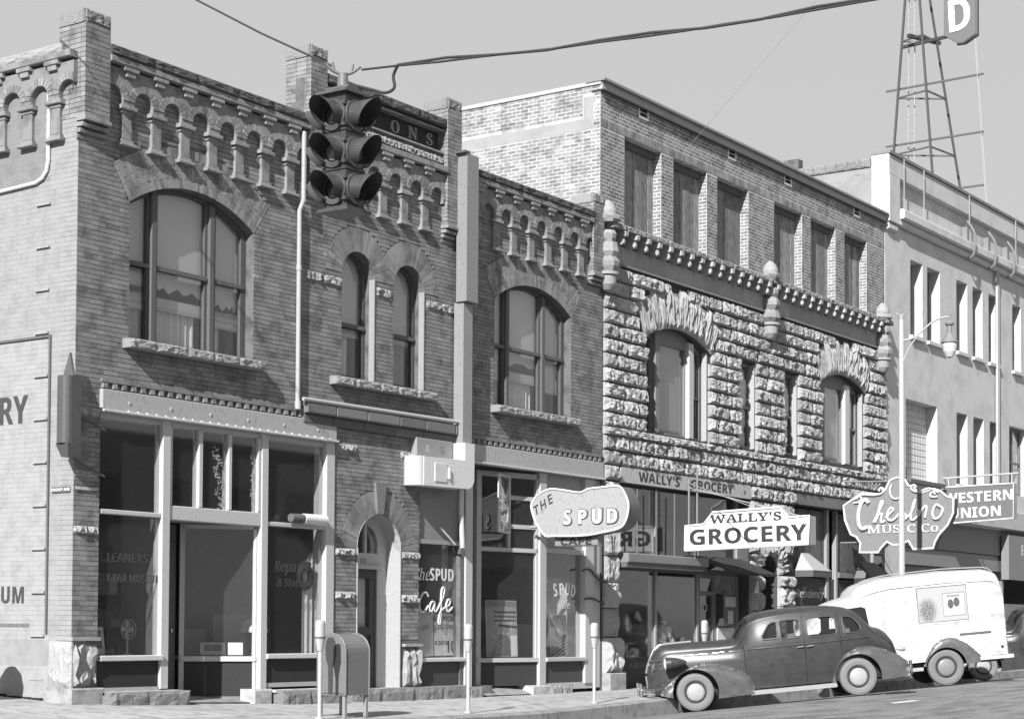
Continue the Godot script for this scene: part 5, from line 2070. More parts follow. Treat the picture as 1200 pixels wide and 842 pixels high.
	var rest := [
		[[0.32, 0.18], [0.46, 0.62], [0.55, 0.94], [0.50, 0.96], [0.42, 0.5], [0.36, 0.18], [0.44, 0.46], [0.52, 0.5], [0.50, 0.3], [0.52, 0.16], [0.6, 0.24]],
		[[0.62, 0.34], [0.72, 0.5], [0.80, 0.66], [0.74, 0.72], [0.66, 0.52], [0.67, 0.28], [0.78, 0.24], [0.9, 0.4]],
		[[0.9, 0.4], [1.06, 0.72], [1.0, 0.6], [1.1, 0.42], [1.06, 0.24], [0.96, 0.22]],
		[[1.06, 0.24], [1.24, 0.52], [1.34, 1.02], [1.28, 0.8], [1.22, 0.3], [1.3, 0.24], [1.42, 0.46], [1.38, 0.62]],
		[[1.42, 0.46], [1.56, 0.74], [1.6, 0.66], [1.56, 0.3]],
		[[1.92, 0.7], [1.82, 0.78], [1.74, 0.5], [1.78, 0.26], [1.9, 0.3], [1.98, 0.56], [1.94, 0.72]]]
	neon(o, "lettering", 26.0, rest, 0.64, 3.78, 1.12, 0.66, 0.034, 0.64)
	text(o, "lettering", "MUSIC Co.", Transform3D(SIDE, Vector3(25.99, 3.62, 1.84)), 0.2, 0.62, {depth = 0.03, font = "Droid Serif", wide = 1.5, weight = 400})
	neon(o, "scroll", 26.0, [
		[[0.45, 4.5], [0.66, 4.62], [1.0, 4.6], [1.22, 4.64], [1.27, 4.74], [1.19, 4.78], [1.14, 4.7]],
		[[0.45, 4.42], [0.62, 4.44], [0.66, 4.54], [0.58, 4.58], [0.53, 4.52]],
		[[2.72, 4.5], [2.56, 4.5], [2.54, 4.58], [2.62, 4.62], [2.66, 4.56]],
		[[2.75, 4.6], [2.5, 4.72], [2.24, 4.64], [2.06, 4.68], [2.02, 4.78], [2.1, 4.82], [2.16, 4.76]],
		[[1.5, 4.86], [1.44, 4.7], [1.5, 4.52], [1.62, 4.48]],
		[[1.74, 4.86], [1.8, 4.7], [1.74, 4.54], [1.62, 4.48]]], 0.0, 0.0, 1.0, 1.0, 0.028, 0.6)
	var mb := G.new()
	mb.tone(0.2)
	mb.tube([Vector3(0.0, 5.0, -0.15), Vector3(1.5, 4.95, -0.15)], 0.025, 6)
	mb.tube([Vector3(0.0, 3.4, -0.15), Vector3(0.6, 3.4, -0.15)], 0.025, 6)
	part(o, "bracket", mb, M.metal, SIDE, Vector3(26.0, 0, 0))
	# telegraph sign
	o = board_sign("telegraph_sign", "rectangular grey sign reading Western Union with white border", 33.2, [[0.05, 4.25], [2.15, 4.36], [2.15, 5.36], [0.03, 5.32]], 0.3, 0.14, 0.3, 0.025)
	text(o, "lettering", "WESTERN", Transform3D(SIDE * Basis(Vector3(0, 0, 1), 0.03), Vector3(33.19, 4.87, 1.12)), 0.29, 0.66, {depth = 0.02, wide = 1.15})
	text(o, "lettering", "UNION", Transform3D(SIDE * Basis(Vector3(0, 0, 1), 0.03), Vector3(33.19, 4.42, 1.02)), 0.29, 0.66, {depth = 0.02, wide = 1.15})
	var hb2 := G.new()
	hb2.tone(0.4)
	hb2.tube([Vector3(0.0, 5.6, -0.15), Vector3(2.25, 5.66, -0.15)], 0.03, 6)
	hb2.tube([Vector3(0.15, 5.6, -0.15), Vector3(0.15, 5.34, -0.15)], 0.025, 6)
	hb2.tube([Vector3(2.05, 5.64, -0.15), Vector3(2.05, 5.38, -0.15)], 0.025, 6)
	part(o, "bracket", hb2, M.metal, SIDE, Vector3(33.2, 0, 0))

func corner_sign() -> void:
	# upright box sign on the corner, turned across it, with a rounded front
	var yaw := Basis(Vector3.UP, -0.25)
	var o := thing("corner_sign", "dark upright box sign on iron brackets at the brick corner", "sign", Vector3(-0.24, 3.5, 0.1))
	var g := G.new()
	g.tone(0.075)
	var p := PackedVector2Array()
	for q in 9:
		var a := PI * q / 8
		p.push_back(Vector2(cos(a) * 0.13, -0.02 - sin(a) * 0.1))
	p.push_back(Vector2(-0.13, 0.16))
	p.push_back(Vector2(0.13, 0.16))
	# drawn flat, then stood up: x across, y -> depth
	g.t = Transform3D(Basis(Vector3(0, 0, 1), Vector3(1, 0, 0), Vector3(0, 1, 0)), Vector3(0, 0, 0))
	g.prism(p, 0.2, 1.16)
	var m := lpart(o, "casing", g, M.metal)
	g = G.new()
	g.tone(0.1)
	g.prism(PackedVector2Array([Vector2(-0.12, 1.16), Vector2(0.1, 1.16), Vector2(0.02, 1.5)]), -0.02, 0.02)
	g.t = Transform3D()
	var fin := lpart(o, "fin", g, M.metal)
	fin.transform = Transform3D(SIDE, Vector3(0.05, 0, 0))
	g = G.new()
	g.tone(0.06)
	g.prism(PackedVector2Array([Vector2(-0.13, 0.2), Vector2(0.0, 0.0), Vector2(0.14, 0.0), Vector2(0.13, 0.2)]), -0.14, 0.1)
	var foot := lpart(o, "tail", g, M.metal)
	foot.transform = Transform3D(SIDE, Vector3(0.02, 0, 0))
	for e in [[0.7, 0.0], [0.03, 0.0]]:
		g = G.new()
		g.tone(0.08)
		g.tube([Vector3(0.1, e[0], -0.05), Vector3(0.75, e[0] - 0.25, -0.02)], 0.018, 6)
		lpart(o, "bracket", g, M.metal)
	for q in 2:
		var pl := thing("street_name_plate", ["dark street name plate on the painted side of the corner", "dark street name plate on the front of the brick corner"][q], "sign", Vector3(0, 3.08, 0), Basis(), "street name plates")
		g = G.new()
		g.tone(0.1)
		if q == 0:
			g.box(Vector3(-0.44, 3.03, 0.012), Vector3(-0.05, 3.11, 0.022))
			part(pl, "plate", g, M.metal, SIDE)
			text(pl, "lettering", "SHOUP AVE", at_side(-0.022, -0.245, 3.052), 0.04, 0.6, {depth = 0.004, wide = 1.35})
		else:
			g.box(Vector3(0.04, 3.05, 0.012), Vector3(0.43, 3.13, 0.022))
			part(pl, "plate", g, M.metal)
			text(pl, "lettering", "BROADWAY", Transform3D(Basis(), Vector3(0.235, 3.072, 0.022)), 0.04, 0.6, {depth = 0.004, wide = 1.4})

func duct() -> void:
	var o := thing("exhaust_duct", "sheet metal kitchen duct climbing the wall above a white fan box", "duct", Vector3(9.2, 3.6, 0.2))
	var g := G.new()
	g.tone(0.22)
	g.bbox(Vector3(9.02, 7.12, 0.12), Vector3(9.4, 9.86, 0.35), 0.01)
	part(o, "upper_shaft", g, M.metal)
	g = G.new()
	g.tone(0.24)
	g.bbox(Vector3(9.06, 4.5, 0.05), Vector3(9.36, 7.11, 0.26), 0.01)
	part(o, "lower_shaft", g, M.metal)
	g = G.new()
	g.tone(0.1)
	g.box(Vector3(8.94, 9.86, 0.1), Vector3(9.1, 9.9, 0.36))
	part(o, "cap", g, M.metal)
	g = G.new()
	g.tone(0.6)
	var p := PackedVector2Array([Vector2(7.75, 3.64), Vector2(9.1, 3.66), Vector2(9.2, 3.7), Vector2(9.27, 3.8), Vector2(9.28, 4.5), Vector2(8.98, 4.5), Vector2(8.98, 4.18), Vector2(7.75, 4.16)])
	g.prism(p, 0.05, 0.38)
	part(o, "fan_box", g, M.metal)
	g = G.new()
	g.tone(0.5)
	g.t = Transform3D(Basis(Vector3(1, 0, 0), 0), Vector3(7.76, 0, 0.17))
	g.lathe([Vector2(0, 3.64), Vector2(0.2, 3.64), Vector2(0.2, 4.165), Vector2(0, 4.165)], 20)
	part(o, "drum", g, M.metal)
	g = G.new()
	g.tone(0.55)
	g.bbox(Vector3(8.06, 3.73, 0.38), Vector3(8.42, 4.07, 0.395), 0.006)
	var hd := part(o, "hatch", g, M.metal)
	g = G.new()
	g.tone(0.7)
	g.box(Vector3(8.45, 3.8, 0.38), Vector3(8.49, 4.0, 0.42))
	part(hd, "latch", g, M.metal)
	g = G.new()
	g.tone(0.5)
	g.tube([Vector3(9.12, 3.66, 0.2), Vector3(9.18, 3.3, 0.15), Vector3(9.3, 2.6, 0.1)], 0.05, 8)
	g.tube([Vector3(8.7, 2.95, 0.03), Vector3(9.1, 2.65, 0.08)], 0.02, 6)
	part(o, "drain_pipe", g, M.metal)

func traffic_light() -> void:
	var at := Vector3(-4.6, 5.04, 8.88)
	var o := thing("traffic_light", "dark four-way traffic light with hooded lenses hung from a wire", "traffic light", at, Basis(Vector3(0, 0, 1), 0.03) * Basis(Vector3.UP, 0.02))
	var g := G.new()
	g.tone(0.045)
	var hw := 0.135
	g.box(Vector3(-hw, 0.03, -hw), Vector3(hw, 1.12, hw))
	for q in 3:
		g.box(Vector3(-hw - 0.012, 0.03 + q * 0.365, -hw - 0.012), Vector3(hw + 0.012, 0.055 + q * 0.365, hw + 0.012))
	lpart(o, "housing", g, M.body_paint)
	g = G.new()
	g.tone(0.06)
	g.box(Vector3(-hw - 0.05, 0, -hw - 0.05), Vector3(hw + 0.05, 0.03, hw + 0.05))
	lpart(o, "bottom_plate", g, M.body_paint)
	g = G.new()
	g.tone(0.08)
	g.box(Vector3(-hw - 0.05, 1.12, -hw - 0.05), Vector3(hw + 0.05, 1.145, hw + 0.05))
	g.prism(PackedVector2Array([Vector2(-hw, 1.145), Vector2(hw, 1.145), Vector2(0.06, 1.21), Vector2(-0.06, 1.21)]), -hw, hw)
	lpart(o, "top_plate", g, M.body_paint)
	g = G.new()
	g.tone(0.16)
	g.tube([Vector3(0, 1.18, 0), Vector3(0, 1.34, 0)], [0.06, 0.045], 10)
	g.tube(smooth([Vector3(-0.14, 1.42, -0.1), Vector3(-0.08, 1.36, -0.06), Vector3(0, 1.33, 0), Vector3(0.08, 1.36, 0.06), Vector3(0.14, 1.42, 0.1)], 3), 0.016, 6)
	g.tube([Vector3(-0.07, 1.36, -0.05), Vector3(-0.08, 1.44, -0.06)], 0.013, 5)
	g.tube([Vector3(0.07, 1.36, 0.05), Vector3(0.08, 1.44, 0.06)], 0.013, 5)
	lpart(o, "hanger", g, M.metal)
	for face in 4:
		var fb := Basis(Vector3.UP, face * PI / 2)
		for q in 3:
			var y := 0.215 + q * 0.35
			# door ring
			var d := G.new()
			d.tone(0.07)
			d.t = Transform3D(fb, Vector3(0, y, 0)) * Transform3D(Basis(Vector3(1, 0, 0), PI / 2), Vector3(0, 0, hw))
			d.lathe([Vector2(0.1, 0.0), Vector2(0.1, 0.03), Vector2(0.15, 0.03), Vector2(0.155, 0.0)], 20)
			var ring := lpart(o, "lens_door", d, M.body_paint)
			var l := G.new()
			l.tone([0.04, 0.14, 0.04][q])
			l.t = d.t
			l.lathe([Vector2(0, 0.05), Vector2(0.05, 0.044), Vector2(0.085, 0.028), Vector2(0.1, 0.005)], 16)
			sub(ring, "lens", l, M.chrome_glass)
			var h := G.new()
			h.tone(0.06)
			h.t = d.t
			# hood: most of a cylinder, open below, longer on top
			var n := 22
			for s in n:
				var a0 := -PI * 0.78 + PI * 1.56 * s / n
				var a1 := -PI * 0.78 + PI * 1.56 * (s + 1) / n
				# angle 0 points up: the lathe frame has z down after the turn, so up is -z
				for side in 2:
					var r := 0.127 - side * 0.006
					var e0 := 0.09 + 0.2 * (cos(a0) * 0.5 + 0.5)
					var e1 := 0.09 + 0.2 * (cos(a1) * 0.5 + 0.5)
					var p0 := Vector3(sin(a0) * r, 0.02, -cos(a0) * r)
					var p1 := Vector3(sin(a1) * r, 0.02, -cos(a1) * r)
					var p2 := Vector3(sin(a1) * r, e1, -cos(a1) * r)
					var p3 := Vector3(sin(a0) * r, e0, -cos(a0) * r)
					if side == 0:
						h.quad(p0, p1, p2, p3)
					else:
						h.quad(p1, p0, p3, p2)
			sub(ring, "hood", h, M.body_paint)
			for s in [-1, 1]:
				var k := G.new()
				k.tone(0.06)
				k.t = Transform3D(fb, Vector3(0, y, 0))
				k.box(Vector3(0.115, s * 0.1 - 0.018, hw), Vector3(0.15, s * 0.1 + 0.018, hw + 0.035))
				sub(ring, "hinge", k, M.metal)
	# span wire and feed cable
	var w := G.new()
	w.tone(0.05)
	var c0 := at + Vector3(-0.1, 1.4, -0.06)
	var c1 := at + Vector3(0.12, 1.4, 0.1)
	w.tube([c0, c0.lerp(Vector3(-4.11, 7.72, 6.41), 0.5) + Vector3(0, -0.02, 0), Vector3(-4.11, 7.72, 6.41), Vector3(-2.8, 12.3, -0.6)], 0.011, 6)
	var pts := []
	for q in 17:
		var t := q / 16.0
		pts.append(c1.lerp(Vector3(-3.0, 6.62, 15.2), t) + Vector3(0, -0.08 * sin(PI * t) + 0.004 * sin(q * 2.3), 0.0))
	w.tube(pts, 0.011, 6)
	solo("span_wire", w, M.rubber, "taut wire that carries the traffic light across the corner", "wire")
	w = G.new()
	w.tone(0.05)
	var p2 := []
	for q in 13:
		var t := 0.06 + q / 12.0 * 0.94
		var b := c1.lerp(Vector3(-3.0, 6.62, 15.2), t) + Vector3(0, -0.08 * sin(PI * t), 0)
		p2.append(b + Vector3(0, 0.02 * sin(q * 1.7) + 0.01, 0.0))
	var lead := smooth([at + Vector3(0.08, 1.26, 0.02), at + Vector3(0.16, 1.2, 0.2), at + Vector3(0.2, 1.16, 0.33), at + Vector3(0.22, 1.2, 0.42), at + Vector3(0.23, 1.32, 0.4), p2[0]], 5)
	w.tube(lead + p2, 0.015, 6)
	solo("feed_cable", w, M.rubber, "black feed cable looped to the traffic light and lashed along its wire", "cable")

func mailbox() -> void:
	# street letter box: rounded top, four legs. local x along the street, z towards the road
	var o := thing("mailbox", "grey round-topped street mailbox on legs at the kerb", "mailbox", Vector3(2.75, walk_y(2.75, 2.75) + 0.004, 2.75))
	var prof := PackedVector2Array()
	prof.push_back(Vector2(-0.27, 0.32))
	prof.push_back(Vector2(0.27, 0.32))
	for q in 15:
		var a := PI * q / 14
		prof.push_back(Vector2(cos(a) * 0.27, 0.95 + sin(a) * 0.26))
	# the arched end faces -x: profile in (z, y)
	var g := G.new()
	g.tone(0.16)
	g.t = Transform3D(SIDE, Vector3.ZERO)
	g.prism(prof, -0.28, 0.26)
	lpart(o, "body", g, M.metal)
	g = G.new()
	g.tone(0.15)
	g.t = Transform3D(SIDE, Vector3.ZERO)
	g.plate(prof, [rect(-0.245, 0.245, 0.34, 0.35)], 0.26, 0.275)
	lpart(o, "end_plate", g, M.metal)
	g = G.new()
	g.tone(0.16)
	for s in [-0.275, 0.262]:
		var ring := []
		for q in prof.size() - 1:
			var v := prof[q + 1]
			ring.append(Vector3(-s, v.y, v.x))
		g.tube(ring, 0.016, 6)
	lpart(o, "edge_band", g, M.metal)
	# dark pull-down spoon shape on the end
	g = G.new()
	g.tone(0.05)
	g.t = Transform3D(SIDE, Vector3.ZERO)
	var sp := PackedVector2Array()
	for v in [[-0.035, 0.34], [0.035, 0.34], [0.04, 0.72], [0.085, 0.86], [0.095, 1.0], [0.08, 1.1], [0.04, 1.16], [-0.04, 1.16], [-0.08, 1.1], [-0.095, 1.0], [-0.085, 0.86], [-0.04, 0.72]]:
		sp.push_back(Vector2(v[0], v[1]))
	g.prism(sp, 0.275, 0.29)
	lpart(o, "emblem", g, M.metal)
	for s in [[-0.23, -0.23], [-0.23, 0.23], [0.25, -0.23], [0.25, 0.23]]:
		g = G.new()
		g.tone(0.24)
		g.box(Vector3(s[0] - 0.025, 0, s[1] - 0.025), Vector3(s[0] + 0.025, 0.33, s[1] + 0.025))
		lpart(o, "leg", g, M.metal)

func meters() -> void:
	var xs := [1.92, 5.5, 9.25, 13.25, 17.05]
	for q in xs.size():
		var z := 3.02
		var labels := ["white parking meter right beside the mailbox", "white parking meter in front of the cafe doorway", "white parking meter at the stone pier next to the cafe", "white parking meter behind the dark sedan's bonnet", "white parking meter seen through the dark sedan's window"]
		var o := thing("parking_meter", labels[q], "parking meter", Vector3(xs[q], walk_y(xs[q], z) + 0.004, z), Basis(Vector3.UP, 0.1 * (q % 2)), "parking meters along the kerb")
		var g := G.new()
		g.tone(0.42)
		g.tube([Vector3(0, 0.03, 0), Vector3(0, 0.98, 0)], 0.03, 10)
		g.tube([Vector3(0, 0, 0), Vector3(0, 0.03, 0)], [0.075, 0.06], 10)
		lpart(o, "post", g, M.metal)
		g = G.new()
		g.tone(0.45)
		g.t = Transform3D(Basis.from_scale(Vector3(1, 1, 0.75)), Vector3.ZERO)
		g.lathe([Vector2(0.0, 0.96), Vector2(0.045, 0.97), Vector2(0.085, 1.14), Vector2(0.09, 1.16), Vector2(0.085, 1.18), Vector2(0.085, 1.36), Vector2(0.07, 1.4), Vector2(0, 1.415)], 16)
		lpart(o, "head", g, M.metal)
		g = G.new()
		g.tone(0.12)
		g.t = Transform3D(Basis.from_scale(Vector3(1, 1, 0.75)), Vector3.ZERO)
		g.lathe([Vector2(0.08, 1.15), Vector2(0.094, 1.15), Vector2(0.094, 1.175), Vector2(0.08, 1.175)], 16)
		lpart(o, "band", g, M.metal)

func street_lamp() -> void:
	var x := 22.71
	var z := 3.12
	var y0 := walk_y(x, z)
	var o := thing("street_lamp", "white steel lamp post with curved arm and hanging glass globe", "street lamp", Vector3(x, y0, z))
	var g := G.new()
	g.tone(0.42)
	g.tube([Vector3(0, 0, 0), Vector3(0, 4.0, 0), Vector3(0, 8.55 - y0, 0)], [0.085, 0.075, 0.06], 12)
	lpart(o, "pole", g, M.metal)
	g = G.new()
	g.tone(0.3)
	g.tube([Vector3(0, 8.5 - y0, 0), Vector3(0, 8.6 - y0, 0)], 0.07, 10)
	g.tube(smooth([Vector3(0, 8.66 - y0, -0.14), Vector3(0, 8.6 - y0, -0.06), Vector3(0, 8.6 - y0, 0.06), Vector3(0, 8.66 - y0, 0.14)], 3), 0.018, 6)
	lpart(o, "crosshead", g, M.metal)
	g = G.new()
	g.tone(0.42)
	g.tube(smooth([Vector3(0, 7.98 - y0, 0.04), Vector3(0, 8.02 - y0, 0.3), Vector3(0, 8.15 - y0, 0.5), Vector3(0, 8.36 - y0, 0.78), Vector3(0, 8.43 - y0, 1.0), Vector3(0, 8.44 - y0, 1.2)], 4), 0.024, 8)
	g.tube(smooth([Vector3(0, 7.5 - y0, 0.05), Vector3(0, 7.8 - y0, 0.2), Vector3(0, 8.1 - y0, 0.44)], 4), 0.018, 6)
	lpart(o, "arm", g, M.metal)
	g = G.new()
	g.tone(0.2)
	g.t = Transform3D(Basis(), Vector3(0, -y0, 1.19))
	g.lathe([Vector2(0, 8.5), Vector2(0.03, 8.5), Vector2(0.03, 8.36), Vector2(0.11, 8.29), Vector2(0.1, 8.25), Vector2(0.06, 8.22), Vector2(0.06, 8.05), Vector2(0.12, 7.95), Vector2(0.17, 7.88), Vector2(0.2, 7.86), Vector2(0.2, 7.83), Vector2(0.15, 7.83)], 16)
	lpart(o, "hood", g, M.metal)
	g = G.new()
	g.tone(0.5)
	g.t = Transform3D(Basis(), Vector3(0, -y0, 1.19))
	g.lathe([Vector2(0.165, 7.83), Vector2(0.17, 7.75), Vector2(0.15, 7.62), Vector2(0.09, 7.5), Vector2(0, 7.46)], 16)
	lpart(o, "globe", g, M.chrome_glass)

func roof_tower() -> void:
	var o := thing("roof_sign_tower", "steel lattice tower on the stuccoed building's roof carrying a tall letter sign", "tower", Vector3(41.5, 13.6, -3.7))
	var l0 := Vector3(41.13, 15.4, -5.03)
	var legs := [[Vector3(41.0, 13.6, -5.1), Vector3(41.47, 23.1, -4.54), Vector3(41.6, 27.5, -4.3)], [Vector3(40.5, 13.6, -2.95), Vector3(41.18, 22.86, -3.89), Vector3(41.5, 27.5, -4.15)], [Vector3(42.8, 13.6, -2.6), Vector3(41.96, 23.07, -3.83), Vector3(41.65, 27.5, -4.1)]]
	for l in legs:
		var g := G.new()
		g.tone(0.06)
		g.bar(l[0], l[1], 0.07, 0.07)
		g.bar(l[1], l[2], 0.07, 0.07)
		part(o, "leg", g, M.metal)
	for y in [15.6, 17.6, 19.6, 21.6, 23.4]:
		var p := []
		for l in legs:
			var t: float = (y - 13.6) / (l[1].y - 13.6)
			p.append(l[0].lerp(l[1], t))
		for q in 3:
			var g := G.new()
			g.tone(0.1)
			g.bar(p[q], p[(q + 1) % 3], 0.05, 0.05)
			part(o, "brace", g, M.metal)
	# sign arms
	for y in [16.1, 17.9, 19.85]:
		var g := G.new()
		g.tone(0.12)
		g.bar(Vector3(41.6, y + 0.15, -5.3), Vector3(40.68, y - 0.1, -1.45), 0.06, 0.06)
		part(o, "sign_arm", g, M.metal)
	for s in [[21.3, 0.0], [23.1, 0.0]]:
		var g := G.new()
		g.tone(0.05)
		g.bar(Vector3(41.4, s[0] + 0.1, -4.6), Vector3(41.16, s[0] + 0.1, -2.87), 0.1, 0.1)
		g.bar(Vector3(40.9, s[0] + 0.3, -4.2), Vector3(42.3, s[0] + 0.3, -3.6), 0.12, 0.12)
		part(o, "beam", g, M.metal)
	# ladder
	var ld := G.new()
	ld.tone(0.35)
	for s in [0.0, 0.22]:
		ld.bar(Vector3(41.6, 14.4, -4.5 + s), Vector3(41.55, 24.0, -4.42 + s), 0.03, 0.03)
	var y := 14.7
	while y < 24.0:
		ld.bar(Vector3(41.58, y, -4.48), Vector3(41.58, y + 0.05, -4.24), 0.025, 0.025)
		y += 0.62
	part(o, "ladder", ld, M.metal)
	# upright letter panel, its face turned down the street
	var pn := G.new()
	pn.tone(0.13)
	var zc := -2.33
	var ol := PackedVector2Array([Vector2(zc - 0.56, 21.35), Vector2(zc - 0.1, 21.02), Vector2(zc + 0.12, 21.0), Vector2(zc + 0.56, 21.22), Vector2(zc + 0.56, 27.0), Vector2(zc - 0.56, 27.0)])
	pn.prism(ol, -0.16, 0.16)
	var sp := part(o, "letter_panel", pn, M.metal, SIDE, Vector3(41.0, 0, 0))
	var rim := G.new()
	rim.tone(0.06)
	rim.tube([Vector3(zc - 0.1, 21.0, 0.1), Vector3(zc + 0.12, 20.98, 0.1), Vector3(zc + 0.58, 21.2, 0.1), Vector3(zc + 0.6, 27.0, 0.1)], 0.07, 6)
	sub(sp, "rim", rim, M.metal)
	text(o, "letter", "D", Transform3D(SIDE * Basis(Vector3(0, 0, 1), 0.05), Vector3(40.83, 21.42, zc)), 1.08, 0.7, {depth = 0.03, wide = 0.9})
	for q in 2:
		var c := G.new()
		c.tone(0.4)
		c.tube([Vector3(40.7 + q * 0.1, 21.0, -1.75), Vector3(40.66 + q * 0.12, 14.4, -1.3)], 0.012, 4)
		part(o, "cable", c, M.metal)

func awnings() -> void:
	# little hipped canopies and rolled blinds on the shop fronts
	for s in [[23.45, 2.6, 1.05, 0.36, "small pale hipped canopy beside the arched stone doorway"], [27.0, 2.5, 1.6, 0.16, "small dark hipped canopy behind the music shop sign"]]:
		var o := thing("door_canopy", s[4], "canopy", Vector3(s[0], s[1], 0))
		var x: float = s[0]
		var y: float = s[1]
		var w: float = s[2]
		var g := G.new()
		g.tone(s[3])
		var a := Vector3(x, y, 0.5)
		var b := Vector3(x + w, y, 0.5)
		var c := Vector3(x + w, y, 0.0)
		var d := Vector3(x, y, 0.0)
		var r0 := Vector3(x + 0.3, y + 0.45, 0.02)
		var r1 := Vector3(x + w - 0.3, y + 0.45, 0.02)
		g.quad(a, b, r1, r0)
		g.tri(d, a, r0)
		g.tri(b, c, r1)
		part(o, "cover", g, M.cloth)
		g = G.new()
		g.tone(s[3] * 0.3)
		g.box(Vector3(x, y - 0.16, 0.45), Vector3(x + w, y - 0.004, 0.49))
		g.box(Vector3(x, y - 0.16, 0.0), Vector3(x + 0.03, y - 0.004, 0.45))
		part(o, "valance", g, M.cloth)
	var o := thing("awning_box", "long wooden awning box across the grocery window", "awning", Vector3(16.5, 2.5, 0.1))
	var g := G.new()
	g.tone(0.2)
	g.bbox(Vector3(14.98, 2.52, -0.2), Vector3(18.5, 2.72, 0.26), 0.02)
	part(o, "box", g, M.wood)
	g = G.new()
	g.tone(0.12)
	g.box(Vector3(14.98, 2.42, -0.2), Vector3(18.5, 2.515, 0.22))
	part(o, "lath", g, M.wood)
	for x in [15.6, 16.4, 17.2, 18.2]:
		g = G.new()
		g.tone(0.12)
		g.tube([Vector3(x, 2.7, 0.1), Vector3(x, 4.1, 0.1)], 0.02, 6)
		part(o, "hanger", g, M.metal)
	o = thing("shed_canopy", "dark sloping shingle canopy over the grocery door", "canopy", Vector3(19.5, 2.45, 0.3))
	g = G.new()
	g.tone(0.06)
	g.quad(Vector3(18.55, 2.42, 0.75), Vector3(20.9, 2.42, 0.75), Vector3(20.9, 2.8, -0.2), Vector3(18.55, 2.8, -0.2))
	g.quad(Vector3(18.55, 2.36, 0.75), Vector3(20.9, 2.36, 0.75), Vector3(20.9, 2.42, 0.75), Vector3(18.55, 2.42, 0.75))
	part(o, "cover", g, M.board)
	g = G.new()
	g.tone(0.6)
	g.tri(Vector3(20.62, 1.98, 0.3), Vector3(20.9, 1.98, 0.3), Vector3(20.86, 2.36, 0.3))
	part(o, "valance", g, M.cloth)
	# rolled cloth blind above the corner shop's window
	o = thing("rolled_blind", "rolled pale cloth blind lying on the corner shop's transom rail", "blind", Vector3(5.0, 2.82, 0.1))
	g = G.new()
	g.tone(0.62)
	g.t = Transform3D(Basis(Vector3(0, 0, 1), -PI / 2), Vector3(4.55, 2.9, 0.1))
	g.lathe([Vector2(0, 0.3), Vector2(0.085, 0.3), Vector2(0.09, 0.85), Vector2(0.0, 0.85)], 14)
	part(o, "roll", g, M.cloth)
	g = G.new()
	g.tone(0.12)
	g.t = Transform3D(Basis(Vector3(0, 0, 1), -PI / 2), Vector3(4.55, 2.9, 0.1))
	g.lathe([Vector2(0, 0.0), Vector2(0.07, 0.0), Vector2(0.075, 0.3), Vector2(0.0, 0.3)], 14)
	part(o, "roller", g, M.cloth)

func print_image(kind: int) -> ImageTexture:
	# flat prints: simple masses of tone, no likeness of anyone
	var w := 128
	var h := 192
	var im := Image.create(w, h, false, Image.FORMAT_RGB8)
	var f := FastNoiseLite.new()
	f.seed = 70 + kind
	f.frequency = 0.06
	for y in h:
		for x in w:
			var u := float(x) / w
			var v := float(y) / h
			var l := 0.55 + 0.1 * f.get_noise_2d(x, y)
			if kind == 0:       # tall poster: pale letters band, a figure in a hat holding a box
				if v < 0.1:
					l = 0.45
				if absf(v - 0.2) < 0.015 or absf(v - 0.28) < 0.012 or absf(v - 0.35) < 0.016:
					l = 0.2 if u > 0.25 else l
				if Vector2(u - 0.62, (v - 0.5) * 1.5).length() < 0.13:
					l = 0.42
				if absf(v - 0.42 - 0.05 * u) < 0.022 and u > 0.4:
					l = 0.1
				if v > 0.6 and absf(u - 0.55) < 0.12 + (v - 0.6) * 0.9:
					l = 0.22 + 0.25 * (f.get_noise_2d(x * 3.0, y * 3.0) + 0.5)
				if v > 0.68 and u < 0.45 and fmod(u * 40 + v * 14, 2.0) < 1.0:
					l = 0.5
				if u > 0.78 and v > 0.62:
					l = 0.75
			elif kind == 1:     # show card: dark ground, pale mass
				l = 0.12
				if Vector2((u - 0.55) * 1.6, v - 0.32).length() < 0.24:
					l = 0.42
				if v > 0.55 and fmod(v * 12 + u * 3.0, 1.0) < 0.5:
					l = 0.5
				if u < 0.3 and v > 0.3 and v < 0.6:
					l = 0.55 + 0.3 * f.get_noise_2d(x * 4.0, y * 4.0)
				l += 0.12 * f.get_noise_2d(x * 5.0, y * 5.0)
			elif kind == 2:     # framed picture
				l = 0.6
				if u > 0.14 and u < 0.86 and v > 0.1 and v < 0.72:
					l = 0.3 + 0.35 * f.get_noise_2d(x * 2.5, y * 2.5)
			else:               # truck panel: blossom on the left, a card with two fruits on the right
				l = 0.62
				if u < 0.02 or u > 0.98 or v < 0.03 or v > 0.97:
					l = 0.4
				if u < 0.42 and v > 0.25:
					var q := f.get_noise_2d(x * 3.5, y * 3.5)
					if Vector2((u - 0.2) * 1.9, v - 0.66).length() < 0.34 + q * 0.35:
						l = 0.4 + 0.6 * q
				if u > 0.5 and u < 0.95 and v > 0.2 and v < 0.86:
					l = 0.7
					if u < 0.52 or u > 0.93 or v < 0.23 or v > 0.83:
						l = 0.5
					if Vector2((u - 0.66) * 2.2, v - 0.52).length() < 0.13 or Vector2((u - 0.78) * 2.2, v - 0.48).length() < 0.13:
						l = 0.2 + 0.25 * (f.get_noise_2d(x * 4, y * 4) + 0.4)
					if absf(v - 0.3) < 0.03 and u > 0.58 and u < 0.85:
						l = 0.5
			l = clampf(l, 0, 1)
			im.set_pixel(x, y, Color(l, l, l))
	return ImageTexture.create_from_image(im)

func print_mat(kind: int) -> StandardMaterial3D:
	var m := StandardMaterial3D.new()
	m.albedo_texture = print_image(kind)
	m.roughness = 0.7
	return m

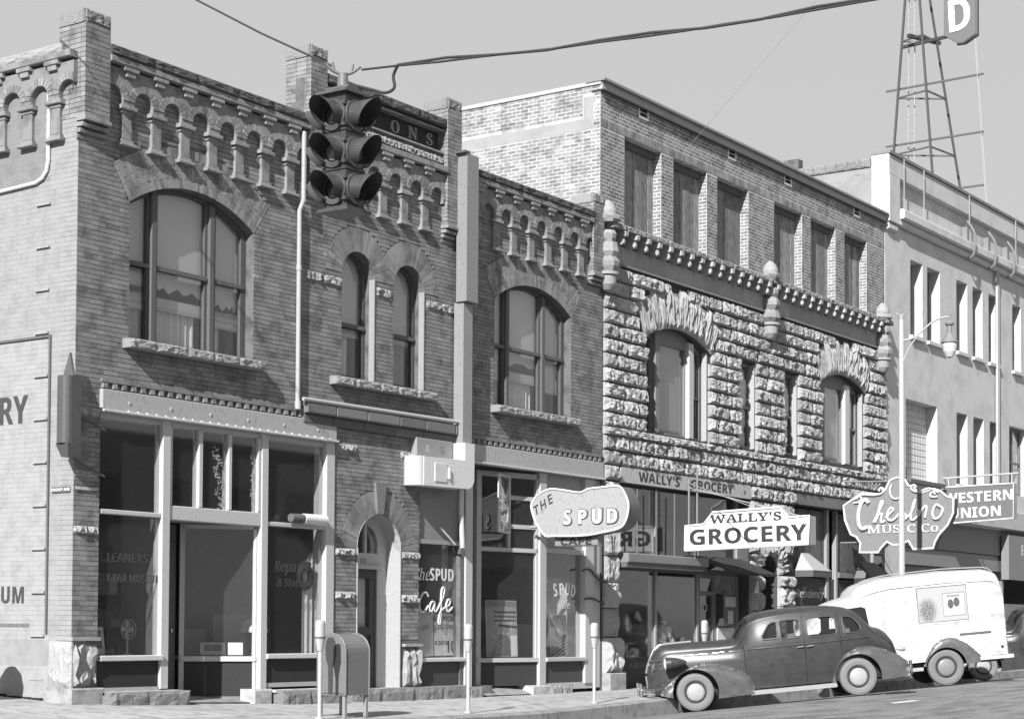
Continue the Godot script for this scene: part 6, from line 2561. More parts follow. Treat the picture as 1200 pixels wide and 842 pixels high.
func card(called: String, label: String, category: String, at: Transform3D, w: float, h: float, m: Material, tone := 0.5) -> Node3D:
	var o := thing(called, label, category, at.origin, at.basis)
	o.set_meta("local", true)
	var g := G.new()
	g.tone(tone)
	g.box(Vector3(-w / 2, 0, -0.012), Vector3(w / 2, h, -0.002))
	lpart(o, "board", g, M.plain)
	g = G.new()
	g.quad(Vector3(-w / 2 + 0.01, 0.01, 0), Vector3(w / 2 - 0.01, 0.01, 0), Vector3(w / 2 - 0.01, h - 0.01, 0), Vector3(-w / 2 + 0.01, h - 0.01, 0))
	lpart(o, "print", g, m)
	return o

func lean(x: float, y: float, z: float, turn := 0.0, back := -0.12) -> Transform3D:
	return Transform3D(Basis(Vector3.UP, turn) * Basis(Vector3(1, 0, 0), back), Vector3(x, y, z))

func window_things() -> void:
	# floors of the show windows
	for s in [["corner shop's left show window", 0.54, 1.73, 0.6, -1.2], ["corner shop's right show window", 4.12, 5.5, 0.58, -1.2], ["cafe's lettered window", 8.14, 9.48, 0.48, -1.0], ["cafe's right show window", 12.25, 13.65, 0.45, -1.0]]:
		var o := thing("display_shelf", "wooden display floor inside the " + s[0], "shelf", Vector3(s[1], s[3], -0.6))
		sheet(o, "top", Vector3(s[1], s[3], s[4]), Vector3(s[2], s[3] + 0.04, -0.21), 0.2, M.wood)
		sheet(o, "back_board", Vector3(s[1], s[3] + 0.045, s[4] - 0.03), Vector3(s[2], s[3] + 0.75, s[4]), 0.12 if s[1] < 8 else 0.25, M.wood)
	card("framed_picture", "pale framed picture leaning in the corner shop window", "picture", lean(0.74, 0.66, -0.25, 0.15), 0.34, 0.44, print_mat(2), 0.5)
	var tr := thing("desk_fan", "small round desk fan in the corner shop window", "fan", Vector3(1.5, 0.645, -0.45))
	var g := G.new()
	g.tone(0.3)
	g.lathe([Vector2(0, 0), Vector2(0.1, 0), Vector2(0.08, 0.04), Vector2(0.02, 0.06), Vector2(0.018, 0.3), Vector2(0, 0.3)], 12)
	lpart(tr, "stand", g, M.metal)
	g = G.new()
	g.tone(0.35)
	for r in [0.05, 0.1, 0.15]:
		var ring := []
		for q in 19:
			ring.append(Vector3(cos(TAU * q / 18) * r, 0.42 + sin(TAU * q / 18) * r, 0.03))
		g.tube(ring, 0.007, 5, false)
	lpart(tr, "guard", g, M.metal)
	for q in 4:
		g = G.new()
		g.tone(0.4)
		g.t = Transform3D(Basis(Vector3(0, 0, 1), q * PI / 2), Vector3(0, 0.42, 0))
		g.prism(PackedVector2Array([Vector2(0.01, -0.01), Vector2(0.12, -0.05), Vector2(0.13, 0.03), Vector2(0.02, 0.02)]), -0.004, 0.004)
		lpart(tr, "blade", g, M.metal)
	# table lamp with dome shade
	var lm := thing("table_lamp", "table lamp with pale dome shade in the corner shop window", "lamp", Vector3(4.62, 0.625, -0.75))
	g = G.new()
	g.tone(0.15)
	g.lathe([Vector2(0, 0), Vector2(0.09, 0), Vector2(0.07, 0.04), Vector2(0.025, 0.07), Vector2(0.02, 0.42), Vector2(0, 0.42)], 12)
	lpart(lm, "stem", g, M.metal)
	g = G.new()
	g.tone(0.55)
	g.lathe([Vector2(0.24, 0.4), Vector2(0.22, 0.5), Vector2(0.14, 0.6), Vector2(0.0, 0.64)], 18)
	lpart(lm, "shade", g, M.chrome_glass)
	# white drape at the right edge of that window
	var dr := G.new()
	dr.tone(0.6)
	for q in 14:
		var xa := 5.2 + 0.3 * q / 14
		var xb := 5.2 + 0.3 * (q + 1) / 14
		dr.quad(Vector3(xa, 0.66, -0.22 + 0.03 * sin(xa * 50)), Vector3(xb, 0.66, -0.22 + 0.03 * sin(xb * 50)), Vector3(xb, 2.2 + q * 0.02, -0.22 + 0.03 * sin(xb * 50)), Vector3(xa, 2.0 + q * 0.025, -0.22 + 0.03 * sin(xa * 50)))
	solo("white_drape", dr, M.cloth, "white cloth drape at the edge of the corner shop's right window", "drape")
	var wr := thing("wreath", "dark ring wreath hung in front of the white drape", "wreath", Vector3(5.22, 1.95, -0.16))
	g = G.new()
	g.tone(0.05)
	var rp := []
	for q in 21:
		rp.append(Vector3(cos(TAU * q / 20) * 0.14, sin(TAU * q / 20) * 0.17, 0))
	g.tube(rp, 0.05, 8, false)
	lpart(wr, "ring", g, M.cloth)
	g = G.new()
	g.tone(0.04)
	g.lathe([Vector2(0, 0.14), Vector2(0.09, 0.16), Vector2(0.1, 0.24), Vector2(0.0, 0.27)], 10)
	lpart(wr, "bow", g, M.cloth)
	# desk with things on it seen through the entry window
	var dk := thing("office_desk", "desk with dark kneehole inside the corner shop", "desk", Vector3(4.3, -0.15, -2.1))
	g = G.new()
	g.tone(0.3)
	g.box(Vector3(-0.9, 0.72, -0.35), Vector3(0.9, 0.77, 0.35))
	lpart(dk, "top", g, M.wood)
	for x in [-0.88, 0.5]:
		g = G.new()
		g.tone(0.28)
		g.box(Vector3(x, 0, -0.32), Vector3(x + 0.38, 0.715, 0.32))
		lpart(dk, "pedestal", g, M.wood)
	var hat := thing("felt_hat", "grey felt hat on the desk in the corner shop", "hat", Vector3(3.75, 0.625, -2.05))
	g = G.new()
	g.tone(0.22)
	g.lathe([Vector2(0.2, 0.0), Vector2(0.19, 0.015), Vector2(0.1, 0.03), Vector2(0.095, 0.1), Vector2(0.06, 0.15), Vector2(0, 0.14)], 16)
	lpart(hat, "crown", g, M.cloth)
	card("file_box", "pale square box standing on the desk in the corner shop", "box", lean(4.7, 0.625, -2.15), 0.5, 0.45, flat(0.3), 0.3)
	card("show_card", "patterned show card on the sill of the slanting entry window", "card", lean(3.5, 0.66, -0.6, -0.68), 0.4, 0.2, print_mat(2), 0.4)
	card("blank_card", "white blank card at the corner of the slanting entry window", "card", lean(3.78, 0.66, -0.37, -0.68), 0.24, 0.2, flat(0.6), 0.6)
	# cafe window: bills
	var am := card("play_bill", "printed bill with large figure ten in the cafe window", "poster", lean(9.12, 0.6, -0.15, 0.0, -0.02), 0.62, 0.78, flat(0.6), 0.5)
	text(am, "lettering", "AMERICAN", Transform3D(Basis(), Vector3(0, 0.64, 0.001)), 0.09, 0.06, {depth = 0.002, wide = 1.1})
	text(am, "lettering", "LEGIONS", Transform3D(Basis(), Vector3(0, 0.49, 0.001)), 0.09, 0.06, {depth = 0.002, wide = 1.1})
	text(am, "lettering", "8 DAYS", Transform3D(Basis(), Vector3(-0.12, 0.2, 0.001)), 0.08, 0.06, {depth = 0.002})
	text(am, "lettering", "10", Transform3D(Basis(), Vector3(0.18, 0.06, 0.001)), 0.22, 0.06, {depth = 0.002})
	var bl := card("menu_card", "plain pale bill beside the figure ten bill in the cafe window", "poster", lean(8.5, 0.6, -0.15, 0.0, -0.02), 0.55, 0.82, flat(0.42), 0.4)
	text(bl, "lettering", "CAFE", Transform3D(Basis(Vector3(0, 0, 1), 0.15), Vector3(0.02, 0.48, 0.001)), 0.08, 0.1, {depth = 0.002})
	# second cafe window: tall poster and show card
	card("tall_poster", "tall show poster with a hatted figure in the cafe's slanting window", "poster", lean(11.3, 0.56, -0.38, -0.18, -0.05), 0.85, 1.1, print_mat(0), 0.5)
	card("figure_card", "dark show card with a pale shape in the cafe's right window", "poster", lean(13.05, 0.55, -0.2, 0.0, -0.05), 0.62, 0.85, print_mat(1), 0.5)
	card("price_card", "small white card beside the dark show card", "card", lean(12.6, 0.55, -0.25, 0.2), 0.2, 0.3, flat(0.55), 0.6)
	# grocery: counter with goods, a vending cabinet by the door, the grocer
	var ct := thing("shop_counter", "long counter inside the grocery window", "counter", Vector3(17, -0.1, -2.2))
	g = G.new()
	g.tone(0.14)
	g.box(Vector3(-1.9, 0, -0.3), Vector3(1.7, 0.85, 0.3))
	lpart(ct, "front", g, M.wood)
	g = G.new()
	g.tone(0.3)
	g.box(Vector3(-1.95, 0.86, -0.35), Vector3(1.75, 0.9, 0.35))
	lpart(ct, "top", g, M.wood)
	for q in 4:
		var c := G.new()
		c.tone([0.6, 0.12, 0.35, 0.22][q])
		var cx := 15.3 + q * 0.45
		c.t = Transform3D(Basis(), Vector3(cx, 0.51, -0.55))
		c.lathe([Vector2(0, 0), Vector2(0.06, 0), Vector2(0.06, 0.16 + 0.05 * (q % 3)), Vector2(0, 0.16 + 0.05 * (q % 3))], 10)
		solo("tin_can", c, M.metal, ["short white tin can behind the grocery glass", "dark tin can behind the grocery glass", "tall pale tin can behind the grocery glass", "short grey tin can behind the grocery glass"][q], "can", "tins in the grocery window")
	var sh := G.new()
	sh.tone(0.2)
	sh.box(Vector3(15.06, 0.46, -1.0), Vector3(16.9, 0.505, -0.39))
	solo("goods_shelf", sh, M.wood, "low goods shelf right behind the grocery glass", "shelf")
	var vm := thing("vending_cabinet", "dark wall cabinet with pale label beside the grocery door", "vending machine", Vector3(20.2, 1.2, -0.2))
	g = G.new()
	g.tone(0.05)
	g.box(Vector3(-0.33, 0, -0.1), Vector3(0.33, 0.75, 0.1))
	lpart(vm, "case", g, M.metal)
	g = G.new()
	g.tone(0.4)
	g.box(Vector3(-0.26, 0.45, 0.1), Vector3(0.26, 0.68, 0.11))
	g.box(Vector3(-0.12, 0.05, 0.1), Vector3(0.14, 0.36, 0.11))
	lpart(vm, "label_panel", g, M.plain)
	var nb := G.new()
	nb.tone(0.6)
	nb.box(Vector3(19.9, 0.3, -0.29), Vector3(20.75, 1.16, -0.27))
	solo("white_notice", nb, M.plain, "white notice sheet below the dark cabinet at the grocery door", "notice")
	stock_shelf("tall stocked shelf at the back of the grocery", Vector3(17.0, -0.1, -3.0), 4.6, 2.3, 5)
	stock_shelf("stocked shelf against the back of the corner shop", Vector3(2.9, -0.15, -3.4), 4.4, 2.4, 4)
	stock_shelf("back bar shelf with bottles and boxes inside the cafe", Vector3(11.9, -0.15, -3.2), 3.6, 2.2, 4)
	grocer()

func stock_shelf(label: String, at: Vector3, w: float, h: float, n: int) -> void:
	var o := thing("stock_shelf", label, "shelf", at)
	for s in [-w / 2, w / 2 - 0.03]:
		var u := G.new()
		u.tone(0.2)
		u.box(Vector3(s, 0, -0.18), Vector3(s + 0.03, h, 0.18))
		lpart(o, "upright", u, M.wood)
	var bk := G.new()
	bk.tone(0.16)
	bk.box(Vector3(-w / 2 + 0.03, 0, -0.2), Vector3(w / 2 - 0.03, h, -0.185))
	lpart(o, "back_board", bk, M.wood)
	for q in n:
		var y := 0.1 + (h - 0.15) * q / n
		var b := G.new()
		b.tone(0.24)
		b.box(Vector3(-w / 2 + 0.03, y, -0.18), Vector3(w / 2 - 0.03, y + 0.03, 0.18))
		lpart(o, "shelf_board", b, M.wood)
	# boxes and packets standing on the boards
	for q in n:
		var y := 0.13 + (h - 0.15) * q / n
		var x := -w / 2 + 0.08
		while x < w / 2 - 0.3:
			var bw := rng.randf_range(0.1, 0.26)
			var g := G.new()
			g.tone(rng.randf_range(0.08, 0.62))
			g.box(Vector3(x, y, -0.12), Vector3(x + bw, y + rng.randf_range(0.12, 0.34), 0.12))
			lpart(o, "packet", g, M.plain)
			x += bw + rng.randf_range(0.01, 0.12)

func grocer() -> void:
	# one continuous figure, standing behind the glass with bent arms
	var at := Vector3(17.78, -0.28, -0.6)
	var J := {
		pelvis = [Vector3(0, 0.92, 0), 0.15], waist = [Vector3(0, 1.08, 0), 0.14], chest = [Vector3(0.02, 1.28, 0.01), 0.155], neck = [Vector3(0.02, 1.45, 0.02), 0.055], head = [Vector3(0.03, 1.575, 0.05), 0.088], jaw = [Vector3(0.035, 1.53, 0.075), 0.062],
		sl = [Vector3(-0.19, 1.38, 0), 0.07], el = [Vector3(-0.26, 1.12, 0.05), 0.048], wl = [Vector3(-0.12, 1.02, 0.26), 0.034],
		sr = [Vector3(0.22, 1.38, 0), 0.07], er = [Vector3(0.3, 1.12, 0.06), 0.048], wr = [Vector3(0.18, 1.02, 0.27), 0.034],
		hl = [Vector3(-0.09, 0.88, 0), 0.1], kl = [Vector3(-0.1, 0.5, 0.02), 0.065], al = [Vector3(-0.1, 0.1, 0), 0.045], tl = [Vector3(-0.11, 0.045, 0.16), 0.035],
		hr = [Vector3(0.09, 0.88, 0), 0.1], kr = [Vector3(0.1, 0.5, 0.02), 0.065], ar = [Vector3(0.1, 0.1, 0), 0.045], tr = [Vector3(0.11, 0.045, 0.16), 0.035]}
	var bones := [["pelvis", "waist"], ["waist", "chest"], ["chest", "neck"], ["neck", "head"], ["head", "jaw"], ["chest", "sl"], ["sl", "el"], ["el", "wl"], ["chest", "sr"], ["sr", "er"], ["er", "wr"], ["pelvis", "hl"], ["hl", "kl"], ["kl", "al"], ["al", "tl"], ["pelvis", "hr"], ["hr", "kr"], ["kr", "ar"], ["ar", "tr"]]
	var segs := []
	for b in bones:
		segs.append([J[b[0]][0], J[b[1]][0], J[b[0]][1], J[b[1]][1]])
	for s in [-1, 1]:
		# hands: palm and five bent fingers
		var w: Vector3 = J["wl"][0] if s < 0 else J["wr"][0]
		var pc := w + Vector3(0.01 * -s, -0.01, 0.08)
		segs.append([w, pc, 0.028, 0.03])
		for q in 4:
			var k := pc + Vector3((q - 1.5) * 0.022, 0.0, 0.02)
			var m := k + Vector3(0, -0.005, 0.035 - 0.004 * absf(q - 1.4))
			segs.append([k, m, 0.0095, 0.009])
			segs.append([m, m + Vector3(0, -0.03, 0.015), 0.009, 0.008])
		segs.append([pc + Vector3(-s * 0.03, 0, -0.03), pc + Vector3(-s * 0.055, -0.01, 0.02), 0.011, 0.009])
	var o := thing("person", "person in a pale shirt standing behind the grocery window", "person", at, Basis(Vector3.UP, -0.5))
	var g := body_mesh(segs, 0.016)
	for q in g.v.size():
		var p := g.v[q]
		var l := 0.5                      # pale shirt
		if p.y < 0.95:
			l = 0.06                      # dark trousers
		if p.y < 0.1:
			l = 0.03
		if p.y > 1.44 or p.z > 0.27:
			l = 0.36                      # skin
		g.c[q] = Color(l, l, l)
	lpart(o, "body", g, M.cloth)
	var h := G.new()
	h.tone(0.02)
	h.t = Transform3D(Basis.from_scale(Vector3(1.0, 1.05, 1.12)), Vector3(0.03, 1.585, 0.035))
	h.lathe([Vector2(0.096, -0.02), Vector2(0.098, 0.02), Vector2(0.085, 0.06), Vector2(0.05, 0.09), Vector2(0, 0.1)], 14)
	lpart(o, "hair", h, M.cloth)
	h = G.new()
	h.tone(0.36)
	h.t = Transform3D(Basis(), Vector3(0.033, 1.565, 0.14))
	h.tri(Vector3(-0.012, -0.02, 0), Vector3(0.012, -0.02, 0), Vector3(0, -0.012, 0.02))
	h.tri(Vector3(-0.01, -0.018, 0), Vector3(0, -0.012, 0.02), Vector3(0, 0.03, -0.002))
	h.tri(Vector3(0, -0.012, 0.02), Vector3(0.01, -0.018, 0), Vector3(0, 0.03, -0.002))
	lpart(o, "nose", h, M.cloth)
	h = G.new()
	h.tone(0.04)
	for s in [-1, 1]:
		h.box(Vector3(0.033 + s * 0.032 - 0.012, 1.588, 0.12), Vector3(0.033 + s * 0.032 + 0.012, 1.6, 0.138))
	h.box(Vector3(0.012, 1.515, 0.125), Vector3(0.054, 1.522, 0.14))
	lpart(o, "features", h, M.cloth)

func body_mesh(segs: Array, cell: float) -> G:
	# distance to tapered capsules joined with a smooth minimum, meshed as surface nets
	var lo := Vector3(1e9, 1e9, 1e9)
	var hi := -lo
	for s in segs:
		for q in 2:
			lo = lo.min(s[q] - Vector3.ONE * (s[2 + q] + 0.05))
			hi = hi.max(s[q] + Vector3.ONE * (s[2 + q] + 0.05))
	var n := Vector3i(((hi - lo) / cell).ceil()) + Vector3i.ONE
	var field := PackedFloat32Array()
	field.resize(n.x * n.y * n.z)
	field.fill(1.0)
	var idx := func(x: int, y: int, z: int) -> int: return (x * n.y + y) * n.z + z
	for s in segs:
		var a: Vector3 = s[0]
		var b: Vector3 = s[1]
		var m := maxf(s[2], s[3]) + 0.06
		var p0 := Vector3i(((a.min(b) - Vector3.ONE * m - lo) / cell).floor()).clamp(Vector3i.ZERO, n - Vector3i.ONE)
		var p1 := Vector3i(((a.max(b) + Vector3.ONE * m - lo) / cell).ceil()).clamp(Vector3i.ZERO, n - Vector3i.ONE)
		var ab := b - a
		var l2 := maxf(ab.length_squared(), 1e-8)
		var k := 0.035 if s[2] > 0.02 else 0.006
		for x in range(p0.x, p1.x + 1):
			for y in range(p0.y, p1.y + 1):
				for z in range(p0.z, p1.z + 1):
					var p := lo + Vector3(x, y, z) * cell
					var t := clampf((p - a).dot(ab) / l2, 0, 1)
					var d: float = p.distance_to(a + ab * t) - lerpf(s[2], s[3], t)
					var id := (x * n.y + y) * n.z + z
					var e := field[id]
					var hh := clampf(0.5 + 0.5 * (e - d) / k, 0, 1)
					field[id] = lerpf(e, d, hh) - k * hh * (1 - hh)
	var g := G.new()
	var vid := {}
	for x in n.x - 1:
		for y in n.y - 1:
			for z in n.z - 1:
				var sum := Vector3.ZERO
				var cnt := 0
				var inside := 0
				var val := []
				for q in 8:
					var f := field[((x + (q & 1)) * n.y + y + ((q >> 1) & 1)) * n.z + z + ((q >> 2) & 1)]
					val.append(f)
					if f < 0:
						inside += 1
				if inside == 0 or inside == 8:
					continue
				for e in [[0, 1], [2, 3], [4, 5], [6, 7], [0, 2], [1, 3], [4, 6], [5, 7], [0, 4], [1, 5], [2, 6], [3, 7]]:
					var fa: float = val[e[0]]
					var fb: float = val[e[1]]
					if (fa < 0) != (fb < 0):
						var t := fa / (fa - fb)
						var pa := Vector3(e[0] & 1, (e[0] >> 1) & 1, (e[0] >> 2) & 1)
						var pb := Vector3(e[1] & 1, (e[1] >> 1) & 1, (e[1] >> 2) & 1)
						sum += pa.lerp(pb, t)
						cnt += 1
				var grad := Vector3(val[1] - val[0] + val[3] - val[2] + val[5] - val[4] + val[7] - val[6], val[2] - val[0] + val[3] - val[1] + val[6] - val[4] + val[7] - val[5], val[4] - val[0] + val[5] - val[1] + val[6] - val[2] + val[7] - val[3]).normalized()
				vid[Vector3i(x, y, z)] = g.vert(lo + (Vector3(x, y, z) + sum / cnt) * cell, grad)
	for key in vid:
		var c: Vector3i = key
		for ax in 3:
			var u := (ax + 1) % 3
			var w := (ax + 2) % 3
			var e := Vector3i.ZERO
			e[ax] = 1
			var du := Vector3i.ZERO
			du[u] = 1
			var dw := Vector3i.ZERO
			dw[w] = 1
			var fa := field[(c.x * n.y + c.y) * n.z + c.z]
			var c2 := c + e
			var fb := field[(c2.x * n.y + c2.y) * n.z + c2.z]
			if (fa < 0) == (fb < 0):
				continue
			if not (vid.has(c - du) and vid.has(c - dw) and vid.has(c - du - dw)):
				continue
			var q0: int = vid[c]
			var q1: int = vid[c - du]
			var q2: int = vid[c - du - dw]
			var q3: int = vid[c - dw]
			if fa < 0:
				g.i.append_array(PackedInt32Array([q0, q2, q1, q0, q3, q2]))
			else:
				g.i.append_array(PackedInt32Array([q0, q1, q2, q0, q2, q3]))
	return g

func patch(g: G, outline: PackedVector2Array, holes: Array, cell: float, at: Callable, flip: bool) -> void:
	# a curved panel: the outline (minus holes) cut by a grid and bent by at(u, v)
	var lo := Vector2(1e9, 1e9)
	var hi := -lo
	for p in outline:
		lo = lo.min(p)
		hi = hi.max(p)
	var nu := int(ceil((hi.x - lo.x) / cell))
	var nv := int(ceil((hi.y - lo.y) / cell))
	var boxes := []
	for h in holes:
		var r := Rect2(h[0], Vector2.ZERO)
		for p in h:
			r = r.expand(p)
		boxes.append(r.grow(0.001))
	for a in nu:
		for b in nv:
			var r := rect(lo.x + a * cell, lo.x + (a + 1) * cell, lo.y + b * cell, lo.y + (b + 1) * cell)
			var polys := Geometry2D.intersect_polygons(outline, r)
			var cr := Rect2(r[0], r[2] - r[0])
			for h in holes.size():
				if not cr.intersects(boxes[h]):
					continue
				var nxt: Array[PackedVector2Array] = []
				for p in polys:
					for e in Geometry2D.clip_polygons(p, holes[h]):
						if not Geometry2D.is_polygon_clockwise(e):
							nxt.append(e)
				polys = nxt
			for p in polys:
				var ix := Geometry2D.triangulate_polygon(p)
				if ix.size() == 0:
					continue
				var base := g.v.size()
				for v in p:
					var c: Vector3 = at.call(v.x, v.y)
					var du: Vector3 = at.call(v.x + 0.004, v.y) - at.call(v.x - 0.004, v.y)
					var dv: Vector3 = at.call(v.x, v.y + 0.004) - at.call(v.x, v.y - 0.004)
					var nn := du.cross(dv).normalized()
					g.vert(c, -nn if flip else nn)
				for q in range(0, ix.size(), 3):
					var a0 := p[ix[q]]
					var ccw := (p[ix[q + 1]] - a0).cross(p[ix[q + 2]] - a0) > 0
					if ccw != flip:
						g.i.append_array(PackedInt32Array([base + ix[q], base + ix[q + 2], base + ix[q + 1]]))
					else:
						g.i.append_array(PackedInt32Array([base + ix[q], base + ix[q + 1], base + ix[q + 2]]))

func loft(g: G, us: Array, vs: Array, at: Callable, flip: bool, pick = null) -> void:
	# a smooth surface over a grid of u and v; pick(u, v) chooses the cells
	var id := []
	for u in us:
		var row := []
		for v in vs:
			var du: Vector3 = at.call(u + 0.004, v) - at.call(u - 0.004, v)
			var dv: Vector3 = at.call(u, v + 0.004) - at.call(u, v - 0.004)
			var nn := du.cross(dv).normalized()
			row.append(g.vert(at.call(u, v), -nn if flip else nn))
		id.append(row)
	for a in us.size() - 1:
		for b in vs.size() - 1:
			if pick != null and not pick.call((us[a] + us[a + 1]) / 2, (vs[b] + vs[b + 1]) / 2):
				continue
			var q := [id[a][b], id[a + 1][b], id[a + 1][b + 1], id[a][b + 1]]
			if flip:
				g.i.append_array(PackedInt32Array([q[0], q[1], q[2], q[0], q[2], q[3]]))
			else:
				g.i.append_array(PackedInt32Array([q[0], q[2], q[1], q[0], q[3], q[2]]))

func poly(a: Array) -> PackedVector2Array:
	var p := PackedVector2Array()
	for q in a:
		p.push_back(Vector2(q[0], q[1]))
	if Geometry2D.is_polygon_clockwise(p):
		p.reverse()
	return p

func circle(c: Vector2, r: float, k := 28) -> PackedVector2Array:
	var p := PackedVector2Array()
	for q in k:
		p.push_back(c + Vector2(cos(TAU * q / k), sin(TAU * q / k)) * r)
	return p

func wheel(o: Node3D, u: float, z: float, out: float, r: float, tyre_tone: float, cap: float) -> void:
	# out = +1: the face looks to +z
	var t := Transform3D(Basis(Vector3(1, 0, 0), PI / 2 * out), Vector3(u, r, z))
	var g := G.new()
	g.tone(tyre_tone)
	g.t = t
	g.lathe([Vector2(r * 0.56, -0.17), Vector2(r * 0.8, -0.185), Vector2(r * 0.95, -0.17), Vector2(r, -0.13), Vector2(r, -0.05), Vector2(r * 0.96, -0.015), Vector2(r * 0.84, 0.0), Vector2(r * 0.66, -0.005), Vector2(r * 0.585, -0.03)], 36)
	var ty := lpart(o, "wheel", g, M.rubber)
	g = G.new()
	g.tone(0.05)
	g.t = t
	g.lathe([Vector2(r * 0.585, -0.03), Vector2(r * 0.55, -0.045), Vector2(r * 0.4, -0.045)], 28)
	sub(ty, "rim", g, M.body_paint)
	g = G.new()
	g.tone(cap)
	g.t = t
	g.lathe([Vector2(r * 0.47, -0.045), Vector2(r * 0.47, -0.02), Vector2(r * 0.38, 0.0), Vector2(r * 0.2, 0.012), Vector2(0, 0.016)], 24)
	sub(ty, "hubcap", g, M.metal)

func fender(o: Node3D, outline: PackedVector2Array, top: Array, hole: PackedVector2Array, z0: float, inner: float, tone: float, s: float, zc: float) -> void:
	# outer skin that rolls in towards the body along its top edge; s = +1 near side, -1 far side
	var r := 0.17
	var edge := func(u: float, v: float) -> float:
		var d := 1e9
		var p := Vector2(u, v)
		for q in top.size() - 1:
			d = minf(d, p.distance_to(Geometry2D.get_closest_point_to_segment(p, top[q], top[q + 1])))
		return d
	var at := func(u: float, v: float) -> Vector3:
		var d := minf(edge.call(u, v), r)
		var z := z0 - r + sqrt(maxf(r * r - (r - d) * (r - d), 0.0))
		return Vector3(u, v, zc + s * (z - zc))
	var g := G.new()
	g.tone(tone)
	patch(g, outline, [hole], 0.06, at, s < 0)
	# top strip from the edge inwards
	for q in top.size() - 1:
		var a: Vector2 = top[q]
		var b: Vector2 = top[q + 1]
		var za := zc + s * (z0 - r - zc)
		var zb := zc + s * (inner - zc)
		var na := Vector3(-(b - a).y, (b - a).x, 0).normalized()
		var base := g.v.size()
		for e in [[a, za], [b, za], [b, zb], [a, zb]]:
			g.vert(Vector3(e[0].x, e[0].y, e[1]), na)
		g.i.append_array(PackedInt32Array([base, base + 2, base + 1, base, base + 3, base + 2]))
	# lip round the wheel opening
	g.tone(tone * 1.2)
	for q in hole.size():
		var a := hole[q]
		var b := hole[(q + 1) % hole.size()]
		if Geometry2D.is_point_in_polygon((a + b) / 2, outline):
			var pa: Vector3 = at.call(a.x, a.y)
			var pb: Vector3 = at.call(b.x, b.y)
			var inn := Vector3(0, 0, -s * 0.05)
			g.quad(pa, pb, pb + inn, pa + inn)
	lpart(o, "fender", g, M.body_paint)

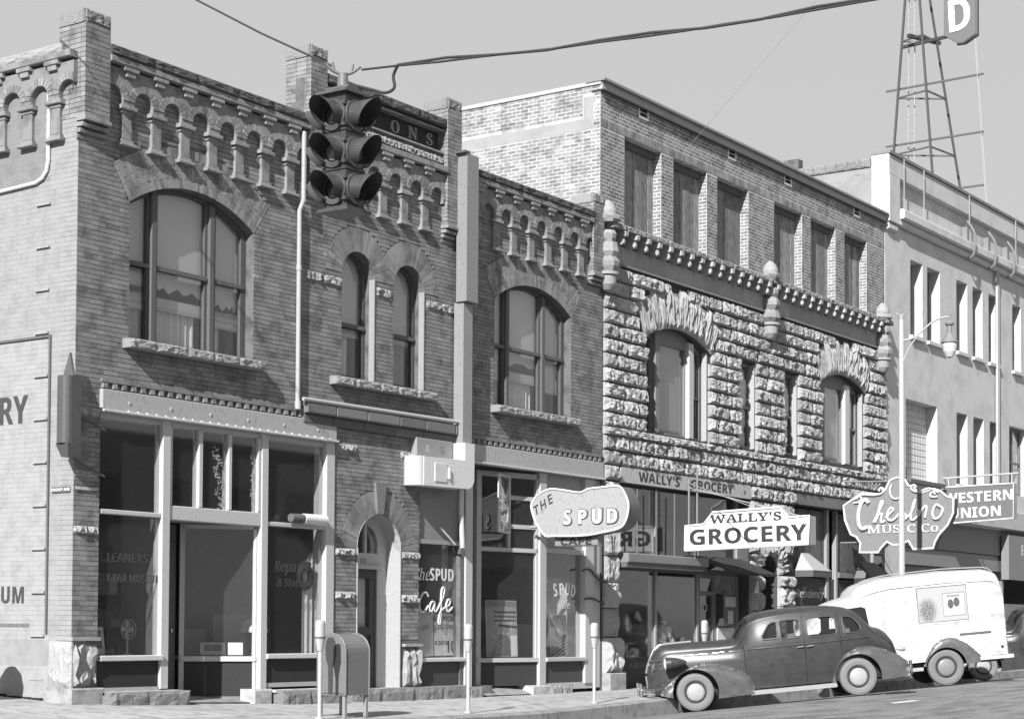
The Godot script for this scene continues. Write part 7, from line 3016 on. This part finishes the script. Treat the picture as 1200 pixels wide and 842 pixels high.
func sedan(label: String, at: Transform3D, tone: float, dusty: float) -> Node3D:
	# local: u from the front wheel backwards (x), y up, near side of the car at z = 0, its middle at z = -0.78
	var o := thing("sedan_car", label, "car", at.origin, at.basis, "")
	o.set_meta("local", true)
	var zc := -0.78
	var crown := [[-0.8, 0.7], [-0.76, 0.86], [-0.7, 1.0], [-0.62, 1.15], [-0.51, 1.235], [-0.35, 1.25], [0.2, 1.25], [0.65, 1.245], [0.86, 1.27], [0.95, 1.4], [1.05, 1.55], [1.15, 1.63], [1.36, 1.69], [1.74, 1.72], [2.2, 1.725], [2.74, 1.68], [2.97, 1.63], [3.15, 1.53], [3.31, 1.36], [3.43, 1.24], [3.59, 1.18], [3.71, 1.09], [3.8, 0.93], [3.86, 0.72], [3.9, 0.5]]
	var width := [[-0.8, 0.08], [-0.7, 0.16], [-0.5, 0.27], [0.0, 0.38], [0.5, 0.47], [0.9, 0.57], [1.25, 0.68], [1.7, 0.745], [2.4, 0.755], [2.9, 0.72], [3.3, 0.64], [3.6, 0.54], [3.8, 0.42], [3.9, 0.3]]
	var top := func(u: float) -> float: return smooth_curve(crown, u)
	var shoulder := func(u: float) -> float:
		return top.call(u) - curve([[-0.8, 0.3], [-0.4, 0.19], [0.8, 0.17], [1.05, 0.14], [3.1, 0.14], [3.4, 0.16], [3.9, 0.25]], u)
	var half := func(u: float, v: float) -> float:
		var w := smooth_curve(width, u)
		var y0 := curve([[-0.8, 0.75], [0.8, 0.85], [1.2, 1.02], [3.2, 1.02], [3.9, 0.7]], u)
		var ys: float = shoulder.call(u)
		var k := 1.0
		if v > y0:
			k = 1.0 - 0.2 * pow(clampf((v - y0) / maxf(ys - y0, 0.05), 0, 1.2), 2.0)
		else:
			k = 1.0 - 0.1 * pow(clampf((y0 - v) / 0.7, 0, 1.2), 2.0)
		return w * k
	var wins := [poly([[1.33, 1.18], [1.31, 1.24], [1.45, 1.44], [1.52, 1.48], [1.61, 1.48], [1.59, 1.18]]),
		poly([[1.65, 1.18], [1.65, 1.46], [1.7, 1.5], [1.98, 1.5], [2.03, 1.45], [2.02, 1.22], [1.97, 1.16], [1.68, 1.16]]),
		poly([[2.14, 1.2], [2.14, 1.45], [2.2, 1.5], [2.6, 1.5], [2.68, 1.44], [2.68, 1.2], [2.62, 1.15], [2.2, 1.15]]),
		poly([[2.82, 1.18], [2.82, 1.44], [2.88, 1.475], [3.0, 1.44], [3.1, 1.34], [3.15, 1.24], [3.13, 1.18], [3.04, 1.16], [2.86, 1.16]])]
	var side := PackedVector2Array()
	side.push_back(Vector2(-0.62, 0.3))
	side.push_back(Vector2(3.78, 0.3))
	var u := 3.88
	while u > -0.79:
		side.push_back(Vector2(u, shoulder.call(u)))
		u -= 0.06
	side.push_back(Vector2(-0.79, 0.5))
	var body := G.new()
	body.tone(tone)
	for s in [1.0, -1.0]:
		patch(body, side, wins, 0.09, func(a, b): return Vector3(a, b, zc + s * half.call(a, b)), s < 0)
		loft(body, seq(-0.8, 3.9, 0.06), seq(0, 1, 0.125), func(a, b): return Vector3(a, shoulder.call(a) + (top.call(a) - shoulder.call(a)) * sin(b * PI / 2), zc + s * half.call(a, shoulder.call(a)) * cos(b * PI / 2)), s < 0, func(a, b): return not (a > 0.88 and a < 1.1 and b > 0.2 and b < 0.93))
	body.tone(tone * 0.4)
	body.box(Vector3(-0.5, 0.26, zc - 0.5), Vector3(3.6, 0.32, zc + 0.5))
	lpart(o, "body", body, M.body_paint)
	# glass, its bright frames
	for q in wins.size():
		for s in [1.0, -1.0]:
			var gl := G.new()
			var mid := Vector2.ZERO
			for p in wins[q]:
				mid += p / wins[q].size()
			patch(gl, wins[q], [], 0.2, func(a, b): return Vector3(a, b, zc + s * (half.call(a, b) - 0.02)), s < 0)
			var wi := lpart(o, "window", gl, M.glass)
			var fr := G.new()
			fr.tone(tone * 1.5)
			var ring := []
			for p in wins[q]:
				ring.append(Vector3(p.x, p.y, zc + s * (half.call(p.x, p.y) + 0.002)))
			ring.append(ring[0])
			fr.tube(ring, 0.014 if q > 0 else 0.018, 6, false)
			if q == 0:
				fr.tone(0.6)
			sub(wi, "frame", fr, M.body_paint)
	var ws := G.new()
	for s in [1.0, -1.0]:
		loft(ws, seq(0.87, 1.11, 0.06), seq(0.2, 0.95, 0.1), func(a, b): return Vector3(a, shoulder.call(a) + (top.call(a) - shoulder.call(a)) * sin(b * PI / 2) - 0.01, zc + s * half.call(a, shoulder.call(a)) * cos(b * PI / 2)), s < 0)
	lpart(o, "windscreen", ws, M.glass)
	# seats
	for x in [1.75, 2.75]:
		var se := G.new()
		se.tone(0.12)
		se.box(Vector3(x - 0.4, 0.35, zc - 0.6), Vector3(x + 0.1, 0.75, zc + 0.6))
		se.box(Vector3(x + 0.05, 0.35, zc - 0.6), Vector3(x + 0.2, 1.24, zc + 0.6))
		lpart(o, "seat", se, M.cloth)
	var stw := G.new()
	stw.tone(0.05)
	var ringp := []
	for q in 17:
		ringp.append(Vector3(1.32 + 0.08 * sin(TAU * q / 16), 1.12 + 0.16 * sin(TAU * q / 16), zc + 0.36 + 0.19 * cos(TAU * q / 16)))
	stw.tube(ringp, 0.014, 6, false)
	lpart(o, "steering_wheel", stw, M.rubber)
	# fenders
	var ft := [Vector2(-0.64, 0.34), Vector2(-0.58, 0.46), Vector2(-0.4, 0.59), Vector2(-0.21, 0.7), Vector2(-0.05, 0.79), Vector2(0.1, 0.85), Vector2(0.25, 0.855), Vector2(0.45, 0.82), Vector2(0.7, 0.73), Vector2(0.93, 0.62), Vector2(1.06, 0.5), Vector2(1.1, 0.36)]
	var fo := PackedVector2Array(ft)
	fo.append_array(PackedVector2Array([Vector2(1.07, 0.22), Vector2(0.5, 0.2), Vector2(0.0, 0.2), Vector2(-0.5, 0.3)]))
	if Geometry2D.is_polygon_clockwise(fo):
		fo.reverse()
	var rt := [Vector2(2.52, 0.3), Vector2(2.56, 0.46), Vector2(2.64, 0.63), Vector2(2.78, 0.8), Vector2(3.03, 0.9), Vector2(3.29, 0.885), Vector2(3.55, 0.8), Vector2(3.8, 0.67), Vector2(3.95, 0.54), Vector2(3.97, 0.4)]
	var ro := PackedVector2Array(rt)
	ro.append_array(PackedVector2Array([Vector2(3.88, 0.28), Vector2(3.4, 0.25), Vector2(2.52, 0.22)]))
	if Geometry2D.is_polygon_clockwise(ro):
		ro.reverse()
	for s in [1.0, -1.0]:
		fender(o, fo, ft, circle(Vector2(0.0, 0.34), 0.425), 0.03, -0.62, tone * dusty, s, zc)
		fender(o, ro, rt, circle(Vector2(3.0, 0.34), 0.425), 0.03, -0.4, tone * dusty, s, zc)
		var rb := G.new()
		rb.tone(0.3)
		rb.box(Vector3(1.0, 0.2, minf(zc + s * 0.5, zc + s * 0.8)), Vector3(2.58, 0.275, maxf(zc + s * 0.5, zc + s * 0.8)))
		lpart(o, "running_board", rb, M.metal)
		# headlamp: a bullet beside the bonnet
		var hl := G.new()
		hl.tone(tone)
		hl.t = Transform3D(Basis(Vector3(0, 0, 1), -PI / 2), Vector3(-0.48, 0.9, zc + s * 0.5))
		hl.lathe([Vector2(0.115, 0.0), Vector2(0.12, 0.1), Vector2(0.1, 0.22), Vector2(0.05, 0.36), Vector2(0, 0.4)], 16)
		var hb := lpart(o, "headlight", hl, M.body_paint)
		var le := G.new()
		le.tone(0.7)
		le.t = hl.t
		le.lathe([Vector2(0.0, -0.035), Vector2(0.07, -0.025), Vector2(0.118, 0.0)], 16)
		sub(hb, "lens", le, M.chrome_glass)
		# bright strips along the bonnet
		for q in 4:
			var st := G.new()
			st.tone(0.6)
			var a0: float = [-0.14, 0.12, 0.42, 0.72][q]
			var p0 := []
			for e in 4:
				var uu: float = a0 + 0.07 * e
				p0.append(Vector3(uu, 1.02, zc + s * (half.call(uu, 1.02) + 0.004)))
			st.tube(p0, 0.013, 6)
			lpart(o, "louvre_strip", st, M.chrome)
		# belt line, door seams, handles
		var bl := G.new()
		bl.tone(tone * 1.25)
		var pp := []
		for e in 24:
			var uu: float = 1.0 + e * 0.1
			pp.append(Vector3(uu, 1.03 + 0.02 * (e / 24.0), zc + s * (half.call(uu, 1.04) + 0.0)))
		bl.tube(pp, 0.014, 6)
		lpart(o, "belt_moulding", bl, M.body_paint)
		for e in [[0.98, 0.32, 1.1], [2.07, 0.32, 1.55], [2.74, 0.75, 1.55]]:
			var sm := G.new()
			sm.tone(0.015)
			var p1 := []
			for k in 9:
				var vv: float = lerpf(e[1], e[2], k / 8.0)
				p1.append(Vector3(e[0], vv, zc + s * (half.call(e[0], vv) - 0.003)))
			sm.tube(p1, 0.007, 5)
			lpart(o, "door_seam", sm, M.rubber)
		for e in [1.92, 2.1]:
			var hd := G.new()
			hd.tone(0.6)
			hd.tube([Vector3(e, 0.985, zc + s * (half.call(e, 0.985) + 0.03)), Vector3(e + 0.13, 0.995, zc + s * (half.call(e, 0.985) + 0.03))], 0.013, 6)
			hd.tube([Vector3(e + 0.06, 0.99, zc + s * half.call(e, 0.985)), Vector3(e + 0.06, 0.99, zc + s * (half.call(e, 0.985) + 0.03))], 0.012, 6)
			lpart(o, "door_handle", hd, M.chrome)
		wheel(o, 0.0, zc + s * 0.775, s, 0.345, 0.19, 0.33)
		wheel(o, 3.0, zc + s * 0.775, s, 0.345, 0.19, 0.33)
		# tail lamp
		var tl := G.new()
		tl.tone(0.3)
		tl.t = Transform3D(Basis(Vector3(0, 0, 1), PI / 2), Vector3(3.9, 0.78, zc + s * 0.6))
		tl.lathe([Vector2(0, -0.05), Vector2(0.045, -0.04), Vector2(0.05, 0.02), Vector2(0.02, 0.12), Vector2(0, 0.13)], 10)
		lpart(o, "tail_light", tl, M.chrome_glass)
	# nose: bright centre strip, grille bars each side
	var ns := G.new()
	ns.tone(0.6)
	var cp := []
	for q in 7:
		var uu: float = [-0.79, -0.76, -0.7, -0.62, -0.51, -0.35, 0.1][q]
		cp.append(Vector3(uu - 0.01, top.call(uu) + 0.01, zc))
	ns.tube(cp, 0.028, 8)
	ns.tube([Vector3(-0.8, 0.7, zc), Vector3(-0.78, 0.42, zc)], 0.03, 8)
	lpart(o, "nose_strip", ns, M.chrome)
	for q in 7:
		var gb := G.new()
		gb.tone(0.4)
		var y := 0.52 + q * 0.075
		for s in [1.0, -1.0]:
			gb.tube([Vector3(-0.8 + 0.02 * q * 0.5, y, zc), Vector3(-0.68, y, zc + s * 0.14), Vector3(-0.5, y, zc + s * 0.26)], 0.016, 6)
		lpart(o, "grille_bar", gb, M.chrome)
	# bumpers
	for e in [[-0.9, 0.44, -1.0], [4.03, 0.4, 1.0]]:
		var bm := G.new()
		bm.tone(0.5)
		var bp := []
		for q in 11:
			var t := q / 5.0 - 1.0
			bp.append(Vector3(e[0] - e[2] * 0.12 * t * t, e[1], zc + t * 0.8))
		bm.tube(bp, 0.045, 8)
		var bu := lpart(o, "bumper", bm, M.chrome)
		for s in [-0.3, 0.3]:
			var gd := G.new()
			gd.tone(0.5)
			gd.tube([Vector3(e[0] + e[2] * 0.05, e[1] - 0.12, zc + s), Vector3(e[0] + e[2] * 0.05, e[1] + 0.14, zc + s)], 0.03, 8)
			sub(bu, "overrider", gd, M.chrome)
		for s in [-0.45, 0.45]:
			var ir := G.new()
			ir.tone(0.05)
			ir.bar(Vector3(e[0], e[1], zc + s), Vector3(e[0] - e[2] * 0.4, e[1] + 0.02, zc + s), 0.05, 0.05)
			sub(bu, "bumper_iron", ir, M.metal)
	return o

func smooth_curve(p: Array, x: float) -> float:
	if x <= p[0][0]:
		return p[0][1]
	for q in p.size() - 1:
		if x <= p[q + 1][0]:
			var t: float = (x - p[q][0]) / (p[q + 1][0] - p[q][0])
			var a: float = p[maxi(q - 1, 0)][1]
			var d: float = p[mini(q + 2, p.size() - 1)][1]
			var xa: float = p[maxi(q - 1, 0)][0]
			var xd: float = p[mini(q + 2, p.size() - 1)][0]
			var h: float = p[q + 1][0] - p[q][0]
			var m0: float = (p[q + 1][1] - a) / maxf(p[q + 1][0] - xa, 1e-4) * h
			var m1: float = (d - p[q][1]) / maxf(xd - p[q][0], 1e-4) * h
			var t2 := t * t
			var t3 := t2 * t
			return (2 * t3 - 3 * t2 + 1) * p[q][1] + (t3 - 2 * t2 + t) * m0 + (-2 * t3 + 3 * t2) * p[q + 1][1] + (t3 - t2) * m1
	return p[p.size() - 1][1]

func van(at: Transform3D) -> void:
	# local: rear wheel at x = 0, front to -x
	var o := thing("delivery_van", "white delivery van with printed panel and dark rear fender", "van", at.origin, at.basis)
	o.set_meta("local", true)
	var zc := -0.93
	var tone := 0.5
	var crown := [[-3.75, 0.9], [-3.7, 1.15], [-3.5, 1.3], [-2.95, 1.38], [-2.8, 1.5], [-2.62, 1.8], [-2.51, 1.89], [-2.13, 2.01], [-1.83, 2.07], [-1.79, 2.1], [-1.76, 2.2], [-1.65, 2.29], [-1.4, 2.36], [-1.05, 2.41], [0.19, 2.44], [1.1, 2.4], [1.24, 2.35], [1.32, 2.2], [1.345, 2.0]]
	var width := [[-3.75, 0.3], [-3.6, 0.42], [-2.9, 0.55], [-2.6, 0.72], [-2.0, 0.86], [-1.8, 0.9], [-1.5, 0.93], [1.2, 0.93], [1.345, 0.9]]
	var top := func(u: float) -> float: return curve(crown, u)
	var drop := func(u: float) -> float: return curve([[-3.75, 0.2], [-1.9, 0.16], [-1.75, 0.26], [1.3, 0.27]], u)
	var half := func(u: float, v: float) -> float:
		return curve(width, u) * (1.0 - 0.05 * pow(clampf((v - 1.4) / 1.0, 0, 1), 2.0))
	var win := poly([[-2.25, 1.36], [-2.2, 1.62], [-1.98, 1.8], [-1.68, 1.82], [-1.6, 1.78], [-1.55, 1.36]])
	var side := PackedVector2Array([Vector2(-3.6, 0.5), Vector2(1.33, 0.56)])
	var u := 1.345
	while u > -3.74:
		side.push_back(Vector2(u, top.call(u) - drop.call(u)))
		u -= 0.04
	if Geometry2D.is_polygon_clockwise(side):
		side.reverse()
	var g := G.new()
	g.tone(tone)
	for s in [1.0, -1.0]:
		patch(g, side, [win, circle(Vector2(0, 0.4), 0.46), circle(Vector2(-2.95, 0.4), 0.46)], 0.15, func(a, b): return Vector3(a, b, zc + s * half.call(a, b)), s < 0)
		loft(g, seq(-3.75, 1.345, 0.05), seq(0, 1, 0.125), func(a, b): return Vector3(a, top.call(a) - drop.call(a) + drop.call(a) * sin(b * PI / 2), zc + s * half.call(a, 2.1) * (1.0 - 0.35 * (1.0 - cos(b * PI / 2)) if b < 0.55 else lerpf(0.9, 0.0, (b - 0.5) / 0.5))), s < 0)
	g.quad(Vector3(1.345, 0.56, zc + 0.92), Vector3(1.345, 0.56, zc - 0.92), Vector3(1.345, 2.1, zc - 0.9), Vector3(1.345, 2.1, zc + 0.9))
	lpart(o, "body", g, M.body_paint)
	g = G.new()
	g.tone(0.03)
	g.box(Vector3(-3.4, 0.42, zc - 0.7), Vector3(1.3, 0.5, zc + 0.7))
	lpart(o, "chassis", g, M.metal)
	g = G.new()
	patch(g, win, [], 0.3, func(a, b): return Vector3(a, b, zc + half.call(a, b) - 0.03), false)
	lpart(o, "cab_window", g, M.glass)
	g = G.new()
	g.tone(0.12)
	g.box(Vector3(-2.1, 0.6, zc - 0.6), Vector3(-1.4, 1.3, zc + 0.55))
	lpart(o, "cab_seat", g, M.cloth)
	# drip rail, door seam, slot, panel
	g = G.new()
	g.tone(0.5)
	var p := []
	for q in 30:
		var uu := -1.74 + q * 0.104
		p.append(Vector3(uu, top.call(uu) - drop.call(uu), zc + half.call(uu, 2.1) + 0.005))
	g.tube(p, 0.015, 6)
	lpart(o, "drip_rail", g, M.metal)
	g = G.new()
	g.tone(0.3)
	var rp := []
	for q in 24:
		var uu := -1.6 + q * 0.125
		rp.append(Vector3(uu, top.call(uu) + 0.03, zc + 0.5))
	g.tube(rp, 0.014, 6)
	lpart(o, "roof_rail", g, M.metal)
	for x in [-1.22, -2.32]:
		g = G.new()
		g.tone(0.3)
		g.tube([Vector3(x, 0.6, zc + half.call(x, 1.0)), Vector3(x, 1.4, zc + half.call(x, 1.4)), Vector3(x, 2.02 if x > -2 else 1.7, zc + half.call(x, 2.0))], 0.007, 5)
		lpart(o, "door_seam", g, M.rubber)
	g = G.new()
	g.tone(0.5)
	g.tube([Vector3(-1.45, 1.2, zc + 0.95), Vector3(-1.3, 1.21, zc + 0.95)], 0.014, 6)
	g.tube([Vector3(-1.38, 1.205, zc + 0.91), Vector3(-1.38, 1.205, zc + 0.95)], 0.014, 6)
	lpart(o, "door_handle", g, M.chrome)
	for y in [0.8, 1.6]:
		g = G.new()
		g.tone(0.4)
		g.tube([Vector3(-2.32, y, zc + half.call(-2.32, y) + 0.01), Vector3(-2.32, y + 0.1, zc + half.call(-2.32, y) + 0.01)], 0.02, 6)
		lpart(o, "hinge", g, M.metal)
	g = G.new()
	g.tone(0.1)
	g.box(Vector3(0.34, 1.035, zc + 0.92), Vector3(1.01, 1.075, zc + 0.945))
	lpart(o, "side_trim", g, M.metal)
	g = G.new()
	g.tone(0.6)
	g.box(Vector3(-0.54, 1.32, zc + 0.915), Vector3(0.6, 2.14, zc + 0.942))
	var pn := lpart(o, "picture_panel", g, M.plain)
	g = G.new()
	g.quad(Vector3(-0.51, 1.35, zc + 0.944), Vector3(0.57, 1.35, zc + 0.944), Vector3(0.57, 2.11, zc + 0.944), Vector3(-0.51, 2.11, zc + 0.944))
	sub(pn, "print", g, print_mat(3))
	# fenders
	var ft := [Vector2(-0.46, 0.44), Vector2(-0.42, 0.68), Vector2(-0.28, 0.9), Vector2(-0.1, 1.02), Vector2(0.1, 1.06), Vector2(0.26, 1.03), Vector2(0.52, 0.88), Vector2(0.76, 0.64), Vector2(0.82, 0.52)]
	var fo := PackedVector2Array(ft)
	fo.append_array(PackedVector2Array([Vector2(0.72, 0.44), Vector2(0.0, 0.38)]))
	if Geometry2D.is_polygon_clockwise(fo):
		fo.reverse()
	var f2 := []
	var fo2 := PackedVector2Array()
	for q in ft:
		f2.append(q + Vector2(-2.95, -0.04))
	for q in fo:
		fo2.push_back(q + Vector2(-2.95, -0.04))
	for s in [1.0, -1.0]:
		fender(o, fo, ft, circle(Vector2(0, 0.38), 0.43), 0.06, -0.2, 0.1, s, zc)
		fender(o, fo2, f2, circle(Vector2(-2.95, 0.38), 0.43), 0.06, -0.5, 0.1, s, zc)
		wheel(o, 0.0, zc + s * 0.93, s, 0.385, 0.18, 0.2)
		wheel(o, -2.95, zc + s * 0.93, s, 0.385, 0.18, 0.2)
		var tl := G.new()
		tl.tone(0.05)
		tl.t = Transform3D(Basis(Vector3(1, 0, 0), PI / 2 * s), Vector3(1.22, 0.72, zc + s * 0.925))
		tl.lathe([Vector2(0, 0.02), Vector2(0.03, 0.015), Vector2(0.035, 0.0)], 10)
		lpart(o, "marker_light", tl, M.chrome_glass)
	g = G.new()
	g.tone(0.62)
	g.bbox(Vector3(0.72, 0.47, zc - 0.9), Vector3(1.44, 0.545, zc + 0.97), 0.01)
	lpart(o, "rear_step", g, M.metal)
	g = G.new()
	g.tone(0.35)
	g.box(Vector3(-2.4, 0.36, zc + 0.7), Vector3(-0.5, 0.43, zc + 0.96))
	lpart(o, "running_board", g, M.metal)

func parked(a: Vector3, b: Vector3) -> Transform3D:
	# a frame whose x runs from a (front wheel) to b (rear wheel)
	var x := (b - a).normalized()
	var z := x.cross(Vector3.UP).normalized()
	var y := z.cross(x)
	return Transform3D(Basis(x, y, z), a)

func vehicles() -> void:
	var a := Vector2(11.45, 3.87)
	var b := Vector2(13.2, 6.3)
	var g := func(p: Vector2) -> Vector3: return Vector3(p.x, road_y(p.x, p.y) + 0.004, p.y)
	sedan("dark dusty prewar sedan parked nose to the kerb before the grocery", parked(g.call(a), g.call(b)), 0.042, 1.9)
	var d := (b - a).normalized()
	var r := Vector2(19.1, 5.67)
	var tf := parked(g.call(r - d * 2.95), g.call(r))
	tf.origin = g.call(r)
	van(tf)
	var c := Vector2(24.2, 4.6)
	sedan("black sedan parked beyond the white van", parked(g.call(c), g.call(c + d * 3.0)), 0.03, 1.4)
